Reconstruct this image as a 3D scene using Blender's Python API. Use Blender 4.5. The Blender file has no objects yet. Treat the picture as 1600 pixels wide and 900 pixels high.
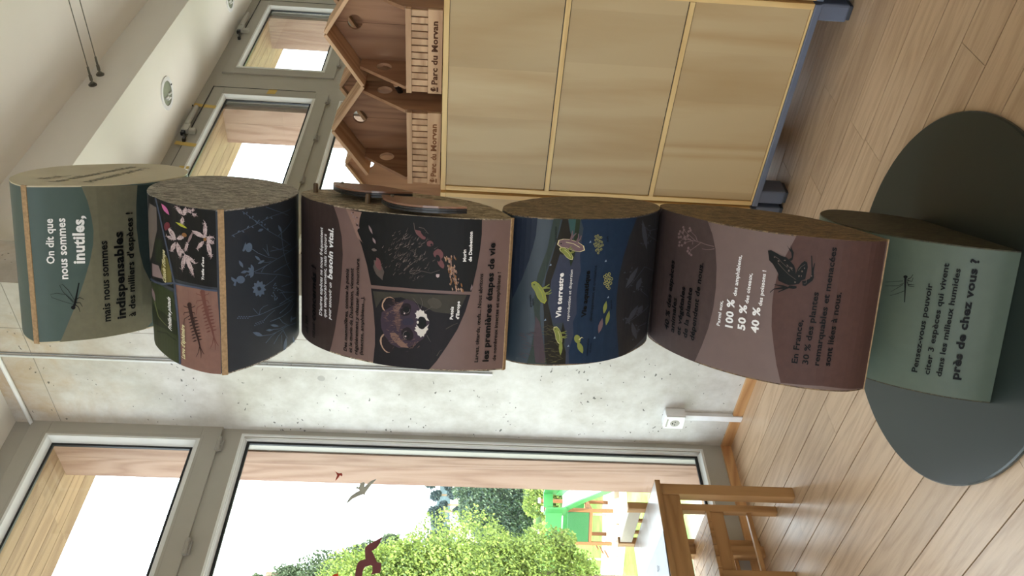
import bpy, bmesh, math, random
from mathutils import Vector, Matrix, noise
from mathutils.geometry import tessellate_polygon

# ------------------------------------------------------------------ camera, world, sun, exposure
C = bpy.context.scene.collection
SC = bpy.context.scene
SC.view_settings.view_transform = 'Standard'
SC.view_settings.look = 'None'
SC.view_settings.exposure = 0.0
SC.view_settings.gamma = 1.0
SC.view_settings.use_curve_mapping = False

YAW, PITCH, ROLL = math.radians(40.94), math.radians(3.30), math.radians(2.57)
fwd = Vector((math.cos(YAW)*math.cos(PITCH), math.sin(YAW)*math.cos(PITCH), -math.sin(PITCH)))
rt0 = Vector((math.sin(YAW), -math.cos(YAW), 0.0))
up0 = rt0.cross(fwd)
rt = rt0*math.cos(ROLL) + up0*math.sin(ROLL)
up = -rt0*math.sin(ROLL) + up0*math.cos(ROLL)
cam = bpy.data.objects.new('camera', bpy.data.cameras.new('camera'))
C.objects.link(cam)
cam.data.sensor_width = 36.0
cam.data.lens = 36.0*1297.8/1600.0
cam.data.clip_start = 0.05
cam.data.clip_end = 2000
# the photograph was taken in portrait and is shown lying on its side
M = Matrix((-up, rt, -fwd)).transposed().to_4x4()
M.translation = Vector((0, 0, 1.25))
cam.matrix_world = M
SC.camera = cam

world = bpy.data.worlds.new('sky')
SC.world = world
world.use_nodes = True
wn = world.node_tree
bg = wn.nodes['Background']
bg.inputs['Color'].default_value = (0.84, 0.92, 1.0, 1)
bg.inputs['Strength'].default_value = 7.0

sun = bpy.data.objects.new('sun', bpy.data.lights.new('sun', 'SUN'))
C.objects.link(sun)
sun.data.energy = 20.0
sun.data.angle = math.radians(0.6)
sun.data.color = (1.0, 0.97, 0.92)
sun.rotation_euler = Vector((0.30, 0.40, -1.0)).to_track_quat('-Z', 'Y').to_euler()

SC.cycles.max_bounces = 10
SC.cycles.diffuse_bounces = 6
SC.cycles.glossy_bounces = 4
SC.cycles.transparent_max_bounces = 16
SC.cycles.caustics_reflective = False
SC.cycles.caustics_refractive = False
SC.cycles.sample_clamp_indirect = 6.0

def portal(name, cx, cy, cz, sx, sz, toward):
    """sky portal in a window opening, so that daylight is sampled through it"""
    l = bpy.data.lights.new(name, 'AREA')
    l.shape = 'RECTANGLE'; l.size = sx; l.size_y = sz
    l.cycles.is_portal = True
    o = bpy.data.objects.new(name, l); C.objects.link(o)
    o.location = (cx, cy, cz)
    o.rotation_euler = Vector(toward).to_track_quat('-Z', 'Y').to_euler()
portal('sky_portal', -4.75, -1.0, 1.75, 4.0, 2.0, (1, 0, 0))  # sky through the fill opening added in the left wall
portal('sky_portal', 0.8, 3.30, 1.55, 3.2, 2.9, (0, -1, 0))
portal('sky_portal', 5.3, 3.30, 1.9, 5.2, 2.4, (0, -1, 0))

# ------------------------------------------------------------------ materials
def lin(c):
    return tuple(((v/255)/12.92 if v/255 <= 0.04045 else ((v/255+0.055)/1.055)**2.4) for v in c)
def rgb(c, k=1.0):
    return tuple(min(0.92, v*k) for v in lin(c)) + (1.0,)
MATS = {}
class NT:
    def __init__(s, name, rough=0.6, spec=0.5, metal=0.0):
        m = bpy.data.materials.new(name); m.use_nodes = True
        s.m = m; s.t = m.node_tree; s.b = s.t.nodes['Principled BSDF']
        s.b.inputs['Roughness'].default_value = rough
        s.b.inputs['Specular IOR Level'].default_value = spec
        s.b.inputs['Metallic'].default_value = metal
        MATS[name] = m
    def n(s, kind, **kw):
        nd = s.t.nodes.new(kind)
        for k, v in kw.items():
            if hasattr(nd, k): setattr(nd, k, v)
            else: nd.inputs[k.replace('_', ' ')].default_value = v
        return nd
    def l(s, a, b): s.t.links.new(a, b)
    def coords(s, scale=(1, 1, 1), kind='Object'):
        tc = s.n('ShaderNodeTexCoord'); mp = s.n('ShaderNodeMapping')
        mp.inputs['Scale'].default_value = scale
        s.l(tc.outputs[kind], mp.inputs['Vector']); return mp.outputs['Vector']
    def noise(s, vec, scale=5, detail=4, rough=0.55, dist=0.0, w=None):
        nz = s.n('ShaderNodeTexNoise')
        if w is not None: nz.noise_dimensions = '4D'; s.l(w, nz.inputs['W'])
        nz.inputs['Scale'].default_value = scale; nz.inputs['Detail'].default_value = detail
        nz.inputs['Roughness'].default_value = rough; nz.inputs['Distortion'].default_value = dist
        s.l(vec, nz.inputs['Vector']); return nz.outputs['Fac']
    def ramp(s, fac, stops):
        r = s.n('ShaderNodeValToRGB'); e = r.color_ramp.elements
        while len(e) < len(stops): e.new(0.5)
        for i, (p, c) in enumerate(stops):
            e[i].position = p; e[i].color = c if len(c) == 4 else tuple(c)+(1,)
        s.l(fac, r.inputs['Fac']); return r.outputs['Color']
    def math(s, op, a, b=None, c=None):
        m = s.n('ShaderNodeMath'); m.operation = op
        for i, v in enumerate((a, b, c)):
            if v is None: continue
            if isinstance(v, (int, float)): m.inputs[i].default_value = v
            else: s.l(v, m.inputs[i])
        return m.outputs[0]
    def mix(s, fac, a, b, mode='MIX'):
        m = s.n('ShaderNodeMix'); m.data_type = 'RGBA'; m.blend_type = mode
        for key, v in (('Factor', fac), ('A', a), ('B', b)):
            sock = m.inputs[0] if key == 'Factor' else m.inputs[6 if key == 'A' else 7]
            if isinstance(v, (int, float)): sock.default_value = v
            elif isinstance(v, tuple): sock.default_value = v
            else: s.l(v, sock)
        return m.outputs[2]
    def bump(s, h, strength=0.2, dist=0.01):
        b = s.n('ShaderNodeBump'); b.inputs['Strength'].default_value = strength; b.inputs['Distance'].default_value = dist
        s.l(h, b.inputs['Height']); s.l(b.outputs['Normal'], s.b.inputs['Normal'])
    def color(s, c):
        if isinstance(c, tuple): s.b.inputs['Base Color'].default_value = c
        else: s.l(c, s.b.inputs['Base Color'])

def plain(name, c, rough=0.55, spec=0.4, metal=0.0, var=0.06, k=1.0, scale=14):
    """a painted or printed surface: one colour with faint unevenness"""
    if name in MATS: return MATS[name]
    t = NT(name, rough, spec, metal); c4 = rgb(c, k)
    f = t.noise(t.coords(), scale, 3)
    lo = tuple(v*(1-var) for v in c4[:3])+(1,); hi = tuple(min(1, v*(1+var)) for v in c4[:3])+(1,)
    t.color(t.ramp(f, [(0.3, lo), (0.7, hi)])); return t.m

def wood(name, c1, c2, axis='y', ring=9.0, fine=60.0, rough=0.45, coat=0.0, k=1.0, knots=True, bump=0.12, rand=0.35, dark=None, stretch=0.09, veneer=False, ringw=0.45):
    t = NT(name, rough, 0.45)
    st = stretch
    sc = {'x': (st, 1, 1), 'y': (1, st, 1), 'z': (1, 1, st)}[axis]
    info = t.n('ShaderNodeObjectInfo')
    w = t.math('MULTIPLY', info.outputs['Random'], 37.0)
    v = t.coords(sc)
    base = t.noise(v, ring*0.45, 2, 0.5, 0.4, w)
    rings = t.math('FRACT', t.math('MULTIPLY', base, 11.0))
    rings = t.math('ABSOLUTE', t.math('SUBTRACT', rings, 0.5))
    rings = t.math('MULTIPLY', rings, 2.0)
    fib = t.noise(v, fine, 3, 0.6, 0.0, w)
    f = t.math('ADD', t.math('MULTIPLY', rings, ringw), t.math('MULTIPLY', fib, 1.0-ringw))
    col = t.ramp(f, [(0.22, rgb(c2, k)), (0.62, rgb(c1, k))])
    # every board a little lighter or darker than the next
    tone = t.math('ADD', t.math('MULTIPLY', info.outputs['Random'], rand), 1.0 - rand*0.5)
    hv = t.n('ShaderNodeHueSaturation'); t.l(tone, hv.inputs['Value']); t.l(col, hv.inputs['Color'])
    col = hv.outputs['Color']
    if knots:
        vo = t.n('ShaderNodeTexVoronoi'); ad = t.n('ShaderNodeVectorMath'); ad.operation = 'ADD'
        kx = {'x': (0.32, 1, 1), 'y': (1, 0.32, 1), 'z': (1, 1, 0.32)}[axis]
        t.l(t.coords(kx), ad.inputs[0]); t.l(w, ad.inputs[1]); t.l(ad.outputs[0], vo.inputs['Vector']); vo.inputs['Scale'].default_value = 3.4
        kf = t.ramp(vo.outputs['Distance'], [(0.03, (1, 1, 1)), (0.075, (0, 0, 0))])
        col = t.mix(t.math('MULTIPLY', kf, 0.8), col, rgb(dark or tuple(int(v*0.55) for v in c2), k))
    if veneer:
        # leaves of veneer laid side by side, each with its own tone
        sp = t.n('ShaderNodeSeparateXYZ'); t.l(t.coords(), sp.inputs[0])
        cell = t.math('FLOOR', t.math('MULTIPLY', t.math('ADD', sp.outputs['Y'], t.math('MULTIPLY', info.outputs['Random'], 3.0)), 5.3))
        wn_ = t.n('ShaderNodeTexWhiteNoise'); wn_.noise_dimensions = '1D'; t.l(cell, wn_.inputs['W'])
        col = t.mix(t.math('MULTIPLY', wn_.outputs['Value'], 0.45), col, rgb(tuple(int(q*0.88) for q in c2), k))
    t.color(col)
    t.bump(f, bump, 0.002)
    if coat:
        t.b.inputs['Coat Weight'].default_value = coat; t.b.inputs['Coat Roughness'].default_value = 0.28
    return t.m

floorwood = wood('varnished_floor_wood', (194, 166, 136), (168, 138, 108), 'y', ring=16, fine=140, rough=0.40, coat=0.3, k=0.95, bump=0.25, rand=0.16, dark=(112, 78, 58), ringw=0.3)
larch_z = wood('larch_upright', (208, 168, 142), (178, 132, 104), 'z', ring=12, fine=70, rough=0.7, k=0.46, dark=(110, 62, 44), rand=0.2)
larch_x = wood('larch_lengthwise', (208, 168, 124), (176, 132, 92), 'x', ring=12, fine=70, rough=0.7, k=0.40, dark=(110, 62, 44), rand=0.2)
skirt_x = wood('pine_skirting', (205, 160, 110), (176, 126, 80), 'x', ring=14, fine=70, rough=0.5, knots=False)
skirt_y = wood('pine_skirting_short', (205, 160, 110), (176, 126, 80), 'y', ring=14, fine=70, rough=0.5, knots=False)
birch = wood('birch_plywood', (192, 168, 128), (178, 148, 104), 'z', ring=4, fine=20, rough=0.42, knots=False, bump=0.03, rand=0.06, stretch=0.14, veneer=True)
strip_z = wood('beech_strip_upright', (222, 190, 132), (200, 162, 104), 'z', ring=12, fine=60, rough=0.45, knots=False, rand=0.08)
strip_y = wood('beech_strip_level', (222, 190, 132), (200, 162, 104), 'y', ring=12, fine=60, rough=0.45, knots=False, rand=0.08)
cedar = wood('nest_box_wood', (160, 120, 90), (132, 94, 68), 'z', ring=12, fine=60, rough=0.65, rand=0.2, knots=True, dark=(80, 50, 35))
cedar_y = wood('nest_box_slat_wood', (196, 160, 126), (168, 130, 98), 'y', ring=12, fine=60, rough=0.65, rand=0.2, knots=False)
pine_z = wood('nursery_pine_upright', (178, 138, 92), (150, 110, 68), 'z', ring=12, fine=60, rough=0.5, knots=False, rand=0.1)
pine_x = wood('nursery_pine_level', (178, 138, 92), (150, 110, 68), 'x', ring=12, fine=60, rough=0.5, knots=False, rand=0.1)
pale_top = wood('scrubbed_table_top', (150, 144, 140), (130, 120, 112), 'x', ring=8, fine=50, rough=0.3, coat=0.25, knots=False, rand=0.1)
plyedge = plain_ply = None

def concrete():
    t = NT('board_marked_concrete', 0.75, 0.25)
    v = t.coords()
    big = t.noise(v, 1.6, 5, 0.6)
    mid = t.noise(v, 9, 6, 0.65)
    col = t.ramp(t.math('ADD', t.math('MULTIPLY', big, 0.5), t.math('MULTIPLY', mid, 0.5)), [(0.36, rgb((176, 172, 164))), (0.62, rgb((210, 209, 205)))])
    # ochre staining in the upper lift
    sx = t.n('ShaderNodeSeparateXYZ'); t.l(v, sx.inputs[0])
    hi = t.n('ShaderNodeMapRange'); t.l(sx.outputs['Z'], hi.inputs['Value'])
    hi.inputs['From Min'].default_value = 2.45; hi.inputs['From Max'].default_value = 3.0
    st = t.ramp(t.noise(v, 3.2, 6, 0.7, 0.6), [(0.42, (0.15, 0.15, 0.15)), (0.66, (1, 1, 1))])
    col = t.mix(t.math('MULTIPLY', t.math('MULTIPLY', hi.outputs[0], st), 0.8), col, rgb((176, 148, 108)))
    # blow holes
    vo = t.n('ShaderNodeTexVoronoi'); vo.inputs['Scale'].default_value = 38; vo.inputs['Randomness'].default_value = 1
    mp = t.coords((1, 0.6, 1)); wob = t.n('ShaderNodeVectorMath'); wob.operation = 'ADD'
    nz = t.n('ShaderNodeTexNoise'); nz.inputs['Scale'].default_value = 55; t.l(mp, nz.inputs['Vector'])
    sc = t.n('ShaderNodeVectorMath'); sc.operation = 'SCALE'; sc.inputs['Scale'].default_value = 0.03
    t.l(nz.outputs['Color'], sc.inputs[0]); t.l(mp, wob.inputs[0]); t.l(sc.outputs[0], wob.inputs[1])
    t.l(wob.outputs[0], vo.inputs['Vector'])
    siz = t.ramp(t.noise(v, 6, 2), [(0.40, (0.02, 0.02, 0.02)), (0.66, (0.17, 0.17, 0.17))])
    hole = t.math('LESS_THAN', vo.outputs['Distance'], siz)
    col = t.mix(t.math('MULTIPLY', hole, 0.8), col, rgb((60, 58, 56)))
    t.color(col); t.bump(t.math('SUBTRACT', mid, hole), 0.25, 0.004)
    return t.m
conc = concrete()

def bark(name, c1, c2, k=1.0):
    """dark chipboard with loose, shallow strands"""
    t = NT(name, 0.6, 0.35)
    v = t.coords((1, 1, 1))
    n1 = t.noise(t.coords((3.2, 3.2, 0.8)), 22, 6, 0.8, 2.2)
    n2 = t.noise(t.coords((1.0, 1.0, 0.30)), 120, 3, 0.6, 0.6)
    f = t.math('ADD', t.math('MULTIPLY', n1, 0.6), t.math('MULTIPLY', n2, 0.4))
    col = t.ramp(f, [(0.445, rgb(c2, k)), (0.5, rgb(tuple((a+b)//2 for a, b in zip(c1, c2)), k)), (0.55, rgb(c1, k))])
    # single pale strands lying every way
    for q, (cs, sc_) in enumerate((((1.0, 1.0, 0.25), 42), ((1.6, 1.6, 0.9), 30))):
        m_ = t.noise(t.coords(cs), sc_+q*7, 2, 0.5, 0.8)
        ln = t.math('LESS_THAN', t.math('ABSOLUTE', t.math('SUBTRACT', m_, 0.5+0.03*q)), 0.014)
        col = t.mix(t.math('MULTIPLY', ln, 0.55), col, rgb(tuple(min(255, int(v_*1.22)) for v_ in c1), k))
    t.color(col)
    t.bump(f, 0.5, 0.003); return t.m

plyedge = plain('plywood_edge', (168, 140, 106), 0.65, 0.3, var=0.22, scale=160)
wallwhite = plain('white_plaster', (236, 233, 227), 0.85, 0.2, var=0.015, scale=3)
framegrey = plain('warm_grey_lacquer', (168, 164, 154), 0.45, 0.4, var=0.02)
bead_m = plain('pale_aluminium', (226, 228, 226), 0.3, 0.6, 0.0, var=0.02)
gasket = plain('black_rubber', (20, 21, 24), 0.5, 0.4)
hinge_m = plain('grey_hinge_plastic', (156, 152, 144), 0.4, 0.5)
tape_m = plain('masking_tape', (206, 178, 104), 0.8, 0.2, var=0.08)
blackm = plain('black_plastic', (22, 22, 24), 0.4, 0.5)
greybody = plain('grey_plastic', (176, 174, 166), 0.4, 0.5)
white_pl = plain('white_plastic', (232, 233, 235), 0.35, 0.5)
steel = plain('dull_steel', (120, 118, 108), 0.35, 0.5, 0.8)
lens_m = plain('downlight_reflector', (150, 158, 140), 0.25, 0.6)
bluegrey = plain('blue_grey_plastic', (98, 105, 122), 0.38, 0.5, var=0.04)
darkblue = plain('dark_grey_plastic', (58, 62, 70), 0.45, 0.5)
burn = plain('burnt_lettering', (84, 52, 34), 0.8, 0.2)
burnfade = plain('faded_burnt_lettering', (124, 82, 54), 0.8, 0.2)

def glass():
    t = NT('window_glass')
    nt = t.t; nt.nodes.remove(t.b)
    out = nt.nodes['Material Output']
    tr = nt.nodes.new('ShaderNodeBsdfTransparent'); gl = nt.nodes.new('ShaderNodeBsdfGlossy')
    tr.inputs['Color'].default_value = (0.94, 0.96, 0.95, 1); gl.inputs['Roughness'].default_value = 0.01
    lw = nt.nodes.new('ShaderNodeLayerWeight'); pw = nt.nodes.new('ShaderNodeMath'); pw.operation = 'POWER'; pw.inputs[1].default_value = 4.0
    fr = nt.nodes.new('ShaderNodeMath'); fr.operation = 'MULTIPLY_ADD'; fr.inputs[1].default_value = 0.6; fr.inputs[2].default_value = 0.03
    nt.links.new(lw.outputs['Facing'], pw.inputs[0]); nt.links.new(pw.outputs[0], fr.inputs[0])
    mx = nt.nodes.new('ShaderNodeMixShader')
    nt.links.new(fr.outputs[0], mx.inputs[0]); nt.links.new(tr.outputs[0], mx.inputs[1]); nt.links.new(gl.outputs[0], mx.inputs[2])
    nt.links.new(mx.outputs[0], out.inputs['Surface']); return t.m
glass_m = glass()

# ------------------------------------------------------------------ mesh helpers
def mesh_obj(name, bm, mat, parent=None, smooth=False, loc=None):
    me = bpy.data.meshes.new(name)
    bmesh.ops.recalc_face_normals(bm, faces=bm.faces)
    bm.to_mesh(me); bm.free()
    for m in (mat if isinstance(mat, (list, tuple)) else [mat]): me.materials.append(m)
    if smooth:
        for p in me.polygons: p.use_smooth = True
    o = bpy.data.objects.new(name, me); C.objects.link(o)
    if parent is not None: o.parent = parent
    if loc is not None: o.location = loc
    return o
def box(bm, x0, x1, y0, y1, z0, z1, bev=0.0, mi=0):
    xs = sorted((x0, x1)); ys = sorted((y0, y1)); zs = sorted((z0, z1))
    vs = [bm.verts.new((x, y, z)) for x in xs for y in ys for z in zs]
    fs = [bm.faces.new([vs[i] for i in q]) for q in ((0, 1, 3, 2), (4, 6, 7, 5), (0, 4, 5, 1), (2, 3, 7, 6), (0, 2, 6, 4), (1, 5, 7, 3))]
    for f in fs: f.material_index = mi
    if bev:
        es = list({e for f in fs for e in f.edges})
        bmesh.ops.bevel(bm, geom=es, offset=bev, segments=2, affect='EDGES', profile=0.5)
def B(name, x0, x1, y0, y1, z0, z1, mat, parent=None, bev=0.0, centre=True):
    """one box as one object, its origin at its own centre (in the parent's space)"""
    c = ((x0+x1)/2, (y0+y1)/2, (z0+z1)/2)
    bm = bmesh.new(); box(bm, x0-c[0], x1-c[0], y0-c[1], y1-c[1], z0-c[2], z1-c[2], bev)
    return mesh_obj(name, bm, mat, parent, loc=c)
def tube(bm, a, b, r, seg=12, r2=None, caps=True):
    a = Vector(a); b = Vector(b); d = (b-a).normalized(); r2 = r if r2 is None else r2
    n = d.orthogonal().normalized(); m = d.cross(n)
    ra = []; rb = []
    for i in range(seg):
        t = 2*math.pi*i/seg; q = n*math.cos(t)+m*math.sin(t)
        ra.append(bm.verts.new(a+q*r)); rb.append(bm.verts.new(b+q*r2))
    for i in range(seg): bm.faces.new((ra[i], ra[(i+1) % seg], rb[(i+1) % seg], rb[i]))
    if caps: bm.faces.new(ra[::-1]); bm.faces.new(rb)
def tubeo(name, a, b, r, mat, parent=None, seg=12, r2=None):
    bm = bmesh.new(); tube(bm, a, b, r, seg, r2); return mesh_obj(name, bm, mat, parent, smooth=False)
def plate(bm, outer, holes, fn, t0, t1):
    """plate with holes: outline in 2D, fn(u, v, t) places it; t0..t1 is its thickness"""
    loops = [outer]+list(holes)
    tris = tessellate_polygon([[Vector((p[0], p[1], 0)) for p in lp] for lp in loops])
    flat = [p for lp in loops for p in lp]
    va = [bm.verts.new(fn(p[0], p[1], t0)) for p in flat]; vb = [bm.verts.new(fn(p[0], p[1], t1)) for p in flat]
    for t in tris:
        try: bm.faces.new([va[i] for i in t]); bm.faces.new([vb[i] for i in reversed(t)])
        except ValueError: pass
    k = 0
    for lp in loops:
        n = len(lp)
        for i in range(n):
            a, b = k+i, k+(i+1) % n
            bm.faces.new((va[a], va[b], vb[b], vb[a]))
        k += n
def circ(cx, cy, r, n=24): return [(cx+r*math.cos(2*math.pi*i/n), cy+r*math.sin(2*math.pi*i/n)) for i in range(n)]
def empty(name, loc=(0, 0, 0), rz=0.0, parent=None):
    o = bpy.data.objects.new(name, None); C.objects.link(o); o.location = loc; o.rotation_euler = (0, 0, rz)
    o.empty_display_size = 0.1
    if parent: o.parent = parent
    return o
def tag(o, label, cat, group=None, kind=None):
    o['label'] = label; o['category'] = cat
    if group: o['group'] = group
    if kind: o['kind'] = kind
    return o
def struct(o, label=None):
    o['kind'] = 'structure'
    if label: o['label'] = label
    return o
def kids(o): return [c for c in bpy.data.objects if c.parent == o]
def copy_tree(o, parent=None):
    c = o.copy(); C.objects.link(c)
    if parent: c.parent = parent
    for ch in kids(o): copy_tree(ch, c)
    return c
_txt = {}
def text_mesh(s, bold):
    """flat lettering as (vertices, faces) with unit cap height, starting at x = 0"""
    key = (s, bold)
    if key in _txt: return _txt[key]
    cu = bpy.data.curves.new('lettering', 'FONT'); cu.body = s
    cu.size = 1.0; cu.offset = (0.006, 0.024, 0.036)[bold]; cu.resolution_u = 2
    cu.space_character = (1.0, 1.02, 1.05)[bold]
    ob = bpy.data.objects.new('lettering', cu); C.objects.link(ob)
    dg = bpy.context.evaluated_depsgraph_get(); me = bpy.data.meshes.new_from_object(ob.evaluated_get(dg))
    vs = [(v.co.x, v.co.y) for v in me.vertices]; fs = [tuple(p.vertices) for p in me.polygons]
    bpy.data.objects.remove(ob); bpy.data.curves.remove(cu); bpy.data.meshes.remove(me)
    x0 = min(v[0] for v in vs); x1 = max(v[0] for v in vs); cap = 0.729
    _txt[key] = ([((x-x0)/(x1-x0), y/cap) for x, y in vs], fs)
    return _txt[key]

# ------------------------------------------------------------------ the setting
GY = 2.973          # room face of the window wall
GX = 2.388          # left face of the concrete fin
# floor: boards running towards the windows
floor = struct(B('floor', -4.5, 8.6, -4.0, 3.1, -0.25, -0.02, plain('screed', (90, 80, 70), 0.9)), 'floor of long pale varnished boards running to the windows')
random.seed(11)
def plank_row(x, x1, ys, fine=True):
    for a, b in zip(ys[:-1], ys[1:]):
        g = 0.0020
        c = ((x+x1)/2, (a+b)/2, -0.010)
        bm = bmesh.new(); box(bm, x+g-c[0], x1-g-c[0], a+0.0006-c[1], b-0.0006-c[1], -0.010, 0.010+random.uniform(-0.0006, 0.0), 0.0 )
        o = mesh_obj('plank', bm, floorwood, None, loc=c); o.parent = floor; o.matrix_parent_inverse = floor.matrix_world.inverted()
        o.location = (c[0]-floor.location[0], c[1]-floor.location[1], c[2]-floor.location[2]); o.matrix_parent_inverse.identity()
w = 0.1365
x = 2.013 - 18*w
known = {1.876: [2.09], 2.424: [1.62], 2.697: [1.1, 2.4], 2.56: [1.35]}
while x < 5.6:
    st = -1.0 + random.uniform(0, 1.2); ys = [-1.6, st]
    while ys[-1] < 2.96:
        ys.append(ys[-1] + random.uniform(1.3, 2.3))
    ys = [y for y in ys if y < 2.65]+[2.972]
    if abs(x-1.739) < 0.01: ys = [-1.6, 0.3, 2.088, 2.972]
    if abs(x-1.466) < 0.01: ys = [-1.6, 0.4, 2.972]
    if abs(x-2.285) < 0.01: ys = [-1.6, -0.2, 1.30, 2.972]
    if abs(x-1.876) < 0.01: ys = [-1.6, 0.84, 2.972]
    plank_row(x, x+w, ys); x += w
bm = bmesh.new()
for i in range(60):
    xx = -4.4+i*0.2
    box(bm, xx, xx+0.1965, -4.0, -1.601, -0.02, -0.0005)
    if xx > 5.6: box(bm, xx, xx+0.1965, -1.599, 2.97, -0.02, -0.0005)
    if xx < -0.65: box(bm, xx, xx+0.1965, -1.599, 2.97, -0.02, -0.0005)
o = mesh_obj('plank_field', bm, floorwood, None); o.parent = floor; o.matrix_parent_inverse = Matrix.Translation(-Vector(floor.location)); o['kind'] = 'stuff'

# ceilings
struct(B('ceiling', -4.6, 8.7, -4.1, 2.35, 3.435, 3.75, wallwhite), 'high white ceiling of the room')
soffit = struct(B('ceiling', -4.6, 8.7, 2.35, 3.06, 3.18, 3.75, wallwhite), 'lowered white ceiling band along the windows')
bm = bmesh.new()
for a in ((-4.1, 3.1, -0.2, 0.8), (-4.1, 3.1, 2.7, 3.6), (-4.1, -3.0, 0.8, 2.7), (1.0, 3.1, 0.8, 2.7)): box(bm, -4.7, -4.5, a[0], a[1], a[2], a[3])  # opening added out of view so daylight fills the camera side
struct(mesh_obj('wall_left', bm, wallwhite), 'white side wall out of view with an opening added for fill light')
struct(B('wall_right', 8.6, 8.8, -4.1, 3.1, -0.2, 3.6, wallwhite), 'white far side wall')
struct(B('wall_back', -4.6, 8.7, -4.2, -4.0, -0.2, 3.6, plain('warm_grey_plaster', (190, 184, 174), 0.85, 0.2, var=0.02)), 'plain wall behind the viewer')

# concrete fin between the two window bays
fin = struct(B('wall_concrete', GX, 2.638, 2.157, 3.05, -0.05, 3.5, conc), 'short concrete wall end with blow holes and ochre stains at the top')
fin.data.transform(Matrix.Translation(fin.location)); fin.location = (0, 0, 0)
def onfin(name, bm, mat): return mesh_obj(name, bm, mat, fin)
bm = bmesh.new(); box(bm, GX-0.0006, GX+0.001, 2.16, 2.972, 2.983, 2.9855); box(bm, GX-0.0006, GX+0.001, 2.395, 2.3975, 1.2, 3.1)
onfin('formwork_joint', bm, plain('joint_shadow_grey', (140, 134, 124), 0.9))
bm = bmesh.new(); tube(bm, (GX-0.0005, 2.62, 1.83), (GX+0.02, 2.62, 1.83), 0.016, 16); onfin('tie_hole_plug', bm, plain('plug_grey', (170, 168, 164), 0.9))
bm = bmesh.new(); tube(bm, (GX-0.0005, 2.775, 0.225), (GX+0.02, 2.775, 0.225), 0.014, 16); onfin('tie_hole_plug', bm, MATS['plug_grey'])

# skirting boards
def skirting(name, x0, x1, y0, y1, mat, lab):
    o = struct(B(name, x0, x1, y0, y1, 0.0, 0.043, mat), lab); return o
skirting('baseboard_front', -4.5, GX, 2.958, 2.974, skirt_x, 'narrow pine skirting under the windows')
skirting('baseboard_side', GX-0.014, GX, 2.157, 2.958, skirt_y, 'narrow pine skirting at the foot of the concrete wall')
skirting('baseboard_end', GX-0.014, 2.638, 2.143, 2.157, skirt_y, 'pine skirting round the end of the concrete wall')
skirting('baseboard_right', 2.638, 8.6, 2.958, 2.974, skirt_x, 'pine skirting behind the cabinets')

# ---- window wall
def ring(bm, x0, x1, z0, z1, w, y0, y1, bev=0.0):
    box(bm, x0, x1, y0, y1, z1-w, z1, bev); box(bm, x0, x1, y0, y1, z0, z0+w, bev)
    box(bm, x0, x0+w, y0, y1, z0+w, z1-w, bev); box(bm, x1-w, x1, y0, y1, z0+w, z1-w, bev)
def bevel_ring(bm, x0, x1, z0, z1, w, y0, y1):
    """mitred, sloping glazing bead: outer edge at y0, inner edge at y1"""
    o = [(x0, z0), (x1, z0), (x1, z1), (x0, z1)]; i = [(x0+w, z0+w), (x1-w, z0+w), (x1-w, z1-w), (x0+w, z1-w)]
    m = [(x0+w*.45, z0+w*.45), (x1-w*.45, z0+w*.45), (x1-w*.45, z1-w*.45), (x0+w*.45, z1-w*.45)]
    O = [bm.verts.new((a, y0, b)) for a, b in o]; M_ = [bm.verts.new((a, y0-0.004, b)) for a, b in m]; I = [bm.verts.new((a, y1, b)) for a, b in i]
    I2 = [bm.verts.new((a, y1+0.004, b)) for a, b in i]; O2 = [bm.verts.new((a, y1+0.004, b)) for a, b in o]
    for r1, r2 in ((O, M_), (M_, I), (I, I2), (I2, O2), (O2, O)):
        for k in range(4): bm.faces.new((r1[k], r1[(k+1) % 4], r2[(k+1) % 4], r2[k]))
win_no = [0]
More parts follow.
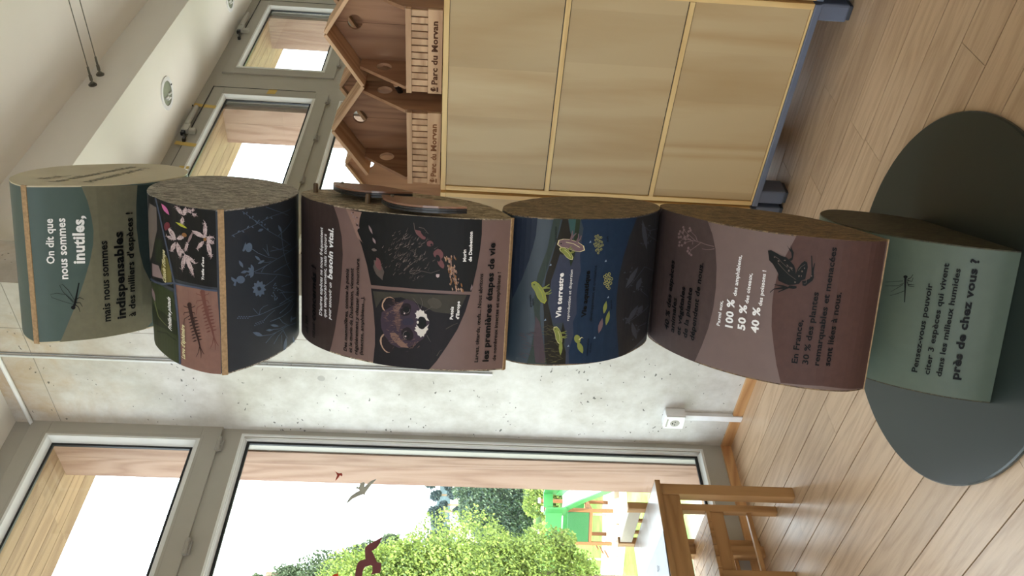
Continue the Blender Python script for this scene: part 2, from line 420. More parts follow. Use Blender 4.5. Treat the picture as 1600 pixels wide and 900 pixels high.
def window_unit(x0, x1, xl, xr, low_x1, lab, reveal=True):
    """one glazed unit: hopper sash above, fixed pane below; larch reveal outside"""
    win_no[0] += 1
    w = struct(empty('window_%d' % win_no[0], (0, 0, 0)), lab)
    bm = bmesh.new()
    Y0, Y1 = GY, 3.06
    # head panel, transom, sill rail and the two posts of the fixed frame
    box(bm, xl, xr, Y0, Y1, 3.06, 3.18); box(bm, xl, xr, Y0, Y1, 2.185, 2.335); box(bm, xl, xr, Y0, Y1, 0.0, 0.145)
    lx0 = x0+(x1-low_x1); 
    box(bm, xl, lx0+0.02, Y0, Y1, 0.145, 2.185); box(bm, low_x1-0.02, xr, Y0, Y1, 0.145, 2.185)
    box(bm, xl, x0+0.06, Y0, Y1, 2.335, 3.06); box(bm, x1-0.06, xr, Y0, Y1, 2.335, 3.06)
    mesh_obj('frame', bm, framegrey, w)
    bm = bmesh.new(); ring(bm, x0, x1, 2.285, 3.105, 0.085, 2.961, 2.995, 0.002); s = mesh_obj('sash', bm, framegrey, w)
    bm = bmesh.new(); ring(bm, x0+0.07, x1-0.07, 2.355, 3.035, 0.002, 2.9606, 2.9609); mesh_obj('groove', bm, MATS['grey_hinge_plastic'], s)
    bm = bmesh.new(); bevel_ring(bm, x0+0.083, x1-0.083, 2.368, 3.022, 0.030, 2.960, 2.990); mesh_obj('glazing_bead', bm, bead_m, w)
    bm = bmesh.new(); ring(bm, x0+0.110, x1-0.110, 2.395, 2.995, 0.012, 2.988, 3.0); mesh_obj('gasket', bm, gasket, w)
    B('pane', x0+0.11, x1-0.11, 3.004, 3.007, 2.395, 2.995, glass_m, w)
    bm = bmesh.new(); bevel_ring(bm, lx0+0.0, low_x1, 0.131, 2.200, 0.026, 2.972, 2.996); mesh_obj('glazing_bead', bm, bead_m, w)
    bm = bmesh.new(); ring(bm, lx0+0.024, low_x1-0.024, 0.155, 2.176, 0.013, 2.994, 3.004); mesh_obj('gasket', bm, gasket, w)
    B('pane', lx0+0.024, low_x1-0.024, 3.006, 3.009, 0.155, 2.176, glass_m, w)
    xx = x1-0.115
    while xx > x0+0.05:
        bm = bmesh.new(); tube(bm, (xx-0.036, 2.953, 2.279), (xx+0.036, 2.953, 2.279), 0.0085, 10)
        box(bm, xx-0.03, xx+0.03, 2.955, 2.966, 2.262, 2.294, 0.003)
        for d in (-0.012, 0.012): tube(bm, (xx+d, 2.9515, 2.270), (xx+d, 2.9445, 2.270), 0.003, 8)
        mesh_obj('hinge', bm, hinge_m, w, smooth=False); xx -= 0.5
    return w
def reveal(xj, w, depth=3.24):
    """larch boards lining the outside of an opening: upright boards at xj"""
    mid_ = (3.012+depth)/2
    B('jamb_board', xj, xj+0.03, 3.062, mid_, 0.05, 3.03, larch_z, w)
    B('jamb_board', xj+0.001, xj+0.031, mid_+0.0015, depth, 0.05, 3.03, larch_z, w)
struct(B('wall_front', -4.5, -0.615, GY, 3.06, 0, 3.18, wallwhite), 'white wall left of the windows')
UN = [(-0.495, 0.835), (1.075, 2.405), (2.64, 3.89), (4.13, 5.46), (5.70, 7.03), (7.27, 8.5)]
LB = {1: 'tall window beside the concrete wall, hopper sash over a large fixed pane', 3: 'window right of the column with masking tape on its frame', 4: 'farther hopper window above the nest boxes'}
ww = []
for i, (a, b) in enumerate(UN):
    xl = a-0.12; xr = b+0.12
    if i == 1: xr = GX
    if i == 2: xl = 2.638
    if i == 5: xr = 8.6
    low = {1: 2.364}.get(i, b-0.075)
    ww.append(window_unit(a, min(b, GX+0.016) if i == 1 else b, xl, xr, low, LB.get(i, 'grey framed window of the window wall')))
for i, (a, b) in enumerate(UN):
    xj = {1: 2.336, 3: 5.340, 4: 6.915}.get(i, b-0.12)
    w_ = ww[i]
    dp = 3.28 if i <= 1 else 3.34
    reveal(xj, w_, dp)
    nx = UN[i+1][0]+0.06 if i < 5 else 8.7
    B('outer_pier', xj+0.032, nx, 3.062, dp-0.002, -0.6, 3.03, larch_z, w_)
    # soffit of larch boards outside above the opening
    for k in range(5):
        B('head_board', a-0.45 if i == 0 else UN[i-1][1]-0.25, b-0.25, 3.062+k*0.097, 3.062+k*0.097+0.0945, 3.03, 3.055, larch_x, w_)
    B('outer_sill', a-0.2, b+0.2, 3.06, 3.42, -0.08, 0.03, larch_x, w_)
struct(B('ceiling_overhang', -4.7, 8.8, 3.06, 3.55, 3.056, 3.75, plain('dark_fascia', (120, 92, 78), 0.8)), 'timber overhang outside above the windows')

# window winders, rods and tape on the two right-hand windows
def winder(xt, xr_, xb, xtip, w):
    """sash actuator: body tube, bracket and the black rod in the joint above the sash"""
    e = empty('window_winder', (0, 0, 0)); e.parent = w
    tubeo('rod', (xr_, 2.957, 3.103), (xb, 2.957, 3.103), 0.0035, blackm, e, 8)
    tubeo('rod', (xr_-0.002, 2.957, 3.103), (xr_-0.002, 2.957, 2.38), 0.0022, blackm, e, 8)
    bm = bmesh.new(); tube(bm, (xt, 2.935, 3.128), (xb+0.02, 2.935, 3.128), 0.017, 16); mesh_obj('motor_tube', bm, greybody, e, smooth=False)
    bm = bmesh.new(); box(bm, xb-0.05, xb+0.03, 2.925, 2.962, 3.10, 3.145, 0.006); box(bm, xb-0.055, xb-0.015, 2.93, 2.962, 3.055, 3.10, 0.006); mesh_obj('bracket', bm, greybody, e)
    bm = bmesh.new(); box(bm, xb-0.085, xb-0.05, 2.93, 2.955, 3.118, 3.142, 0.003); tube(bm, (xb-0.06, 2.945, 3.13), (xtip, 2.945, 3.10), 0.006, 8); box(bm, xtip-0.014, xtip+0.010, 2.935, 2.958, 3.092, 3.112, 0.002)
    mesh_obj('crank', bm, blackm, e)
winder(5.12, 5.468, 4.86, 4.72, ww[3]); winder(6.68, 7.036, 6.42, 6.25, ww[4])
B('sash_gap', 4.14, 5.455, 2.9595, 2.9612, 3.1035, 3.106, gasket, ww[3])
def tape(x0, x1, z0, z1, lab, skew=0.0, y=2.9585):
    bm = bmesh.new(); n = 6; rows = []
    random.seed(int(x0*100))
    for i in range(n+1):
        t = i/n; zz = z0+(z1-z0)*t if abs(z1-z0) > abs(x1-x0) else None
        yy = y-0.0006*math.sin(t*9)
        if zz is not None:
            a = (x0+skew*t+random.uniform(-.002, .002), yy, zz); b = (x1+skew*t+random.uniform(-.002, .002), yy, zz)
        else:
            xx = x0+(x1-x0)*t; a = (xx, yy, z0+random.uniform(-.001, .001)+skew*t); b = (xx, yy, z1+random.uniform(-.001, .001)+skew*t)
        rows.append((bm.verts.new(a), bm.verts.new(b)))
    for i in range(n): bm.faces.new((rows[i][0], rows[i+1][0], rows[i+1][1], rows[i][1]))
    g = bmesh.ops.extrude_face_region(bm, geom=bm.faces[:]); bmesh.ops.translate(bm, verts=[v for v in g['geom'] if isinstance(v, bmesh.types.BMVert)], vec=(0, 0.0008, 0))
    o = mesh_obj('masking_tape', bm, tape_m); return tag(o, lab, 'tape', 'strips of masking tape on the window frame')
tape(5.155, 5.195, 3.015, 3.168, 'strip of masking tape across the sash top beside the motor tube, right one', 0.02)
tape(4.655, 4.695, 3.01, 3.155, 'strip of masking tape across the sash top below the crank tip, left one', 0.02)
tape(5.405, 5.475, 2.66, 2.72, 'short piece of masking tape on the upright edge of the sash', -0.008)
tape(4.40, 4.43, 2.99, 3.05, 'scrap of masking tape low on the sash, half hidden by the column', 0.0)

# ---- downlights
def downlight(x, y, lab):
    e = empty('downlight', (x, y, 3.18)); tag(e, lab, 'ceiling light', 'round downlights in the lowered ceiling')
    bm = bmesh.new(); plate(bm, circ(0, 0, 0.105, 40), [circ(0, 0, 0.078, 40)], lambda u, v, t: (u, v, t), -0.006, 0.001); mesh_obj('trim_ring', bm, white_pl, e)
    bm = bmesh.new(); plate(bm, circ(0, 0, 0.078, 40), [circ(0, 0, 0.074, 40)], lambda u, v, t: (u, v, t), -0.004, 0.0); mesh_obj('inner_ring', bm, steel, e)
    bm = bmesh.new(); tube(bm, (0, 0, 0.0005), (0, 0, -0.003), 0.074, 32); mesh_obj('reflector', bm, lens_m, e)
    for k in range(3):
        bm = bmesh.new(); a = k*1.2+0.4; tube(bm, (0.035*math.cos(a)-0.02, 0.035*math.sin(a), -0.006), (0.035*math.cos(a)+0.03, 0.035*math.sin(a)+0.01, -0.006), 0.007, 8); mesh_obj('lamp_tube', bm, white_pl, e)
    bm = bmesh.new(); tube(bm, (0.076, -0.02, -0.008), (0.088, -0.02, -0.008), 0.004, 6); mesh_obj('clip', bm, blackm, e)
    return e
downlight(4.80, 2.665, 'round downlight in the lowered ceiling directly above the column top')
downlight(6.42, 2.70, 'farther round downlight at the edge of the picture')
tag(tubeo('ceiling_screw', (5.184, 2.956, 3.175), (5.184, 2.968, 3.175), 0.004, blackm), 'tiny black screw head in the corner above the taped window', 'screw')

# ---- two tensioned wires with their eye fixings
for x, z, lab in ((4.276, 3.369, 'thin steel wire nearest the window column, stretched across under the ceiling'), (4.40, 3.372, 'thin steel wire stretched across under the ceiling, the farther of two')):
    e = empty('tension_wire', (x, 2.35, z)); tag(e, lab, 'wire', 'ceiling wires')
    tubeo('wire', (0, -0.10, 0), (0, -6.3, 0), 0.0028, steel, e, 6)
    bm = bmesh.new(); tube(bm, (0, -0.005, 0), (0, -0.11, 0), 0.006, 8); tube(bm, (0, -0.03, 0), (0, -0.06, 0), 0.009, 8); mesh_obj('turnbuckle', bm, steel, e)
    bm = bmesh.new(); tube(bm, (0, 0.0, 0), (0, -0.006, 0), 0.022, 16); tube(bm, (0, -0.006, 0), (0, -0.016, 0), 0.013, 12); mesh_obj('wall_plate', bm, steel, e)

# ---- cable trunking and socket on the concrete wall
e = empty('cable_duct', (GX, 2.55, 1.1)); tag(e, 'thin white cable duct rising along the concrete wall to the ceiling', 'cable duct')
def at(o, name, x0, x1, y0, y1, z0, z1, mat, bev=0.0):
    l = o.location; return B(name, x0-l[0], x1-l[0], y0-l[1], y1-l[1], z0-l[2], z1-l[2], mat, o, bev)
duct_m = plain('clear_duct_plastic', (208, 210, 210), 0.4, 0.5)
at(e, 'upright_duct', GX-0.008, GX-0.001, 2.545, 2.556, 1.115, 3.12, duct_m, 0.002)
at(e, 'cable', GX-0.005, GX-0.001, 2.533, 2.537, 1.13, 3.12, plain('cable_grey', (150, 152, 152), 0.5))
tubeo('level_pipe', (0-0.010, 0.003, 2.017), (-0.010, 0.418, 2.008), 0.009, bead_m, e, 12)
s = empty('wall_socket', (GX, 2.762, 0.31)); tag(s, 'white surface mounted wall socket on its trunking near the corner', 'socket')
at(s, 'box', GX-0.045, GX, 2.722, 2.805, 0.262, 0.352, white_pl, 0.006)
at(s, 'cover_plate', GX-0.052, GX-0.044, 2.724, 2.803, 0.264, 0.350, white_pl, 0.003)
bm = bmesh.new(); tube(bm, (-0.0525, 0.004, -0.004), (-0.051, 0.004, -0.004), 0.021, 24); mesh_obj('recess', bm, plain('socket_recess', (170, 166, 158), 0.5), s)
bm = bmesh.new()
for dy in (-0.009, 0.009): tube(bm, (-0.0535, 0.004+dy, -0.004), (-0.052, 0.004+dy, -0.004), 0.0028, 8)
tube(bm, (-0.057, 0.004, 0.007), (-0.052, 0.004, 0.007), 0.0025, 8)
mesh_obj('contact', bm, blackm, s)
at(s, 'name_strip', GX-0.0535, GX-0.052, 2.742, 2.79, 0.338, 0.345, greybody)
at(s, 'trunking', GX-0.020, GX, 2.748, 2.781, 0.0, 0.262, white_pl, 0.002)

# ---- bird stickers on the glass
BIRDS = {
'grey' : [(2.036, 1.701), (2.055, 1.698), (2.078, 1.688), (2.101, 1.664), (2.106, 1.654), (2.114, 1.66), (2.117, 1.671), (2.125, 1.67), (2.124, 1.659), (2.144, 1.656), (2.151, 1.64), (2.141, 1.636), (2.125, 1.637), (2.141, 1.626), (2.158, 1.611), (2.169, 1.589), (2.152, 1.6), (2.129, 1.613), (2.106, 1.624), (2.093, 1.63), (2.084, 1.627), (2.086, 1.633), (2.088, 1.638), (2.079, 1.656), (2.062, 1.681)] ,
'red' : [(2.206, 1.776), (2.196, 1.764), (2.191, 1.752), (2.194, 1.742), (2.184, 1.737), (2.177, 1.739), (2.182, 1.748), (2.176, 1.75), (2.163, 1.756), (2.153, 1.763), (2.166, 1.762), (2.181, 1.759), (2.196, 1.767)] ,
'mauve' : [(1.888, 1.535), (1.86, 1.542), (1.836, 1.554), (1.822, 1.571), (1.813, 1.565), (1.788, 1.552), (1.774, 1.545), (1.77, 1.528), (1.747, 1.526), (1.728, 1.528), (1.72, 1.562), (1.735, 1.558), (1.757, 1.561), (1.76, 1.569), (1.751, 1.59), (1.734, 1.596), (1.707, 1.597), (1.663, 1.609), (1.642, 1.621), (1.674, 1.624), (1.711, 1.624), (1.739, 1.624), (1.767, 1.62), (1.779, 1.611), (1.785, 1.592), (1.807, 1.596), (1.835, 1.6), (1.85, 1.589), (1.868, 1.563)] ,
'orange' : [(1.706, 1.716), (1.717, 1.705), (1.72, 1.693), (1.737, 1.694), (1.715, 1.689), (1.694, 1.679), (1.667, 1.673), (1.661, 1.687), (1.688, 1.701)] ,
}
BL = {'grey': ('grey bird silhouette sticker with spread wings on the window glass', (176, 174, 164)), 'red': ('small red bird sticker high on the window glass', (150, 46, 30)),
      'mauve': ('large dull red bird sticker on the glass in front of the trees', (122, 66, 72)), 'orange': ('orange red bird sticker cut by the edge of the picture', (196, 74, 30))}
for k, pts in BIRDS.items():
    bm = bmesh.new(); plate(bm, pts, [], lambda u, v, t: (u, t, v), 3.0042, 3.0054)
    tag(mesh_obj('bird_sticker', bm, plain('sticker_'+k, BL[k][1], 0.6)), BL[k][0], 'sticker', 'bird stickers on the window')

# ------------------------------------------------------------------ the display column
EW = Vector((0.4530, -0.8915, 0)); ES = Vector((-0.8915, -0.4530, 0)); WR = -0.3026
BW = {1: 0.386, 2: 0.371, 3: 0.361, 4: 0.360, 5: 0.360, 6: 0.361}
PROF = {1: [(-1.985, 2.287), (-2.02, 2.325), (-2.061, 2.356), (-2.12, 2.385), (-2.233, 2.408), (-2.33, 2.402), (-2.415, 2.368), (-2.505, 2.285), (-2.545, 2.185), (-2.5, 2.1), (-2.4, 2.045), (-2.284, 2.03), (-2.154, 2.07), (-2.055, 2.15), (-2.005, 2.235), (-1.985, 2.287)],
 2: [(-1.781, 1.774), (-1.79, 1.82), (-1.83, 1.885), (-1.893, 1.943), (-1.978, 1.999), (-2.06, 2.028), (-2.15, 2.04), (-2.25, 2.028), (-2.33, 1.985), (-2.352, 1.91), (-2.32, 1.82), (-2.247, 1.738), (-2.16, 1.69), (-2.081, 1.674), (-1.99, 1.68), (-1.91, 1.7), (-1.84, 1.732), (-1.781, 1.774)],
 3: [(-1.861, 1.144), (-1.845, 1.2), (-1.836, 1.27), (-1.842, 1.36), (-1.866, 1.45), (-1.92, 1.547), (-1.992, 1.62), (-2.07, 1.66), (-2.13, 1.668), (-2.18, 1.64), (-2.205, 1.57), (-2.212, 1.48), (-2.195, 1.38), (-2.135, 1.272), (-2.06, 1.21), (-1.97, 1.172), (-1.861, 1.144)],
 4: [(-1.99, 1.166), (-2.06, 1.158), (-2.141, 1.125), (-2.241, 1.05), (-2.305, 0.95), (-2.322, 0.86), (-2.31, 0.79), (-2.265, 0.75), (-2.199, 0.738), (-2.122, 0.755), (-2.05, 0.797), (-1.98, 0.855), (-1.925, 0.935), (-1.898, 1.03), (-1.902, 1.1), (-1.935, 1.148), (-1.99, 1.166)],
 5: [(-1.822, 0.286), (-1.797, 0.34), (-1.8, 0.42), (-1.835, 0.51), (-1.89, 0.59), (-1.97, 0.66), (-2.07, 0.712), (-2.17, 0.737), (-2.24, 0.712), (-2.262, 0.62), (-2.245, 0.51), (-2.18, 0.405), (-2.1, 0.345), (-1.96, 0.303), (-1.822, 0.286)],
 6: [(-1.759, 0.016), (-1.768, 0.06), (-1.794, 0.125), (-1.85, 0.205), (-1.92, 0.262), (-1.99, 0.293), (-2.066, 0.306), (-2.15, 0.304), (-2.225, 0.282), (-2.3, 0.225), (-2.305, 0.16), (-2.27, 0.09), (-2.22, 0.04), (-2.159, 0.016), (-1.759, 0.016)]}
KP = 1.4           # printed colours: seen value to surface colour
PC = {'white': (236, 236, 228), 'black': (7, 8, 9), 'ink': (15, 17, 17), 'cream': (196, 190, 150),
 'olive': (96, 94, 78), 'darkteal': (42, 52, 50), 'photoblack': (20, 20, 21), 'petal': (166, 150, 152), 'petald': (120, 104, 106), 'pinkbud': (176, 92, 140),
 'yellowgreen': (150, 152, 50), 'redpetal': (92, 34, 44), 'ochre': (120, 84, 50), 'pinkbrown': (112, 84, 76), 'shadowbrown': (92, 58, 52), 'darkbrown': (44, 28, 26),
 'mossgreen': (44, 52, 30), 'mossdark': (28, 34, 20), 'mosslight': (92, 98, 62), 'greyshell': (92, 84, 80), 'olivegold': (92, 86, 40), 'slateline': (62, 70, 88),
 'plantblue': (84, 100, 124), 'umber': (52, 42, 40), 'barkpink': (120, 96, 88), 'barkdark': (60, 44, 42), 'barklight': (150, 122, 104), 'batfur': (76, 68, 64), 'batfur2': (112, 100, 94),
 'batpink': (96, 62, 64), 'photodark': (26, 24, 28), 'photogreen': (52, 50, 44), 'photogreen2': (66, 62, 56), 'furrim': (150, 124, 106), 'furdark': (30, 24, 28), 'furviolet': (54, 44, 56),
 'furtan': (112, 88, 78), 'furtan2': (78, 60, 60), 'furblue': (44, 42, 58), 'eyering': (120, 112, 112), 'furwhite': (188, 184, 180),
 'navy': (30, 38, 52), 'greenslate': (44, 54, 50), 'mauveslate': (66, 56, 62), 'deepblue': (28, 44, 66), 'slateviolet': (50, 56, 74), 'tealgrad': (48, 76, 76), 'branch': (34, 32, 28),
 'reedgreen': (36, 46, 34), 'charcoal': (38, 38, 42), 'reed': (84, 80, 52), 'froggreen': (116, 124, 66), 'mauvefrog': (102, 84, 90), 'eggrim': (146, 146, 92), 'arrow': (120, 138, 160),
 'plantgrey': (62, 66, 76), 'umberlight': (66, 54, 52), 'redbrown': (72, 52, 48), 'frogline': (92, 80, 74), 'plantmauve': (112, 94, 92)}
def PM(c): return plain('print_'+c, PC[c], 0.55, 0.18, var=0.06, k=KP, scale=60)

def curve(b):
    P = PROF[b]; m = len(P); out = []
    for i in range(m-1):
        p0 = P[i-1] if i > 0 else (2*P[0][0]-P[1][0], 2*P[0][1]-P[1][1]); p1 = P[i]; p2 = P[i+1]
        p3 = P[i+2] if i+2 < m else (2*P[-1][0]-P[-2][0], 2*P[-1][1]-P[-2][1])
        k = 1 if (b == 6 and i == m-2) else 5
        for j in range(k):
            t = j/k
            if k == 1: out.append(p1); continue
            out.append(tuple(.5*((2*p1[q])+(-p0[q]+p2[q])*t+(2*p0[q]-5*p1[q]+4*p2[q]-p3[q])*t*t+(-p0[q]+3*p1[q]-3*p2[q]+p3[q])*t**3) for q in (0, 1)))
    out.append(P[-1])
    arc = [0.0]
    for a, c in zip(out[:-1], out[1:]): arc.append(arc[-1]+math.hypot(c[0]-a[0], c[1]-a[1]))
    # outward normals at the points (the outline runs front, top, back, bottom)
    cx = sum(p[0] for p in out)/len(out); cz = sum(p[1] for p in out)/len(out); nor = []
    for i in range(len(out)):
        a = out[max(i-1, 0)]; c = out[min(i+1, len(out)-1)]
        dx, dz = c[0]-a[0], c[1]-a[1]; l = math.hypot(dx, dz); n = (dz/l, -dx/l)
        if n[0]*(out[i][0]-cx)+n[1]*(out[i][1]-cz) < 0: n = (-n[0], -n[1])
        nor.append(n)
    return out, arc, nor
CRV = {b: curve(b) for b in PROF}
def base3(w, s, z): return EW*(WR+w)+ES*s+Vector((0, 0, z))
def onblock(b, w, a, off):
    pts, arc, nor = CRV[b]; L = arc[-1]
    if a < 0: a += L
    a = min(max(a, 0.0), L)
    lo, hi = 0, len(arc)-1
    while hi-lo > 1:
        m = (lo+hi)//2
        if arc[m] <= a: lo = m
        else: hi = m
    t = (a-arc[lo])/max(1e-9, arc[hi]-arc[lo])
    s = pts[lo][0]+(pts[hi][0]-pts[lo][0])*t; z = pts[lo][1]+(pts[hi][1]-pts[lo][1])*t
    ns = nor[lo][0]+(nor[hi][0]-nor[lo][0])*t; nz = nor[lo][1]+(nor[hi][1]-nor[lo][1])*t
    return base3(w, s+ns*off, z+nz*off)

ORG = Vector((1.60, 1.355, 0))
totem = empty('display_column', ORG)
tag(totem, 'tall exhibition column of six stacked rounded printed blocks on a dark disc', 'exhibition display')
def tobj(name, bm, mats, parent, smooth=False):
    bmesh.ops.translate(bm, verts=bm.verts, vec=-ORG)
    return mesh_obj(name, bm, mats, parent, smooth)
# base disc
disc_m = NT('dark_green_lacquer', 0.30, 0.35)
disc_m.color(rgb((35, 43, 40)))
bm = bmesh.new(); n = 96
rings_ = []
for r, z in ((0.474, 0.0), (0.4775, 0.003), (0.4775, 0.011), (0.474, 0.0145), (0.0, 0.0145)):
    if r == 0: rings_.append([bm.verts.new((0, 0, z))]); continue
    rings_.append([bm.verts.new((r*math.cos(2*math.pi*i/n), r*math.sin(2*math.pi*i/n), z)) for i in range(n)])
for a, c in zip(rings_[:-2], rings_[1:-1]):
    for i in range(n): bm.faces.new((a[i], a[(i+1) % n], c[(i+1) % n], c[i]))
bm.faces.new(rings_[-2]); bm.verts.remove(rings_[-1][0]); bm.faces.new(rings_[0][::-1])
mesh_obj('base_disc', bm, disc_m.m, totem)

SIDE = {1: plain('beige_side_laminate', (176, 168, 142), 0.4, 0.4, var=0.03, k=1.25), 2: bark('grey_strand_board', (176, 170, 162), (84, 80, 76)), 3: bark('brown_strand_board', (172, 158, 134), (84, 72, 58)),
        4: bark('umber_strand_board', (134, 116, 92), (70, 58, 46)), 5: bark('tan_strand_board', (128, 106, 76), (70, 54, 38)), 6: bark('olive_strand_board', (66, 62, 46), (40, 38, 30))}
SIDE[6] = bark('olive_strand_board_dark', (72, 68, 50), (46, 42, 32))
FACE = {1: (58, 75, 71), 2: (38, 44, 54), 3: (98, 78, 74), 4: (40, 52, 62), 5: (99, 83, 80), 6: (70, 81, 70)}
BLAB = {1: 'topmost block, teal with white words and a dragonfly', 2: 'dark blue block with four nature photographs and drawn wild flowers', 3: 'mauve brown block with the photographs of a polecat and a bat',
        4: 'slate blue block with the life cycle of a frog', 5: 'mauve brown block with percentages and a drawn frog', 6: 'grey green lowest block standing on the disc'}
blocks = {}
for b in range(1, 7):
    pts, arc, nor = CRV[b]; wd = BW[b]; L = arc[-1]
    e = empty('block', (0, 0, 0), parent=totem); e['label'] = BLAB[b]; blocks[b] = e
    chamf = 0.0065 if b in (1, 2, 3, 5) else 0.0
    prof = list(zip(pts, arc))
    if chamf: prof = [((lambda q: q)(p), a) for p, a in prof if chamf < a < L-chamf]
    def P2(a):
        v = onblock(b, 0, a, 0) - EW*WR
        return (v.dot(ES), v.z)
    outl = ([P2(chamf)] if chamf else []) + [p for p, a in prof] + ([P2(L-chamf)] if chamf else [])
    if not chamf: outl = outl[:-1]
    # shell carrying the print
    bm = bmesh.new()
    A = [bm.verts.new(base3(-0.003, *p)) for p in outl]; Bv = [bm.verts.new(base3(-wd+0.003, *p)) for p in outl]
    n = len(outl)
    for i in range(n):
        f_ = bm.faces.new((A[i], A[(i+1) % n], Bv[(i+1) % n], Bv[i]))
        f_.smooth = not (chamf and i == n-1)
    bm.faces.new(A); bm.faces.new(Bv[::-1])
    o = tobj('printed_shell', bm, plain('print_field_%s' % ('top', 'navy', 'mauve', 'slate', 'rose', 'sage')[b-1], FACE[b], 0.48, 0.38, var=0.04, k=KP, scale=30), e)
    o.data.set_sharp_from_angle(angle=math.radians(35))
    for w0, w1 in ((0.0, -0.003), (-wd+0.003, -wd)):
        bm = bmesh.new()
        A = [bm.verts.new(base3(w0, *p)) for p in outl]; Bv = [bm.verts.new(base3(w1, *p)) for p in outl]
        for i in range(n): bm.faces.new((A[i], A[(i+1) % n], Bv[(i+1) % n], Bv[i]))
        bm.faces.new(A); bm.faces.new(Bv[::-1])
        tobj('side_panel', bm, SIDE[b], e)
    if chamf:
        bm = bmesh.new()
        q = [onblock(b, 0, chamf, 0.0), onblock(b, 0, L-chamf, 0.0)]
        mid = (q[0]+q[1])/2; out_ = (onblock(b, 0, 0, 0)-mid).normalized()
        q = [mid+(v-mid)*1.15 for v in q]
        ringv = []
        for w in (0.0012, -wd-0.0012):
            ringv.append([bm.verts.new(p+EW*w) for p in (q[0]+out_*0.0022, q[1]+out_*0.0022, q[1]-out_*0.004, q[0]-out_*0.004)])
        for i in range(4): bm.faces.new((ringv[0][i], ringv[0][(i+1) % 4], ringv[1][(i+1) % 4], ringv[1][i]))
        bm.faces.new(ringv[0]); bm.faces.new(ringv[1][::-1])
        o = tobj('edge_strip', bm, plyedge, e); o['label'] = 'bare plywood edge of the block'

def wrap(bm, b, lay_of):
    """cut a flat drawing along the levels of the block's curve, then bend it onto the block"""
    arc = CRV[b][1]; L = arc[-1]
    ys = [v.co.y for v in bm.verts]; lo, hi = min(ys), max(ys)
    for a in arc:
        for q in (a, a-L):
            if lo+1e-5 < q < hi-1e-5:
                cand = [f_ for f_ in bm.faces if min(v.co.y for v in f_.verts) < q-1e-6 and max(v.co.y for v in f_.verts) > q+1e-6]
                if not cand: continue
                geom = list({e_ for f_ in cand for e_ in f_.edges})+cand+list({v for f_ in cand for v in f_.verts})
                bmesh.ops.bisect_plane(bm, geom=geom, plane_co=(0, q, 0), plane_no=(0, 1, 0), dist=1e-6)
    wd = BW[b]
    for v in bm.verts:
        w = min(max(v.co.x, -wd+0.0005), -0.0005)
        v.co = onblock(b, w, v.co.y, v.co.z)
ART_NAMES = {'colour_field': 0}
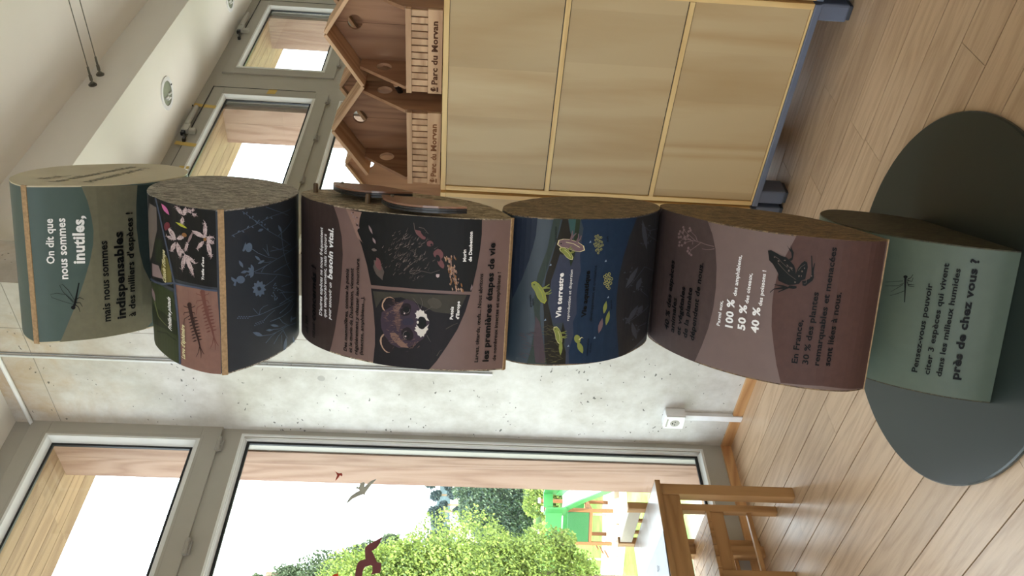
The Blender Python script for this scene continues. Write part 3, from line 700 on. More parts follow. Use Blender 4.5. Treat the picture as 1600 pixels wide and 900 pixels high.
TEXTS = [
  (1, 'On dit que', -0.1873, -0.0532, -0.0775, -0.0563, 0.0171, 'white', 1, 0),
  (1, 'nous sommes', -0.2267, -0.0794, -0.0771, -0.0821, 0.0188, 'white', 1, 0),
  (1, 'inutiles,', -0.1904, -0.1172, -0.0724, -0.1223, 0.0255, 'white', 2, 0),
  (1, 'mais nous sommes', -0.3448, -0.1682, -0.138, -0.1708, 0.0194, 'black', 1, 0),
  (1, 'indispensables', -0.3437, -0.2056, -0.1189, -0.2096, 0.0228, 'black', 2, 0),
  (1, "à des milliers d'espèces !", -0.3428, -0.232, -0.0726, -0.238, 0.0181, 'black', 1, 0),
  (2, "Trèfle d'eau", -0.1572, 0.0406, -0.1053, 0.0392, 0.0061, 'white', 1, 0.2),
  (2, "Larve d'éphémère", -0.3515, 0.1066, -0.2713, 0.1037, 0.0137, 'cream', 1, 0.2),
  (2, 'Fritillaire pintade', -0.2969, 0.1596, -0.2192, 0.1586, 0.0191, 'white', 1, 0.2),
  (2, "Cistude d'Europe", -0.1892, 0.1794, -0.1136, 0.1781, 0.0198, 'cream', 1, 0.2),
  (3, 'et les', -0.3388, 0.5459, -0.2946, 0.5522, 0.0208, 'black', 1, 0.15),
  (3, 'tous sont', -0.3416, 0.5105, -0.3035, 0.5105, 0.0156, 'black', 1, 0.15),
  (3, 'concernés !', -0.297, 0.5072, -0.1604, 0.5044, 0.022, 'black', 2, 0.15),
  (3, "D'autres espèces ne nous fréquentent", -0.276, 0.4784, -0.0587, 0.4758, 0.0117, 'white', 1, 0.15),
  (3, 'que temporairement, mais toujours', -0.2765, 0.4617, -0.0721, 0.4613, 0.0111, 'white', 1, 0.15),
  (3, 'pour assouvir un', -0.277, 0.4444, -0.1862, 0.4428, 0.0105, 'white', 1, 0.15),
  (3, 'besoin vital.', -0.1777, 0.4406, -0.0538, 0.4379, 0.0173, 'white', 2, 0.15),
  (3, 'Des mammifères, comme le putois', -0.3454, 0.3924, -0.1437, 0.389, 0.0099, 'black', 1, 0.12),
  (3, 'et le murin de Daubenton, viennent', -0.346, 0.3771, -0.1399, 0.3749, 0.0098, 'black', 1, 0.12),
  (3, 'régulièrement y chasser leur nourriture', -0.3472, 0.361, -0.1151, 0.359, 0.0094, 'black', 1, 0.12),
  (3, '(insectes, amphibiens...).', -0.346, 0.3461, -0.2021, 0.3442, 0.0092, 'black', 1, 0.12),
  (3, 'Larves, têtards, œufs... Nous abritons', -0.3383, 0.0692, -0.1263, 0.0671, 0.0088, 'black', 1, 0),
  (3, 'les premières étapes de vie', -0.3374, 0.0443, -0.0546, 0.0425, 0.0147, 'black', 2, 0),
  (3, 'de nombreux insectes et amphibiens !', -0.3357, 0.0264, -0.1226, 0.0255, 0.0087, 'black', 1, 0),
  (3, 'Murin', -0.0983, 0.1073, -0.0707, 0.1085, 0.0072, 'white', 2, 0),
  (3, 'de Daubenton', -0.098, 0.0948, -0.0294, 0.0957, 0.0072, 'white', 2, 0),
  (3, 'Putois', -0.2352, 0.1314, -0.2048, 0.1308, 0.0073, 'white', 2, 0),
  (3, "d'Europe", -0.2341, 0.1178, -0.1914, 0.1173, 0.0073, 'white', 2, 0),
  (4, 'Vie terrestre', -0.2384, -0.2005, -0.1284, -0.2001, 0.0126, 'white', 2, 0),
  (4, 'reproduction et dispersion', -0.2462, -0.222, -0.1206, -0.2218, 0.007, 'white', 0, 0),
  (4, 'Vie aquatique', -0.2388, -0.265, -0.1241, -0.2663, 0.0125, 'black', 2, 0),
  (4, 'développement et croissance', -0.2508, -0.2828, -0.1118, -0.284, 0.0078, 'black', 0, 0),
  (4, 'grenouille', -0.2147, -0.1299, -0.1846, -0.1269, 0.0046, 'black', 0, 0),
  (4, 'adulte', -0.2101, -0.1352, -0.1934, -0.1336, 0.0046, 'black', 0, 0),
  (4, 'reproduction', -0.0541, -0.1777, -0.0179, -0.1751, 0.0045, 'black', 0, 0),
  (4, 'œufs', -0.0556, -0.3115, -0.042, -0.3094, 0.0059, 'black', 0, 0),
  (4, 'têtards', -0.2263, -0.3432, -0.2026, -0.3396, 0.0059, 'black', 0, 0),
  (4, 'métamorphose', -0.3377, -0.2794, -0.2938, -0.279, 0.0055, 'black', 0, 0),
  (4, 'en cours', -0.3301, -0.2872, -0.3055, -0.2873, 0.0055, 'black', 0, 0),
  (5, '40 % des espèces', -0.3071, 0.5462, -0.1228, 0.5497, 0.019, 'black', 1, 0.15),
  (5, 'animales', -0.3072, 0.5217, -0.2151, 0.5249, 0.0175, 'black', 1, 0.15),
  (5, 'et végétales', -0.3072, 0.4972, -0.1794, 0.4977, 0.0161, 'black', 1, 0.12),
  (5, 'de la planète', -0.3067, 0.4728, -0.1751, 0.4728, 0.0158, 'black', 1, 0.1),
  (5, 'dépendent de nous.', -0.3067, 0.4484, -0.1052, 0.4467, 0.0153, 'black', 1, 0.08),
  (5, 'Parmi eux,', -0.2481, 0.3785, -0.1845, 0.3776, 0.0093, 'white', 1, 0),
  (5, '100 %', -0.2451, 0.3451, -0.1751, 0.3484, 0.0194, 'white', 2, 0),
  (5, 'des amphibiens,', -0.1654, 0.3449, -0.0656, 0.3442, 0.0097, 'white', 1, 0),
  (5, '50 %', -0.244, 0.3138, -0.1818, 0.3163, 0.0184, 'white', 2, 0),
  (5, 'des oiseaux,', -0.1773, 0.3135, -0.1034, 0.3132, 0.0093, 'white', 1, 0),
  (5, '40 %', -0.2439, 0.2818, -0.1811, 0.2846, 0.0175, 'white', 2, 0),
  (5, 'des poissons !', -0.1766, 0.2814, -0.0914, 0.2824, 0.0089, 'white', 1, 0),
  (5, 'En France,', -0.3001, 0.1854, -0.1947, 0.1869, 0.0134, 'black', 1, 0),
  (5, '30 % des plantes', -0.2993, 0.1621, -0.1251, 0.1621, 0.0133, 'black', 1, 0),
  (5, 'remarquables et menacées', -0.2989, 0.1378, -0.0182, 0.1385, 0.0133, 'black', 1, 0),
  (5, 'sont liées à nous.', -0.2978, 0.1136, -0.1203, 0.1133, 0.0137, 'black', 1, 0),
  (6, 'Pensez-vous pouvoir', -0.3129, 0.1647, -0.0959, 0.1663, 0.0126, 'black', 1, 0),
  (6, 'citer 3 espèces qui vivent', -0.3131, 0.1384, -0.0439, 0.1403, 0.0124, 'black', 1, 0),
  (6, 'dans les milieux humides', -0.3123, 0.1133, -0.0528, 0.1159, 0.0122, 'black', 1, 0),
  (6, 'près de chez vous ?', -0.3127, 0.0775, -0.026, 0.083, 0.0174, 'black', 2, 0),
]
SIDE_TEXT = [('Et si...', [-2.1132, 2.2949, -2.1602, 2.2836]), ('les milieux humides', [-2.0739, 2.247, -2.45, 2.2047]), ('pouvaient parler ?', [-2.0949, 2.1831, -2.4362, 2.1616])]
# printed artwork per block: flat outlines in tenths of a millimetre, (across, along the curve)
ART = [
 (1, 'colour_field', [
(1,'olive','-13 -1217 -371 -116 -393 -63 -339 -26 -338 31 -391 90 -504 161 -562 209 -478 204 -508 220 -16 -693 39 -656 25 -749 139 -207 1348 -81 386 124 485 28 479 40 586 0 363 46 29 692'),
(2,'darkteal','-63 -2575 -519 62 -581 20 -597 -43 -435 -96 -398 -186 -46 -228 958 -142 1204 6 392 -108'),
 ]),
 (1, 'dragonfly_drawing', [
(3,'black','-2988 -905 100 -26 202 -42 302 -62 7 24 -298 73 -197 53 -92 35'),
(3,'black','-3002 -911 -26 9 -17 19 -5 25 9 24 20 17 27 5 25 -8 18 -19 5 -25 -9 -25 -21 -17'),
(3,'ink','-2837 -914 287 130 152 114 -16 71 -161 -54 -305 -213 6 -6 304 212 155 53 9 -58 -149 -112 -287 -130'),
(3,'ink','-2876 -901 216 175 55 193 -21 140 -88 -24 -122 -246 -86 -202 9 -2 85 201 121 245 74 24 19 -135 -54 -190 -214 -173'),
(3,'black','-2806 -937 42 -78 -50 -85 10 -5 57 89 -37 87'),
(3,'black','-2892 -917 -5 -96 -98 -44 5 -9 108 45 13 102'),
(3,'black','-2929 -899 -77 -70 -117 -29 3 -10 122 26 86 69'),
 ]),
 (2, 'clover_photograph', [
(1,'photoblack','4 2317 29 -1389 -48 -813 -1691 12 16 520 -7 725 334 139 404 209 505 275'),
(2,'petal','-502 722 -72 -88 -39 -87 -11 -102 2 -84 53 49 50 73 20 98'),
(2,'petal','-543 614 -17 -46 4 -4 27 37'),
(2,'petal','-605 401 66 -23 1 5 -64 35'),
(2,'petald','-535 620 -71 19 0 -6 70 -32'),
(2,'petal','-521 629 25 68 -4 3 -35 -57'),
(2,'petald','-529 608 -19 49 -4 0 8 -52'),
(2,'petald','-519 672 -65 17 0 -5 63 -32'),
(2,'petald','-598 403 -9 60 -5 0 -1 -58'),
(2,'petal','-567 536 -33 -36 3 -5 40 24'),
(2,'petald','-520 640 -35 95 -4 -1 24 -98'),
(2,'petal','-595 453 -40 -47 3 -4 48 37'),
(2,'petald','-564 542 -52 -26 2 -5 57 13'),
(2,'petal','-531 608 -37 70 -3 -3 27 -74'),
(2,'petal','-619 393 -13 -37 4 -3 23 29'),
(2,'petal','-539 570 18 80 -4 3 -29 -73'),
(2,'petal','-557 567 -41 -33 3 -5 47 21'),
(2,'petald','-562 555 -21 -81 4 -3 31 74'),
(2,'petald','-601 434 19 -39 4 2 -8 41'),
(2,'petal','-557 569 -40 -47 3 -5 48 36'),
(2,'petal','-552 579 -44 -28 3 -5 49 15'),
(2,'petal','-537 578 14 46 -4 4 -24 -38'),
(2,'petald','-548 551 -27 59 -4 -2 17 -62'),
(2,'petal','-615 358 12 56 -4 2 -22 -50'),
(2,'petal','-565 539 -32 -17 2 -6 37 4'),
(2,'petal','-587 430 28 75 -4 4 -38 -68'),
(2,'petal','-567 487 12 54 -4 3 -22 -47'),
(2,'petald','-524 622 -4 87 -5 1 -6 -83'),
(2,'petald','-588 469 -37 -20 2 -5 42 8'),
(2,'petal','-568 536 2 -64 4 -2 10 61'),
(2,'petal','-578 465 -29 47 -4 -3 20 -51'),
(2,'petal','-524 664 -44 -3 1 -6 46 -11'),
(2,'petal','-644 362 115 -41 93 -13 90 16 72 25 -77 32 -94 23 -92 -6'),
(2,'petald','-339 355 -32 43 -3 -3 22 -48'),
(2,'petald','-579 356 35 -53 4 2 -26 57'),
(2,'petal','-281 342 48 48 -3 4 -55 -38'),
(2,'petal','-439 359 -16 -41 4 -3 25 34'),
(2,'petald','-477 349 47 45 -3 4 -54 -35'),
(2,'petald','-325 349 -2 69 -4 1 -9 -67'),
(2,'petald','-476 361 -43 46 -3 -3 35 -53'),
(2,'petal','-282 342 27 24 -3 4 -33 -14'),
(2,'petal','-347 359 -69 6 0 -5 69 -17'),
(2,'petald','-365 354 -23 58 -4 0 13 -61'),
(2,'petal','-299 357 -32 -11 1 -5 35 1'),
(2,'petald','-589 354 34 -27 3 3 -27 35'),
(2,'petal','-305 347 8 77 -4 1 -19 -72'),
(2,'petald','-531 352 31 63 -4 3 -40 -55'),
(2,'petal','-294 352 -23 39 -4 -2 13 -42'),
(2,'petal','-439 348 51 -38 2 4 -44 46'),
(2,'petal','-582 363 -23 -66 4 -3 33 61'),
(2,'petald','-491 363 -36 21 -2 -4 31 -30'),
(2,'petal','-469 348 47 -8 1 5 -46 18'),
(2,'petal','-354 345 46 -30 2 4 -40 39'),
(2,'petald','-546 352 37 61 -3 4 -46 -53'),
(2,'petal','-455 347 48 18 -2 5 -51 -7'),
(2,'petal','-394 349 32 -49 3 2 -22 54'),
(2,'petal','-342 358 -53 -39 2 -4 60 29'),
(2,'petald','-363 359 -67 33 -1 -4 62 -43'),
(2,'petal','-424 349 45 -52 3 2 -36 59'),
(2,'petald','-390 358 -20 -33 3 -3 29 25'),
(2,'petald','-415 353 -5 58 -4 1 -6 -57'),
(2,'petal','-476 348 74 -5 0 4 -74 17'),
(2,'petald','-369 347 21 44 -4 3 -30 -36'),
(2,'petald','-335 347 17 76 -5 3 -27 -71'),
(2,'petald','-389 356 -23 41 -4 -1 14 -46'),
(2,'petal','-275 356 -49 28 -2 -5 44 -37'),
(2,'petald','-370 346 24 41 -4 4 -32 -33'),
(2,'petal','-642 338 -59 -35 -31 -42 -9 -54 4 -49 43 20 40 35 16 49'),
(2,'petal','-673 271 62 -13 1 4 -60 25'),
(2,'petald','-657 292 48 48 -3 4 -55 -39'),
(2,'petal','-705 216 -46 19 -1 -4 41 -28'),
(2,'petal','-697 216 0 66 -5 1 -10 -64'),
(2,'petal','-723 180 72 -22 1 4 -68 33'),
(2,'petal','-678 281 16 -62 4 0 -5 63'),
(2,'petald','-724 192 15 -38 5 1 -6 40'),
(2,'petald','-709 199 58 5 0 5 -60 5'),
(2,'petal','-721 172 60 31 -2 4 -65 -20'),
(2,'petal','-726 166 43 17 -2 5 -46 -8'),
(2,'petald','-708 194 3 56 -4 1 -14 -53'),
(2,'petald','-723 177 -37 39 -3 -2 29 -46'),
(2,'petal','-672 270 -26 29 -3 -2 17 -35'),
(2,'petald','-721 175 -24 54 -4 -1 13 -57'),
(2,'petal','-682 252 -30 26 -3 -3 22 -33'),
(2,'petald','-700 238 23 -58 4 0 -12 61'),
(2,'petald','-702 224 -38 11 -2 -4 35 -21'),
(2,'petal','-689 229 35 38 -3 4 -43 -30'),
(2,'petal','-669 295 -45 -8 1 -5 47 -3'),
(2,'petal','-662 316 -128 17 -99 -10 -91 -40 -69 -46 86 -14 103 0 95 29'),
(2,'petald','-774 285 62 -13 1 5 -61 24'),
(2,'petal','-727 311 -63 -6 0 -5 65 -5'),
(2,'petal','-727 309 -40 13 -2 -4 37 -24'),
(2,'petal','-1004 239 40 41 -3 4 -47 -32'),
(2,'petal','-955 248 53 46 -3 4 -60 -37'),
(2,'petal','-900 259 55 26 -2 5 -60 -16'),
(2,'petald','-890 277 -50 -43 3 -4 57 33'),
(2,'petald','-881 275 -36 28 -3 -3 29 -36'),
(2,'petald','-881 267 1 50 -4 1 -12 -47'),
(2,'petal','-822 287 -41 39 -4 -3 34 -46'),
(2,'petal','-807 278 37 26 -2 4 -43 -16'),
(2,'petal','-754 304 -31 -49 4 -3 40 41'),
(2,'petal','-788 285 7 56 -4 1 -18 -51'),
(2,'petald','-1004 247 -30 63 -4 -1 19 -66'),
(2,'petal','-834 288 -44 -30 2 -4 50 20'),
(2,'petald','-749 291 39 58 -3 3 -48 -50'),
(2,'petal','-1030 235 50 -22 2 4 -45 32'),
(2,'petald','-992 257 -54 -18 1 -4 58 7'),
(2,'petal','-970 252 -22 71 -4 -1 11 -71'),
(2,'petal','-1019 240 52 -53 3 2 -44 60'),
(2,'petald','-911 262 0 77 -4 1 -11 -75'),
(2,'petal','-1029 249 -30 -20 3 -4 34 10'),
(2,'petal','-728 294 38 27 -2 4 -44 -16'),
(2,'petal','-955 262 -41 -57 3 -3 50 50'),
(2,'petal','-745 307 -43 -11 1 -5 46 0'),
(2,'petal','-1021 243 14 -34 5 0 -4 37'),
(2,'petald','-790 298 -64 -4 0 -5 65 -8'),
(2,'petald','-987 257 -50 11 -1 -4 48 -22'),
(2,'petald','-725 306 -49 65 -3 -2 40 -71'),
(2,'petald','-903 274 -44 5 0 -4 43 -17'),
(2,'petald','-828 290 -49 -16 1 -5 53 5'),
(2,'petald','-1026 249 -66 8 0 -5 65 -18'),
(2,'petal','-1039 237 31 -44 3 2 -21 49'),
(2,'petald','-796 286 -6 39 -5 0 -4 -38'),
(2,'petald','-916 256 49 32 -2 4 -55 -22'),
(2,'petal','-756 298 13 -43 5 0 -2 44'),
(2,'petal','-691 388 -39 86 -45 58 -60 34 -55 16 27 -64 40 -65 54 -39'),
(2,'petal','-845 527 30 -50 4 2 -21 55'),
(2,'petald','-863 563 -12 51 -5 0 1 -50'),
(2,'petal','-714 413 8 48 -4 2 -19 -42'),
(2,'petald','-764 447 38 -21 2 4 -33 32'),
(2,'petal','-762 459 11 71 -4 2 -22 -66'),
(2,'petal','-839 524 19 -86 4 0 -8 86'),
(2,'petald','-849 531 63 -20 1 5 -61 33'),
(2,'petald','-723 429 -48 21 -1 -4 44 -32'),
(2,'petal','-892 588 -47 -46 3 -5 54 34'),
(2,'petal','-889 572 34 -74 4 2 -24 77'),
(2,'petald','-834 536 -72 3 0 -6 73 -17'),
(2,'petald','-741 441 -34 -19 2 -5 39 7'),
(2,'petald','-813 514 -15 60 -4 0 3 -60'),
(2,'petal','-849 530 64 -40 2 5 -60 51'),
(2,'petald','-746 451 -44 32 -2 -4 38 -41'),
(2,'petald','-820 518 -51 -30 2 -5 56 17'),
(2,'petal','-776 474 -3 50 -5 2 -8 -47'),
(2,'petal','-748 453 -69 49 -2 -4 64 -59'),
(2,'petald','-730 426 -22 -44 3 -3 32 34'),
(2,'petald','-871 571 -13 48 -4 0 1 -47'),
(2,'petald','-857 539 43 -12 1 5 -41 25'),
(2,'petal','-620 337 -15 -51 2 -41 21 -37 26 -29 13 33 5 41 -16 39'),
(2,'petal','-592 236 -33 17 -2 -3 27 -27'),
(2,'petald','-600 244 70 7 -1 4 -71 5'),
(2,'petal','-605 291 -56 27 -2 -4 52 -37'),
(2,'petal','-581 194 -19 73 -5 0 9 -75'),
(2,'petal','-603 283 30 49 -3 3 -39 -41'),
(2,'petal','-601 217 2 -53 4 0 9 50'),
(2,'petal','-602 235 -37 -42 3 -4 45 34'),
(2,'petal','-599 261 -59 21 -1 -4 55 -31'),
(2,'petald','-600 212 39 -60 3 2 -29 64'),
(2,'petal','-603 284 -54 27 -2 -4 49 -36'),
(2,'petald','-608 257 38 -25 2 3 -31 34'),
(2,'petal','-598 205 -18 -55 5 -2 28 50'),
(2,'petal','-591 187 -43 -42 3 -3 50 33'),
(2,'petal','-595 246 -65 40 -2 -4 60 -48'),
(2,'petal','-789 1256 103 27 68 62 43 119 21 129 -71 -16 -75 -52 -50 -107'),
(2,'petald','-588 1515 13 108 -4 7 -25 -94'),
(2,'petald','-628 1493 -76 38 0 -9 77 -60'),
(2,'petal','-704 1360 -28 93 -5 -2 19 -95'),
(2,'petal','-576 1574 -56 21 0 -10 57 -44'),
(2,'petald','-675 1385 19 125 -5 6 -30 -111'),
(2,'petald','-733 1327 -31 64 -4 -3 23 -72'),
(2,'petal','-603 1531 11 -93 5 -2 0 87'),
(2,'petal','-594 1552 -60 -51 3 -10 67 29'),
(2,'petald','-562 1595 16 -81 5 -1 -5 78'),
(2,'petald','-640 1443 -13 82 -5 2 1 -78'),
(2,'petal','-612 1478 24 87 -5 8 -34 -70'),
(2,'petal','-623 1504 1 -106 5 -4 11 96'),
(2,'petald','-582 1555 37 -116 4 2 -26 120'),
(2,'petal','-627 1502 -26 -89 4 -7 37 71'),
(2,'petald','-640 1472 17 -79 5 -1 -6 77'),
(2,'petald','-638 1461 -41 87 -3 -4 33 -97'),
(2,'petald','-568 1597 -26 -71 4 -8 37 48'),
(2,'petald','-696 1358 16 64 -5 7 -25 -50'),
(2,'petal','-545 1583 -1 82 -5 6 -11 -69'),
(2,'petald','-692 1364 8 106 -5 5 -19 -95'),
(2,'petald','-571 1591 -24 -57 4 -9 33 34'),
(2,'petald','-578 1529 47 41 -3 10 -54 -19'),
(2,'petal','-702 1363 44 -45 1 6 -38 61'),
(2,'petal','-580 1534 52 -24 0 9 -52 46'),
(2,'petal','-725 1358 -19 -120 4 -5 30 108'),
(2,'petal','-657 1452 7 -140 5 -3 5 132'),
(2,'petald','-711 1377 -73 -9 2 -9 76 -12'),
(2,'petald','-668 1394 33 109 -4 7 -43 -91'),
(2,'petal','-702 1388 -14 -111 5 -4 25 99'),
(2,'petal','-711 1359 -47 82 -2 -4 39 -93'),
(2,'petal','-764 1233 -9 -99 12 -72 39 -57 44 -41 11 61 -3 72 -31 66'),
(2,'petald','-715 1075 55 13 -2 7 -59 5'),
(2,'petal','-722 1119 -63 58 -2 -6 59 -72'),
(2,'petal','-732 1116 -14 -70 5 -4 24 59'),
(2,'petal','-720 1070 36 -72 4 3 -27 78'),
(2,'petal','-729 1105 -10 -72 4 -4 22 61'),
(2,'petal','-703 1024 -9 -53 4 -4 20 44'),
(2,'petald','-714 1070 63 13 -1 7 -67 5'),
(2,'petald','-721 1104 50 61 -3 7 -58 -45'),
(2,'petald','-683 975 63 18 -1 7 -67 -2'),
(2,'petald','-694 989 29 -101 4 1 -18 102'),
(2,'petal','-714 1075 63 28 -2 7 -68 -10'),
(2,'petal','-684 992 -50 10 0 -6 50 -27'),
(2,'petal','-711 1056 69 -12 0 6 -70 30'),
(2,'petald','-705 1036 46 -5 0 6 -47 22'),
(2,'petal','-677 984 -38 78 -3 -2 28 -83'),
(2,'petal','-838 1280 -73 131 -66 78 -68 20 -56 -11 51 -103 63 -86 66 -35'),
(2,'petald','-993 1393 51 -121 4 3 -42 128'),
(2,'petald','-1040 1454 -43 140 -4 -2 33 -143'),
(2,'petald','-918 1358 -45 33 -1 -7 42 -51'),
(2,'petald','-1048 1437 80 -35 0 9 -82 58'),
(2,'petal','-1040 1460 -61 64 -1 -8 58 -82'),
(2,'petal','-1036 1432 28 55 -3 9 -38 -34'),
(2,'petald','-1066 1471 -17 153 -5 3 5 -148'),
(2,'petal','-1094 1478 51 -65 2 7 -46 81'),
(2,'petald','-881 1326 -45 -17 1 -8 51 -5'),
(2,'petald','-1061 1448 64 -59 1 7 -62 80'),
(2,'petal','-1047 1443 21 46 -4 9 -31 -26'),
(2,'petal','-1030 1430 19 68 -4 7 -30 -49'),
(2,'petal','-1004 1422 -26 -51 4 -8 35 31'),
(2,'petald','-996 1417 -57 -58 3 -8 65 36'),
(2,'petal','-951 1383 -53 3 1 -8 56 -24'),
(2,'petal','-1040 1432 45 -81 3 4 -37 93'),
(2,'petald','-1016 1439 -38 -2 1 -9 42 -22'),
(2,'petal','-1087 1485 5 -131 5 -3 7 121'),
(2,'petald','-925 1362 -54 -8 1 -8 58 -14'),
(2,'petal','-964 1371 48 -115 4 3 -39 121'),
(2,'petald','-1061 1451 62 28 -2 10 -69 -5'),
(2,'petal','-828 1219 -125 38 -90 -14 -73 -69 -50 -80 85 -28 95 -5 79 48'),
(2,'petal','-1022 1155 -61 72 -2 -5 55 -85'),
(2,'petald','-926 1197 -37 -49 3 -6 45 32'),
(2,'petal','-1121 1119 -58 61 -2 -5 53 -75'),
(2,'petald','-1127 1123 -58 -6 2 -7 61 -13'),
(2,'petald','-985 1153 4 115 -5 3 -15 -107'),
(2,'petal','-1100 1105 33 25 -2 7 -40 -7'),
(2,'petald','-1155 1099 36 -95 4 1 -25 99'),
(2,'petal','-1076 1140 -18 -54 4 -6 28 41'),
(2,'petald','-1048 1147 -8 -98 5 -3 19 89'),
(2,'petal','-880 1196 -22 114 -5 0 11 -112'),
(2,'petal','-961 1160 70 -48 1 7 -67 63'),
(2,'petald','-914 1201 -52 -3 1 -7 54 -16'),
(2,'petal','-876 1207 -53 84 -3 -5 46 -93'),
(2,'petal','-1082 1114 19 91 -5 4 -30 -78'),
(2,'petal','-1115 1111 -21 75 -4 0 9 -76'),
(2,'petald','-983 1168 9 -73 4 -2 4 69'),
(2,'petald','-1148 1112 -63 40 -1 -7 61 -56'),
(2,'petald','-1039 1144 -49 98 -4 -3 41 -105'),
(2,'petal','-979 1159 52 -87 3 3 -43 97'),
(2,'petal','-1102 1116 -23 76 -5 0 12 -78'),
(2,'petald','-1084 1138 -54 -3 1 -7 56 -16'),
(2,'petal','-1072 1130 -30 73 -4 -2 20 -77'),
(2,'petal','-1044 1128 13 58 -4 5 -24 -46'),
(2,'petal','-1065 1130 -20 61 -5 -1 9 -62'),
(2,'petald','-1054 1141 -38 54 -3 -4 31 -64'),
(2,'petald','-1077 1128 -32 81 -4 -2 22 -85'),
(2,'petal','-999 1142 28 27 -2 7 -36 -9'),
(2,'petal','-1094 1113 -2 106 -5 3 -10 -99'),
(2,'petal','-1029 1155 -69 52 -1 -7 66 -67'),
(2,'petald','-923 1192 1 -105 5 -2 10 97'),
(2,'petald','-1111 1129 -52 -7 1 -7 55 -12'),
(2,'petald','-1040 1147 -38 48 -3 -4 32 -60'),
(2,'petal','-786 1235 39 106 11 109 -15 138 -27 133 -25 -88 -17 -117 6 -128'),
(2,'petald','-781 1473 -41 -8 1 -9 46 -16'),
(2,'petal','-774 1519 -62 83 -1 -7 56 -99'),
(2,'petal','-774 1343 22 84 -4 7 -32 -69'),
(2,'petal','-776 1309 47 67 -3 7 -56 -47'),
(2,'petal','-772 1658 51 41 -3 11 -58 -16'),
(2,'petald','-786 1712 26 -125 5 -1 -14 124'),
(2,'petal','-782 1349 77 -64 1 7 -75 82'),
(2,'petald','-776 1357 -61 113 -3 -5 54 -123'),
(2,'petal','-783 1511 59 -124 3 3 -50 136'),
(2,'petald','-779 1568 -67 2 2 -10 70 -26'),
(2,'petald','-789 1365 14 -93 5 -2 -2 90'),
(2,'petal','-777 1409 -63 63 -1 -8 60 -80'),
(2,'petal','-780 1481 -40 0 1 -9 43 -24'),
(2,'petal','-785 1325 48 -51 2 6 -43 67'),
(2,'petald','-771 1714 -49 130 -4 -4 40 -138'),
(2,'petald','-783 1521 48 -121 4 3 -40 129'),
(2,'petald','-778 1517 -53 17 0 -10 55 -39'),
(2,'petal','-785 1579 -1 -127 5 -4 13 114'),
(2,'petald','-772 1396 39 73 -3 9 -49 -53'),
(2,'petal','-772 1398 -36 118 -5 -2 27 -120'),
(2,'petald','-771 1411 17 83 -4 7 -28 -66'),
(2,'petal','-784 1367 -47 -17 2 -9 51 -4'),
(2,'petal','-1054 952 -115 92 -95 46 -95 4 -74 -19 78 -66 96 -59 94 -16'),
(2,'petald','-1436 1070 36 -73 4 2 -27 79'),
(2,'petald','-1197 1006 -35 53 -3 -3 26 -61'),
(2,'petald','-1177 1001 -42 51 -3 -4 36 -61'),
(2,'petal','-1356 1041 42 -49 3 4 -36 60'),
(2,'petal','-1182 999 -18 -71 5 -4 28 60'),
(2,'petald','-1138 975 23 -52 4 1 -12 56'),
(2,'petal','-1234 1020 -71 74 -2 -5 65 -86'),
(2,'petald','-1310 1037 -1 -73 4 -3 14 67'),
(2,'petal','-1359 1055 -11 -76 4 -4 23 67'),
(2,'petald','-1282 1030 -30 82 -5 -1 21 -85'),
(2,'petal','-1168 978 48 7 -2 7 -50 10'),
(2,'petal','-1387 1055 32 -79 4 2 -21 82'),
(2,'petald','-1414 1080 -71 -22 2 -7 76 5'),
(2,'petald','-1166 996 -47 71 -4 -4 40 -79'),
(2,'petald','-1153 984 -4 67 -5 3 -7 -63'),
(2,'petald','-1154 976 49 61 -4 6 -57 -46'),
(2,'petal','-1409 1056 73 -43 1 6 -71 58'),
(2,'petal','-1229 1007 17 -65 5 0 -6 64'),
(2,'petal','-1342 1035 41 13 -2 7 -45 3'),
(2,'petald','-1298 1031 -10 101 -5 2 -1 -97'),
(2,'petal','-1146 989 -21 -45 4 -5 30 32'),
(2,'petal','-1168 1001 -73 5 1 -7 74 -22'),
(2,'petald','-1327 1051 -64 48 -2 -6 60 -61'),
(2,'petald','-1260 1008 39 9 -2 7 -42 8'),
(2,'petald','-1419 1066 19 104 -5 5 -30 -94'),
(2,'petald','-1137 977 21 -110 5 -1 -10 110'),
(2,'petald','-1368 1043 52 -35 2 5 -49 50'),
(2,'petald','-1327 1043 -2 -83 5 -3 14 76'),
(2,'petald','-1372 1058 -4 -75 5 -3 15 67'),
(2,'petal','-1292 1019 57 -43 1 5 -52 57'),
(2,'petald','-1271 1014 42 45 -3 6 -50 -30'),
(2,'petald','-1304 1031 22 -91 4 0 -10 91'),
(2,'petal','-1054 952 -157 -29 -118 -52 -102 -89 -75 -85 107 13 124 38 108 76'),
(2,'petal','-1396 767 -77 10 0 -6 79 -25'),
(2,'petal','-1331 786 40 -30 2 5 -35 42'),
(2,'petald','-1403 763 -46 0 0 -7 48 -14'),
(2,'petal','-1170 878 59 -55 2 5 -53 66'),
(2,'petal','-1406 746 46 -49 2 4 -38 59'),
(2,'petal','-1212 872 -55 -15 2 -6 58 0'),
(2,'petal','-1414 758 -26 -30 3 -5 33 17'),
(2,'petal','-1412 758 -48 0 0 -6 50 -15'),
(2,'petald','-1292 818 27 -95 5 0 -17 97'),
(2,'petald','-1500 712 -46 -21 2 -5 51 6'),
(2,'petald','-1363 764 58 -12 0 6 -57 27'),
(2,'petal','-1232 855 -43 33 -2 -4 38 -46'),
(2,'petald','-1439 745 -53 -19 2 -6 57 4'),
(2,'petal','-1251 850 -29 -48 4 -5 37 35'),
(2,'petal','-1434 747 -70 -14 2 -6 72 -1'),
(2,'petal','-1325 785 13 56 -4 3 -24 -46'),
(2,'petald','-1357 785 -62 46 -2 -5 58 -59'),
(2,'petal','-1330 800 8 -83 5 -1 4 80'),
(2,'petal','-1416 737 77 -42 1 6 -73 54'),
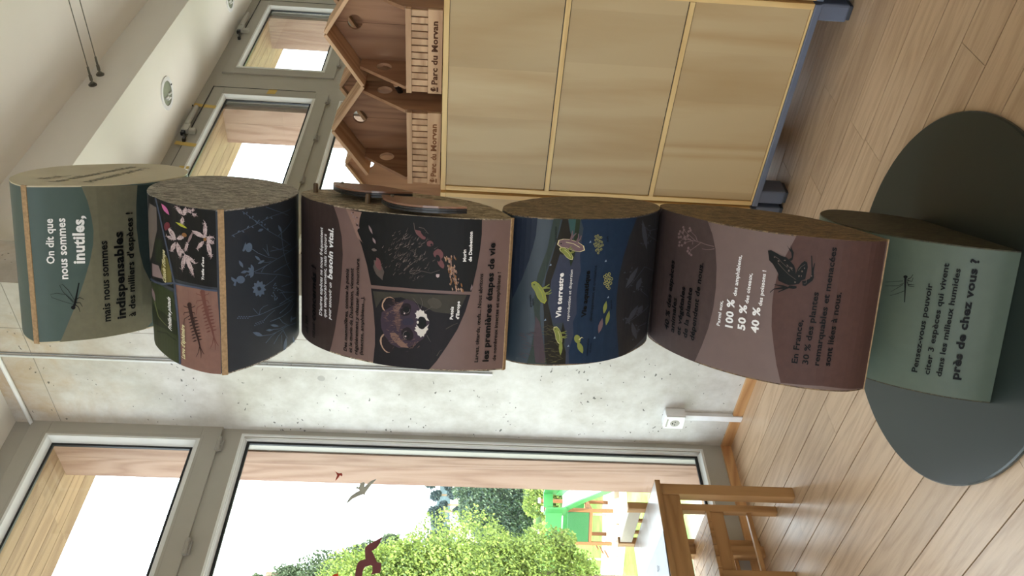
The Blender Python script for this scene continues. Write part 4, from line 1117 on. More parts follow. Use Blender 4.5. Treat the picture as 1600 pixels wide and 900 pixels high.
(2,'petal','-1197 881 -62 -37 3 -6 67 22'),
(2,'petal','-1302 798 42 -4 -1 6 -42 19'),
(2,'petald','-1492 693 44 3 -1 6 -46 12'),
(2,'petal','-1226 841 50 -12 1 6 -51 27'),
(2,'petal','-1454 728 -36 41 -3 -4 28 -49'),
(2,'petal','-1241 838 39 -33 2 4 -33 45'),
(2,'petal','-1216 861 -56 70 -3 -4 49 -79'),
(2,'petal','-1190 860 66 18 -1 6 -70 -2'),
(2,'petal','-1432 735 -31 71 -4 -2 21 -74'),
(2,'petald','-1394 761 -64 79 -3 -4 57 -88'),
(2,'petald','-1477 713 -34 59 -4 -3 25 -64'),
(2,'petal','-1267 818 23 85 -4 4 -34 -76'),
(2,'petald','-1427 750 -36 -66 4 -4 46 55'),
(2,'petal','-1253 848 -31 -61 4 -5 40 50'),
(2,'petal','-1225 849 -30 101 -4 -1 19 -102'),
(2,'petal','-1275 837 -24 -43 3 -5 33 30'),
(2,'petald','-1407 760 -13 -54 5 -4 23 46'),
(2,'petal','-1410 760 -56 -39 3 -5 62 25'),
(2,'petald','-1153 888 -20 106 -5 0 9 -105'),
(2,'petald','-1150 882 41 13 -2 7 -44 2'),
(2,'petal','-1283 807 32 26 -3 6 -38 -12'),
(2,'petald','-1380 756 5 72 -5 3 -16 -66'),
(2,'petal','-1351 784 23 -59 4 1 -12 61'),
(2,'petald','-1443 721 16 60 -4 4 -26 -52'),
(2,'petald','-1320 787 71 14 -2 6 -74 1'),
(2,'petal','-1218 845 19 65 -4 4 -29 -55'),
(2,'petald','-1165 876 73 -17 0 6 -73 32'),
(2,'petal','-1204 858 -15 86 -5 1 4 -84'),
(2,'petal','-1059 986 -78 -85 -49 -83 -28 -103 -14 -89 56 47 57 72 35 98'),
(2,'petal','-1228 637 29 -70 4 1 -19 73'),
(2,'petald','-1145 771 39 64 -4 5 -47 -51'),
(2,'petald','-1104 903 -32 -63 4 -5 41 52'),
(2,'petal','-1107 895 -29 -27 2 -6 37 13'),
(2,'petald','-1136 798 74 5 -1 6 -76 11'),
(2,'petal','-1199 701 -4 -67 5 -3 15 62'),
(2,'petald','-1089 918 -56 38 -1 -5 52 -52'),
(2,'petald','-1100 868 3 58 -5 3 -14 -52'),
(2,'petald','-1220 621 53 40 -3 5 -60 -26'),
(2,'petald','-1225 641 40 -86 4 2 -30 90'),
(2,'petald','-1155 758 61 -2 0 6 -63 18'),
(2,'petald','-1193 675 27 31 -3 5 -34 -18'),
(2,'petald','-1098 873 13 82 -4 3 -24 -74'),
(2,'petald','-1083 914 -23 51 -4 -2 13 -54'),
(2,'petald','-1156 753 69 10 -1 6 -72 6'),
(2,'petal','-1152 756 33 82 -4 5 -43 -72'),
(2,'petal','-1200 662 -7 54 -5 1 -4 -51'),
(2,'petald','-1164 755 -39 20 -2 -5 36 -33'),
(2,'petald','-1167 729 -13 76 -5 0 2 -74'),
(2,'petal','-1152 789 34 -67 4 2 -24 72'),
(2,'petald','-1108 892 8 -61 4 -1 4 57'),
(2,'petal','-1170 757 -49 -22 2 -6 54 7'),
(2,'petal','-1126 843 -46 10 0 -6 45 -25'),
(2,'petal','-1180 727 52 -80 4 3 -44 87'),
(2,'petal','-1150 761 36 27 -2 6 -43 -12'),
(2,'petald','-1173 753 4 -56 5 -2 7 52'),
(2,'petald','-1107 896 -33 -40 3 -5 41 26'),
(2,'petal','-1213 639 -21 71 -4 -1 9 -71'),
(2,'petal','-1150 781 -35 30 -3 -4 30 -41'),
(2,'petal','-1159 760 49 -34 1 5 -44 47'),
(2,'petal','-1095 926 -15 -87 5 -4 26 78'),
(2,'petal','-1054 952 58 37 32 49 10 76 -4 77 -41 -24 -38 -45 -16 -69'),
(2,'petal','-980 1144 -52 15 0 -7 52 -33'),
(2,'petal','-979 1109 -3 118 -5 3 -8 -113'),
(2,'petald','-992 1087 -54 110 -3 -3 44 -117'),
(2,'petal','-1025 1032 27 -51 4 2 -17 57'),
(2,'petal','-973 1128 46 25 -3 7 -50 -6'),
(2,'petal','-972 1139 37 -3 0 7 -38 22'),
(2,'petal','-1015 1039 43 -32 2 5 -40 46'),
(2,'petal','-969 1187 4 -113 5 -2 7 107'),
(2,'petal','-1007 1054 -46 66 -3 -4 38 -75'),
(2,'petald','-1000 1059 35 14 -2 8 -39 2'),
(2,'petald','-1030 1032 -35 -77 4 -5 45 65'),
(2,'petald','-990 1082 -17 119 -5 1 6 -116'),
(2,'petal','-989 1135 -30 -64 3 -5 40 48'),
(2,'petald','-1012 1048 -38 35 -2 -5 32 -47'),
(2,'petal','-1016 1021 -12 89 -5 1 1 -87'),
(2,'petald','-1013 1049 70 -74 2 5 -64 85'),
(2,'petald','-990 1077 43 63 -4 6 -51 -46'),
(2,'petal','-966 1188 -47 -5 1 -8 50 -13'),
(2,'petal','-1009 950 70 -70 58 -35 61 -9 49 6 -46 47 -58 46 -60 19'),
(2,'petal','-839 881 -39 -20 2 -6 43 5'),
(2,'petal','-818 855 41 46 -3 5 -49 -31'),
(2,'petal','-895 898 -4 -55 5 -2 14 48'),
(2,'petal','-806 849 43 -54 3 4 -36 63'),
(2,'petal','-821 854 62 -46 1 5 -57 58'),
(2,'petald','-902 907 -49 -62 3 -5 57 48'),
(2,'petal','-865 876 35 -54 4 3 -27 61'),
(2,'petald','-942 907 50 -9 0 6 -50 26'),
(2,'petald','-955 922 11 85 -4 4 -23 -77'),
(2,'petald','-828 857 51 18 -2 6 -54 -2'),
(2,'petald','-939 928 -57 -10 2 -7 59 -6'),
(2,'petald','-812 864 -24 85 -4 -1 13 -85'),
(2,'petald','-843 882 -37 47 -3 -3 29 -56'),
(2,'petal','-859 891 -73 58 -2 -5 69 -70'),
(2,'petal','-944 926 -44 -58 3 -5 53 44'),
(2,'petal','-823 867 -6 -54 4 -3 17 46'),
(2,'petal','-869 896 -57 26 -1 -6 55 -40'),
(2,'petald','-863 893 -44 22 -1 -6 40 -35'),
(2,'petal','-841 871 4 50 -4 3 -16 -42'),
(2,'petal','-854 871 33 40 -3 6 -40 -27'),
(2,'petal','-197 969 78 23 48 45 28 81 12 84 -54 -13 -55 -37 -34 -73'),
(2,'petald','-98 1107 33 -61 3 3 -23 69'),
(2,'petald','-176 1011 -10 -94 5 -2 20 86'),
(2,'petal','-60 1140 27 54 -4 6 -35 -39'),
(2,'petald','-97 1095 76 -40 1 6 -74 57'),
(2,'petal','-76 1123 -19 122 -4 1 8 -121'),
(2,'petald','-74 1155 -6 -111 5 -3 17 104'),
(2,'petald','-29 1204 -60 112 -3 -4 52 -121'),
(2,'petald','-30 1188 1 80 -5 3 -11 -73'),
(2,'petal','-164 1030 -37 -71 4 -5 46 58'),
(2,'petal','-94 1122 13 -104 5 0 -2 101'),
(2,'petald','-138 1064 -48 -49 3 -6 55 33'),
(2,'petal','-167 1000 40 -16 0 6 -37 31'),
(2,'petal','-157 1030 28 -98 4 1 -17 99'),
(2,'petald','-87 1114 -41 95 -4 -3 32 -101'),
(2,'petal','-157 1008 -7 109 -5 2 -4 -106'),
(2,'petald','-55 1153 47 -6 0 7 -48 24'),
(2,'petal','-150 1024 -29 70 -4 -2 19 -74'),
(2,'petal','-164 1001 54 -8 -1 6 -53 24'),
(2,'petald','-142 1049 31 -89 4 1 -20 93'),
(2,'petal','-136 1057 -47 28 -1 -6 44 -42'),
(2,'petald','-46 1165 -8 85 -4 2 -4 -82'),
(2,'petald','-157 1032 -50 16 -1 -6 50 -32'),
(2,'petal','-214 937 60 -71 51 -30 52 6 42 21 -40 51 -51 45 -51 6'),
(2,'petald','-20 858 50 28 -2 6 -55 -13'),
(2,'petald','-96 904 -68 30 -1 -6 66 -44'),
(2,'petal','-178 925 -2 -71 5 -2 13 65'),
(2,'petald','-43 877 -13 75 -4 1 1 -74'),
(2,'petal','-55 890 -43 14 -1 -5 42 -29'),
(2,'petal','-130 897 35 33 -2 6 -41 -18'),
(2,'petal','-41 880 -32 -77 4 -4 41 66'),
(2,'petal','-156 912 22 -96 4 0 -10 97'),
(2,'petal','-137 905 15 89 -5 4 -25 -81'),
(2,'petal','-127 895 38 17 -2 7 -42 -2'),
(2,'petal','-88 891 -4 101 -4 2 -8 -97'),
(2,'petal','-111 896 11 61 -4 3 -22 -52'),
(2,'petald','-29 880 -44 -14 1 -6 48 -1'),
(2,'petald','-40 876 -10 55 -4 1 -2 -54'),
(2,'petald','-153 916 -12 72 -4 1 1 -71'),
(2,'petal','-119 904 -16 96 -5 1 5 -96'),
(2,'petald','-146 915 -18 78 -4 0 6 -78'),
(2,'petald','-104 900 -21 -82 4 -3 31 73'),
(2,'petal','-241 972 -49 65 -40 24 -39 -16 -30 -31 33 -48 41 -36 39 2'),
(2,'petal','-357 1014 -65 29 -1 -7 64 -44'),
(2,'petald','-340 987 65 -17 0 6 -64 33'),
(2,'petal','-301 998 -37 30 -2 -5 31 -43'),
(2,'petal','-370 1008 0 -68 4 -2 12 62'),
(2,'petal','-395 1002 44 -21 1 6 -41 36'),
(2,'petal','-274 970 44 28 -2 7 -50 -12'),
(2,'petal','-340 1006 -53 78 -3 -5 46 -86'),
(2,'petal','-361 1001 27 -97 4 1 -16 98'),
(2,'petald','-277 992 -49 -35 2 -6 55 18'),
(2,'petald','-367 1013 -31 47 -4 -4 24 -55'),
(2,'petal','-308 983 20 47 -4 5 -29 -35'),
(2,'petal','-404 1015 12 -92 4 -1 -1 90'),
(2,'petald','-273 969 52 17 -2 6 -55 1'),
(2,'petald','-310 999 -34 -50 3 -6 43 36'),
(2,'petal','-122 718 46 -8 24 12 8 38 -1 44 -32 9 -31 -4 -13 -31'),
(2,'petald','-72 762 -3 84 -5 2 -7 -81'),
(2,'petal','-112 742 -30 -25 2 -6 36 12'),
(2,'petal','-76 779 5 -74 4 -1 6 71'),
(2,'petal','-55 801 -73 30 0 -6 70 -44'),
(2,'petald','-69 791 -19 -61 4 -3 28 51'),
(2,'petald','-70 785 -39 8 -1 -6 38 -23'),
(2,'petald','-58 785 56 -42 2 4 -51 55'),
(2,'petal','-98 757 -17 -79 4 -3 28 72'),
(2,'petal','-95 736 -2 52 -4 2 -9 -48'),
(2,'petald','-75 785 -35 -71 3 -5 45 61'),
(2,'petal','-129 690 -36 -26 -16 -32 3 -43 12 -38 26 15 22 26 3 39'),
(2,'petald','-162 596 -17 -77 4 -3 27 71'),
(2,'petald','-164 587 4 -58 4 -1 7 55'),
(2,'petald','-148 605 -47 45 -3 -4 41 -55'),
(2,'petald','-135 662 -48 36 -2 -5 43 -47'),
(2,'petald','-148 637 45 -79 4 2 -36 86'),
(2,'petal','-157 595 46 -52 3 4 -39 60'),
(2,'petal','-142 662 -31 -17 2 -6 35 3'),
(2,'petal','-144 666 -18 -53 4 -3 28 43'),
(2,'petald','-147 625 -46 11 0 -5 44 -25'),
(2,'petald','-155 582 -46 45 -3 -4 40 -55'),
(2,'petald','-146 614 35 -1 0 6 -35 15'),
(2,'petal','-93 659 27 -35 20 -10 17 16 12 26 -18 26 -21 19 -18 -8'),
(2,'petald','-28 660 -34 67 -4 -2 25 -72'),
(2,'petald','-34 653 8 76 -4 2 -19 -70'),
(2,'petald','-66 652 50 -72 3 3 -42 80'),
(2,'petald','-72 668 -54 0 1 -6 54 -14'),
(2,'petal','-75 649 57 18 -1 6 -61 -4'),
(2,'petald','-86 655 38 -67 3 2 -29 73'),
(2,'petal','-25 648 54 -35 2 5 -50 46'),
(2,'pinkbud','-75 1902 -88 -57 -55 -92 -34 -136 -19 -122 62 25 65 60 42 117'),
(2,'yellowgreen','-388 1246 -47 -112 -27 -99 -11 -107 -2 -86 36 60 33 89 17 104'),
(2,'redpetal','-551 1488 -53 110 -59 113 33 69 44 30 71 -45 63 -120 7 -112 -41 -46'),
(2,'petald','-818 860 81 -87 71 -52 74 -28 62 -13 -52 57 -69 60 -74 38'),
(2,'ochre','-652 325 -20 5 -15 14 -7 19 3 20 12 15 20 4 20 -6 16 -15 7 -21 -3 -18 -13 -13'),
(2,'ochre','-650 874 -19 26 -9 39 3 41 15 32 22 14 25 -8 19 -27 9 -40 -3 -42 -16 -29 -22 -13'),
 ]),
 (2, 'mayfly_photograph', [
(1,'pinkbrown','-1805 1380 26 -729 -14 -526 -1008 -42 -942 10 25 502 20 669 974 31'),
(3,'shadowbrown','-1861 530 -132 -33 -347 -87 -317 -117 -215 -58 9 -27 224 39 325 95 350 62 135 9'),
(3,'shadowbrown','-1836 407 -31 9 -25 24 -12 32 3 33 18 24 29 8 32 -10 26 -26 13 -34 -4 -31 -19 -22'),
(3,'shadowbrown','-2839 242 -154 29 -138 64 -2 -8 136 -71 155 -36'),
(3,'shadowbrown','-2844 242 -147 -32 -157 2 0 -9 160 -8 151 25'),
(3,'shadowbrown','-2846 241 -145 -70 -52 -40 5 -7 55 34 148 63'),
(3,'shadowbrown','-2164 399 -7 43 -12 34 -23 32 -22 23 5 -32 11 -36 18 -31'),
(3,'shadowbrown','-2164 399 0 -47 6 -35 15 -33 17 -26 2 28 -2 36 -13 34'),
(3,'shadowbrown','-2239 382 -7 44 -12 33 -22 31 -22 23 5 -32 10 -35 18 -30'),
(3,'shadowbrown','-2239 382 -1 -45 6 -35 16 -34 16 -25 3 28 -3 36 -12 34'),
(3,'shadowbrown','-2314 366 -7 43 -13 33 -21 30 -22 23 5 -31 9 -34 19 -31'),
(3,'shadowbrown','-2314 366 -2 -44 6 -35 16 -33 16 -25 3 27 -3 36 -12 34'),
(3,'shadowbrown','-2390 350 -6 43 -13 33 -21 29 -22 23 4 -30 10 -35 18 -30'),
(3,'shadowbrown','-2390 350 -2 -43 6 -35 15 -33 16 -25 4 28 -2 34 -13 35'),
(3,'shadowbrown','-2466 335 -6 41 -12 34 -22 29 -21 22 4 -30 9 -34 19 -31'),
(3,'shadowbrown','-2466 335 -2 -43 6 -35 15 -32 16 -25 3 27 -1 34 -13 34'),
(3,'shadowbrown','-2542 320 -5 40 -13 33 -22 29 -21 22 4 -29 10 -35 18 -30'),
(3,'shadowbrown','-2542 320 -2 -43 5 -35 15 -32 16 -25 4 28 -2 34 -12 33'),
(3,'shadowbrown','-2618 305 -6 40 -12 31 -21 30 -22 22 4 -30 10 -34 18 -29'),
(3,'shadowbrown','-2618 305 -2 -44 5 -33 14 -32 17 -25 3 27 -2 34 -11 33'),
(3,'shadowbrown','-2695 290 -5 39 -11 31 -22 29 -22 22 4 -29 10 -34 17 -28'),
(3,'shadowbrown','-2695 290 -2 -43 5 -34 15 -32 16 -25 3 28 -2 34 -11 32'),
(3,'shadowbrown','-1913 450 11 167 18 26 -8 12 -26 -29 -17 -169'),
(3,'shadowbrown','-2007 458 -48 175 -71 34 -2 -14 59 -29 41 -168'),
(3,'shadowbrown','-2098 467 -117 178 -170 34 1 -14 163 -38 106 -173'),
(3,'shadowbrown','-1934 450 57 -118 33 -24 6 8 -25 23 -51 119'),
(3,'shadowbrown','-2029 460 1 -115 -52 -20 5 -11 62 22 7 119'),
(3,'shadowbrown','-2116 469 -63 -116 -154 -19 2 -12 161 16 74 114'),
(3,'darkbrown','-2216 936 -122 -35 -318 -94 -285 -133 -192 -68 12 -32 203 46 292 109 321 69 126 10'),
(3,'darkbrown','-2184 800 -31 11 -25 27 -14 36 1 35 16 27 26 8 31 -11 26 -29 14 -36 -2 -35 -16 -25'),
(3,'darkbrown','-3104 615 -148 35 -136 76 -2 -9 137 -84 150 -44'),
(3,'darkbrown','-3108 615 -133 -37 -146 2 1 -9 150 -11 137 29'),
(3,'darkbrown','-3110 614 -125 -82 -43 -46 6 -8 47 39 128 73'),
(3,'darkbrown','-2491 793 -10 49 -15 38 -22 33 -22 27 6 -35 12 -39 20 -35'),
(3,'darkbrown','-2491 793 4 -52 9 -41 18 -39 19 -31 -1 34 -7 41 -15 40'),
(3,'darkbrown','-2560 775 -10 49 -15 38 -22 33 -22 25 6 -34 12 -39 20 -34'),
(3,'darkbrown','-2560 775 4 -52 9 -40 18 -40 19 -30 -1 33 -6 42 -16 40'),
(3,'darkbrown','-2629 757 -10 49 -15 38 -22 33 -22 25 6 -34 12 -39 20 -34'),
(3,'darkbrown','-2629 757 3 -51 10 -41 18 -39 19 -30 -1 33 -6 41 -16 40'),
(3,'darkbrown','-2698 740 -10 48 -15 37 -22 34 -22 24 6 -33 12 -39 20 -35'),
(3,'darkbrown','-2698 740 3 -51 10 -41 18 -39 19 -30 -1 33 -7 41 -15 40'),
(3,'darkbrown','-2767 722 -10 48 -15 37 -23 33 -21 25 6 -33 12 -39 20 -35'),
(3,'darkbrown','-2767 722 3 -50 10 -41 18 -39 18 -29 0 32 -7 41 -15 40'),
(3,'darkbrown','-2837 705 -9 46 -15 38 -23 33 -22 25 6 -33 13 -39 20 -35'),
(3,'darkbrown','-2837 705 4 -51 9 -41 18 -37 19 -30 -1 33 -6 40 -16 40'),
(3,'darkbrown','-2906 688 -10 46 -14 37 -23 33 -22 25 6 -34 13 -39 19 -33'),
(3,'darkbrown','-2906 688 3 -51 10 -41 18 -37 18 -29 0 32 -6 39 -16 40'),
(3,'darkbrown','-2976 670 -9 47 -15 35 -23 34 -22 24 7 -33 12 -38 19 -33'),
(3,'darkbrown','-2976 670 4 -50 9 -40 18 -37 19 -30 -1 33 -6 39 -15 39'),
(3,'darkbrown','-2260 849 -1 184 16 28 -9 12 -23 -30 -5 -185'),
(3,'darkbrown','-2349 860 -57 191 -69 38 0 -16 57 -31 49 -185'),
(3,'darkbrown','-2435 870 -121 194 -162 41 2 -17 155 -42 111 -190'),
(3,'darkbrown','-2280 849 64 -134 33 -28 5 10 -26 27 -58 134'),
(3,'darkbrown','-2370 861 11 -129 -47 -23 6 -13 56 25 -4 135'),
(3,'darkbrown','-2452 872 -50 -130 -141 -22 3 -13 149 17 59 129'),
 ]),
 (2, 'fritillary_photograph', [
(1,'mossgreen','-2207 3470 178 -1265 2 -728 -552 -68 -441 -71 -694 31 -68 812 17 854 561 300'),
(2,'mossdark','-2746 3470 88 -1266 -27 -829 -346 5 -7 703 -204 1387'),
(3,'mossdark','-3294 2721 158 -767 -31 -528 26 -29 46 513 -144 763'),
(3,'petald','-2291 3116 -138 94 -67 -102 -38 -193 -27 -159 86 -36 90 11 61 109'),
(3,'mosslight','-2591 2865 -278 -318 -72 -624 14 -24 82 587 287 271'),
 ]),
 (2, 'terrapin_photograph', [
(1,'photoblack','-41 3019 39 -664 -358 -262 -563 -265 -430 -222 -583 -160 -2 660 -116 1074 889 244'),
(2,'greyshell','-209 2930 -14 -651 -501 3 -745 607 -302 581 598 0'),
(2,'olivegold','-1222 1936 -66 -234 -301 -171 -281 1 -2 406 210 216'),
(2,'petald','-1654 2933 72 -614 -250 -307 -133 940'),
(3,'mossdark','-992 2514 93 -509 -297 -203 -294 346 -10 330'),
 ]),
 (2, 'divider_line', [
(4,'slateline','-3 2335 -463 -292 -607 -325 -517 -199 -216 -96 20 -64 216 91 518 191 609 307 463 280'),
(4,'slateline','-2168 3470 168 -1342 181 -733 34 -738 -14 -529 44 -8 16 524 -33 740 -175 710 -178 1376'),
(4,'slateline','-1806 1429 -759 -89 -450 -28 -690 20 21 -75 689 -19 450 29 759 86'),
 ]),
 (2, 'plant_drawing', [
(2,'plantblue','-78 -546 -166 -244 -191 -291 -204 -332 -266 -560 -269 -559 4 -15 271 563 267 562 205 331 191 291 167 245'),
(2,'plantblue','-586 -254 72 -242 82 -368 71 -347 56 -358 20 -994 9 8 -20 993 -56 357 -70 347 -81 368 -71 242'),
(2,'plantblue','-953 -807 -121 -182 -148 -323 -120 -432 8 -2 121 429 148 320 121 180'),
(2,'plantblue','-1495 -838 56 -348 75 -459 50 -592 38 -966 13 29 -40 951 -50 588 -74 457 -55 348'),
(2,'plantblue','-1518 -887 -92 -375 -139 -581 -221 -676 7 -6 223 678 141 583 94 375'),
(2,'plantblue','-1895 -1241 61 -296 81 -205 8 12 -78 206 -58 295'),
(2,'plantblue','-733 -1939 -228 -55 -320 -89 -321 -200 -375 -402 -2 -27 376 406 320 198 319 86 228 55'),
(2,'plantblue','-812 -1818 106 -435 144 -489 9 23 -142 486 -104 432'),
(2,'plantblue','-62 -1295 -124 -367 -225 -730 7 -8 227 730 126 367'),
(2,'plantblue','-1285 -1064 -71 -247 -6 -183 8 3 9 179 72 245'),
(2,'plantblue','-1201 -1391 126 109 84 106 -4 8 -84 -100 -125 -104'),
(2,'plantblue','-1207 -1415 145 67 136 20 1 13 -136 -16 -146 -62'),
(2,'plantblue','-1115 -1454 -39 -523 34 -571 9 14 -31 565 41 519'),
(2,'plantblue','-1023 -1544 -122 -311 -155 -598 7 -4 157 596 124 307'),
(2,'plantblue','-1543 -1108 79 -80 56 -127 8 9 -56 131 -77 85'),
(2,'plantblue','-1642 -1591 47 -379 11 -485 10 12 -9 485 -44 380'),
(2,'plantblue','-2071 -1724 -181 -413 -136 -552 8 0 137 547 182 408'),
(2,'plantblue','-2070 -1959 -37 -406 -21 -337 11 13 23 336 40 403'),
(2,'plantblue','-90 -581 -21 8 -16 -1 -16 -13 -12 -16 15 -7 17 -2 16 9'),
(2,'plantblue','-571 -281 -22 -8 -15 -13 -8 -18 -5 -18 16 5 16 10 10 16'),
(2,'plantblue','-143 -666 9 -22 11 -10 14 2 14 6 -5 16 -9 13 -14 3'),
(2,'plantblue','-535 -404 8 -29 12 -18 18 -11 17 -5 -5 21 -10 21 -16 12'),
(2,'plantblue','-197 -753 -21 10 -17 -2 -16 -14 -12 -16 14 -8 18 -2 16 9'),
(2,'plantblue','-500 -532 -23 -9 -14 -13 -9 -20 -5 -20 16 6 16 11 11 18'),
(2,'plantblue','-252 -843 8 -24 11 -10 15 1 14 7 -5 17 -9 14 -14 3'),
(2,'plantblue','-466 -666 8 -31 12 -20 18 -11 17 -6 -4 23 -10 22 -16 14'),
(2,'plantblue','-308 -937 -22 10 -17 -2 -16 -15 -13 -18 15 -8 17 -2 17 10'),
(2,'plantblue','-433 -808 -23 -10 -15 -15 -9 -23 -6 -21 17 6 16 12 12 20'),
(2,'plantblue','-366 -1034 8 -26 11 -12 15 2 14 7 -5 19 -8 16 -14 3'),
(2,'plantblue','-401 -958 8 -35 11 -23 18 -12 18 -6 -5 25 -9 25 -16 16'),
(2,'plantblue','-425 -1136 -21 11 -18 -2 -16 -16 -13 -19 14 -8 18 -3 17 11'),
(2,'plantblue','-370 -1117 -24 -12 -15 -17 -10 -25 -6 -25 16 8 18 14 12 22'),
(2,'plantblue','-485 -1242 8 -28 10 -12 15 2 15 8 -5 20 -8 17 -14 3'),
(2,'plantblue','-341 -1287 7 -40 11 -26 18 -15 18 -7 -4 30 -9 29 -16 18'),
(2,'plantblue','-547 -1352 -21 12 -18 -2 -17 -18 -14 -22 14 -9 18 -3 17 12'),
(2,'plantblue','-313 -1470 -25 -14 -16 -20 -11 -30 -6 -30 16 9 18 17 13 27'),
(2,'plantblue','-575 -1005 -18 -72 0 -52 18 -43 24 -31 14 51 6 56 -12 46'),
(2,'plantblue','-550 -1815 -63 -4 -51 -30 -50 -64 -39 -68 43 -1 53 19 50 53'),
(2,'plantblue','-932 -818 -48 28 -26 48 0 54 28 45 48 26 54 -1 48 -26 28 -45 -1 -54 -28 -48 -48 -27'),
(2,'plantblue','-945 -528 131 -67 47 -34 -79 -14 -98 35 -31 50'),
(2,'plantblue','-1119 -898 -58 -33 -41 -40 -31 -58 -21 -57 41 22 45 36 34 52'),
(2,'plantblue','-1318 -987 -15 -86 3 -64 22 -53 26 -38 13 63 3 69 -15 56'),
(2,'plantblue','-1149 -429 -64 -5 -48 -20 -42 -42 -31 -44 44 1 51 14 44 35'),
(2,'plantblue','-1439 -468 -25 -65 -5 -51 15 -48 21 -36 20 47 13 55 -9 47'),
(2,'plantblue','-1479 -852 60 -10 47 13 45 38 34 43 -40 9 -48 -3 -45 -30'),
(2,'plantblue','-1479 -852 56 31 35 38 22 54 9 49 -38 -18 -39 -31 -26 -49'),
(2,'plantblue','-1479 -852 40 66 16 56 -4 53 -13 43 -28 -42 -22 -52 -4 -56'),
(2,'plantblue','-1479 -852 9 74 -9 50 -28 33 -32 20 -7 -49 2 -55 21 -40'),
(2,'plantblue','-1479 -852 -18 65 -27 35 -40 12 -39 -2 10 -46 22 -44 36 -20'),
(2,'plantblue','-1614 -583 -41 17 -25 45 -2 60 22 58 39 41 47 14 41 -17 25 -42 2 -59 -21 -59 -40 -43'),
(2,'plantblue','-1489 -219 -66 -93 -23 -60 -72 32 -70 17 31 59 59 -31 77 78'),
(2,'plantblue','-1559 -600 39 -75 18 18 -39 74'),
(2,'plantblue','-1925 -1065 -51 -50 -25 -47 0 -57 10 -49 38 34 33 48 8 52'),
(2,'plantblue','-1943 -1052 -57 -3 -39 -25 -29 -55 -18 -59 39 -1 43 16 32 46'),
(2,'plantblue','-1948 -1025 -45 39 -40 5 -44 -32 -37 -43 28 -32 39 -18 43 21'),
(2,'plantblue','-1939 -998 -16 71 -26 32 -43 0 -42 -16 8 -51 21 -44 37 -10'),
(2,'plantblue','-1919 -978 22 76 -2 47 -28 28 -34 14 -16 -50 -7 -54 18 -35'),
(2,'plantblue','-1896 -973 50 47 23 44 -1 49 -13 41 -35 -29 -30 -40 -7 -48'),
(2,'plantblue','-1877 -986 56 3 38 24 27 51 16 53 -38 2 -42 -14 -31 -42'),
(2,'plantblue','-1872 -1011 45 -41 40 -5 43 33 36 42 -29 30 -39 17 -42 -20'),
(2,'plantblue','-1881 -1040 15 -74 26 -35 43 1 43 17 -9 54 -20 46 -37 11'),
(2,'plantblue','-1901 -1061 -23 -80 0 -52 27 -33 34 -17 19 60 7 58 -18 38'),
(2,'plantblue','-2507 -669 -31 -368 21 -482 -19 -690 -47 -688 12 18 47 681 19 687 -20 479 32 366'),
(2,'plantblue','-2530 -1025 103 -20 52 -119 1 -170 9 5 0 173 -53 126 -106 24'),
(2,'plantblue','-2334 -806 -101 -91 -89 -95 4 -8 90 92 101 88'),
(2,'plantblue','-2717 -1160 81 -172 68 -286 9 9 -66 289 -80 175'),
(2,'plantblue','-2800 -1418 -26 -527 20 -571 103 -280 11 27 -100 276 -20 561 28 522'),
(2,'plantblue','-2796 -1784 -184 -202 -173 -350 -119 -663 13 12 117 651 167 332 182 199'),
(2,'plantblue','-3065 -1104 -67 -352 -7 -481 0 -406 12 13 0 403 8 476 68 349'),
(2,'plantblue','-3020 -1504 -71 -314 -20 -378 11 10 21 373 74 310'),
(2,'plantblue','-3279 -1232 106 -227 43 -252 9 10 -41 255 -103 230'),
(2,'plantblue','-3400 -1556 139 -210 78 -232 9 14 -75 236 -137 214'),
(2,'plantblue','-3149 -1978 -232 -195 -92 -110 0 -18 91 103 231 192'),
(2,'plantblue','-3271 -1914 -195 27 -6 -17 191 -40'),
(2,'plantblue','-2205 -1837 -60 -373 -184 -680 8 -2 187 683 64 376'),
(2,'plantblue','-2198 -1939 -234 -257 -212 -482 5 -12 210 475 233 251'),
(2,'plantblue','-2485 -1837 19 -376 -6 -483 11 16 9 483 -17 376'),
(2,'plantblue','-2710 -1833 44 -378 65 -308 11 21 -62 307 -43 376'),
(2,'plantblue','-2468 -382 -6 3 -4 7 0 9 4 9 6 7 7 2 6 -3 4 -7 0 -9 -4 -9 -6 -6'),
(2,'plantblue','-2752 -876 -6 3 -3 7 0 9 4 9 7 7 7 2 6 -3 3 -7 0 -9 -4 -9 -6 -6'),
(2,'plantblue','-2438 -416 -6 2 -4 7 0 9 4 10 6 6 7 2 6 -2 4 -7 0 -9 -4 -9 -6 -7'),
(2,'plantblue','-2710 -911 -6 3 -4 7 1 9 4 10 7 7 7 2 6 -3 4 -7 -1 -9 -4 -10 -7 -7'),
(2,'plantblue','-2482 -449 -6 2 -4 7 0 10 4 9 6 7 7 2 7 -3 3 -7 0 -9 -4 -9 -6 -7'),
(2,'plantblue','-2750 -944 -6 2 -3 7 0 10 4 9 7 7 8 3 6 -3 3 -7 -1 -10 -4 -9 -6 -7'),
(2,'plantblue','-2453 -485 -6 3 -3 7 0 9 4 10 6 6 7 3 6 -3 4 -7 -1 -10 -3 -9 -7 -7'),
(2,'plantblue','-2708 -980 -6 3 -3 7 0 9 4 10 7 7 7 2 6 -3 4 -7 -1 -9 -4 -10 -7 -7'),
(2,'plantblue','-2497 -519 -6 3 -4 7 1 9 3 10 7 7 7 2 6 -3 3 -7 0 -9 -4 -10 -6 -7'),
(2,'plantblue','-2748 -1014 -6 3 -3 7 0 10 4 9 7 7 8 3 6 -3 3 -7 0 -10 -5 -9 -6 -7'),
(2,'plantblue','-2467 -555 -7 3 -3 7 0 10 4 9 6 7 8 2 6 -2 3 -8 0 -9 -4 -10 -6 -6'),
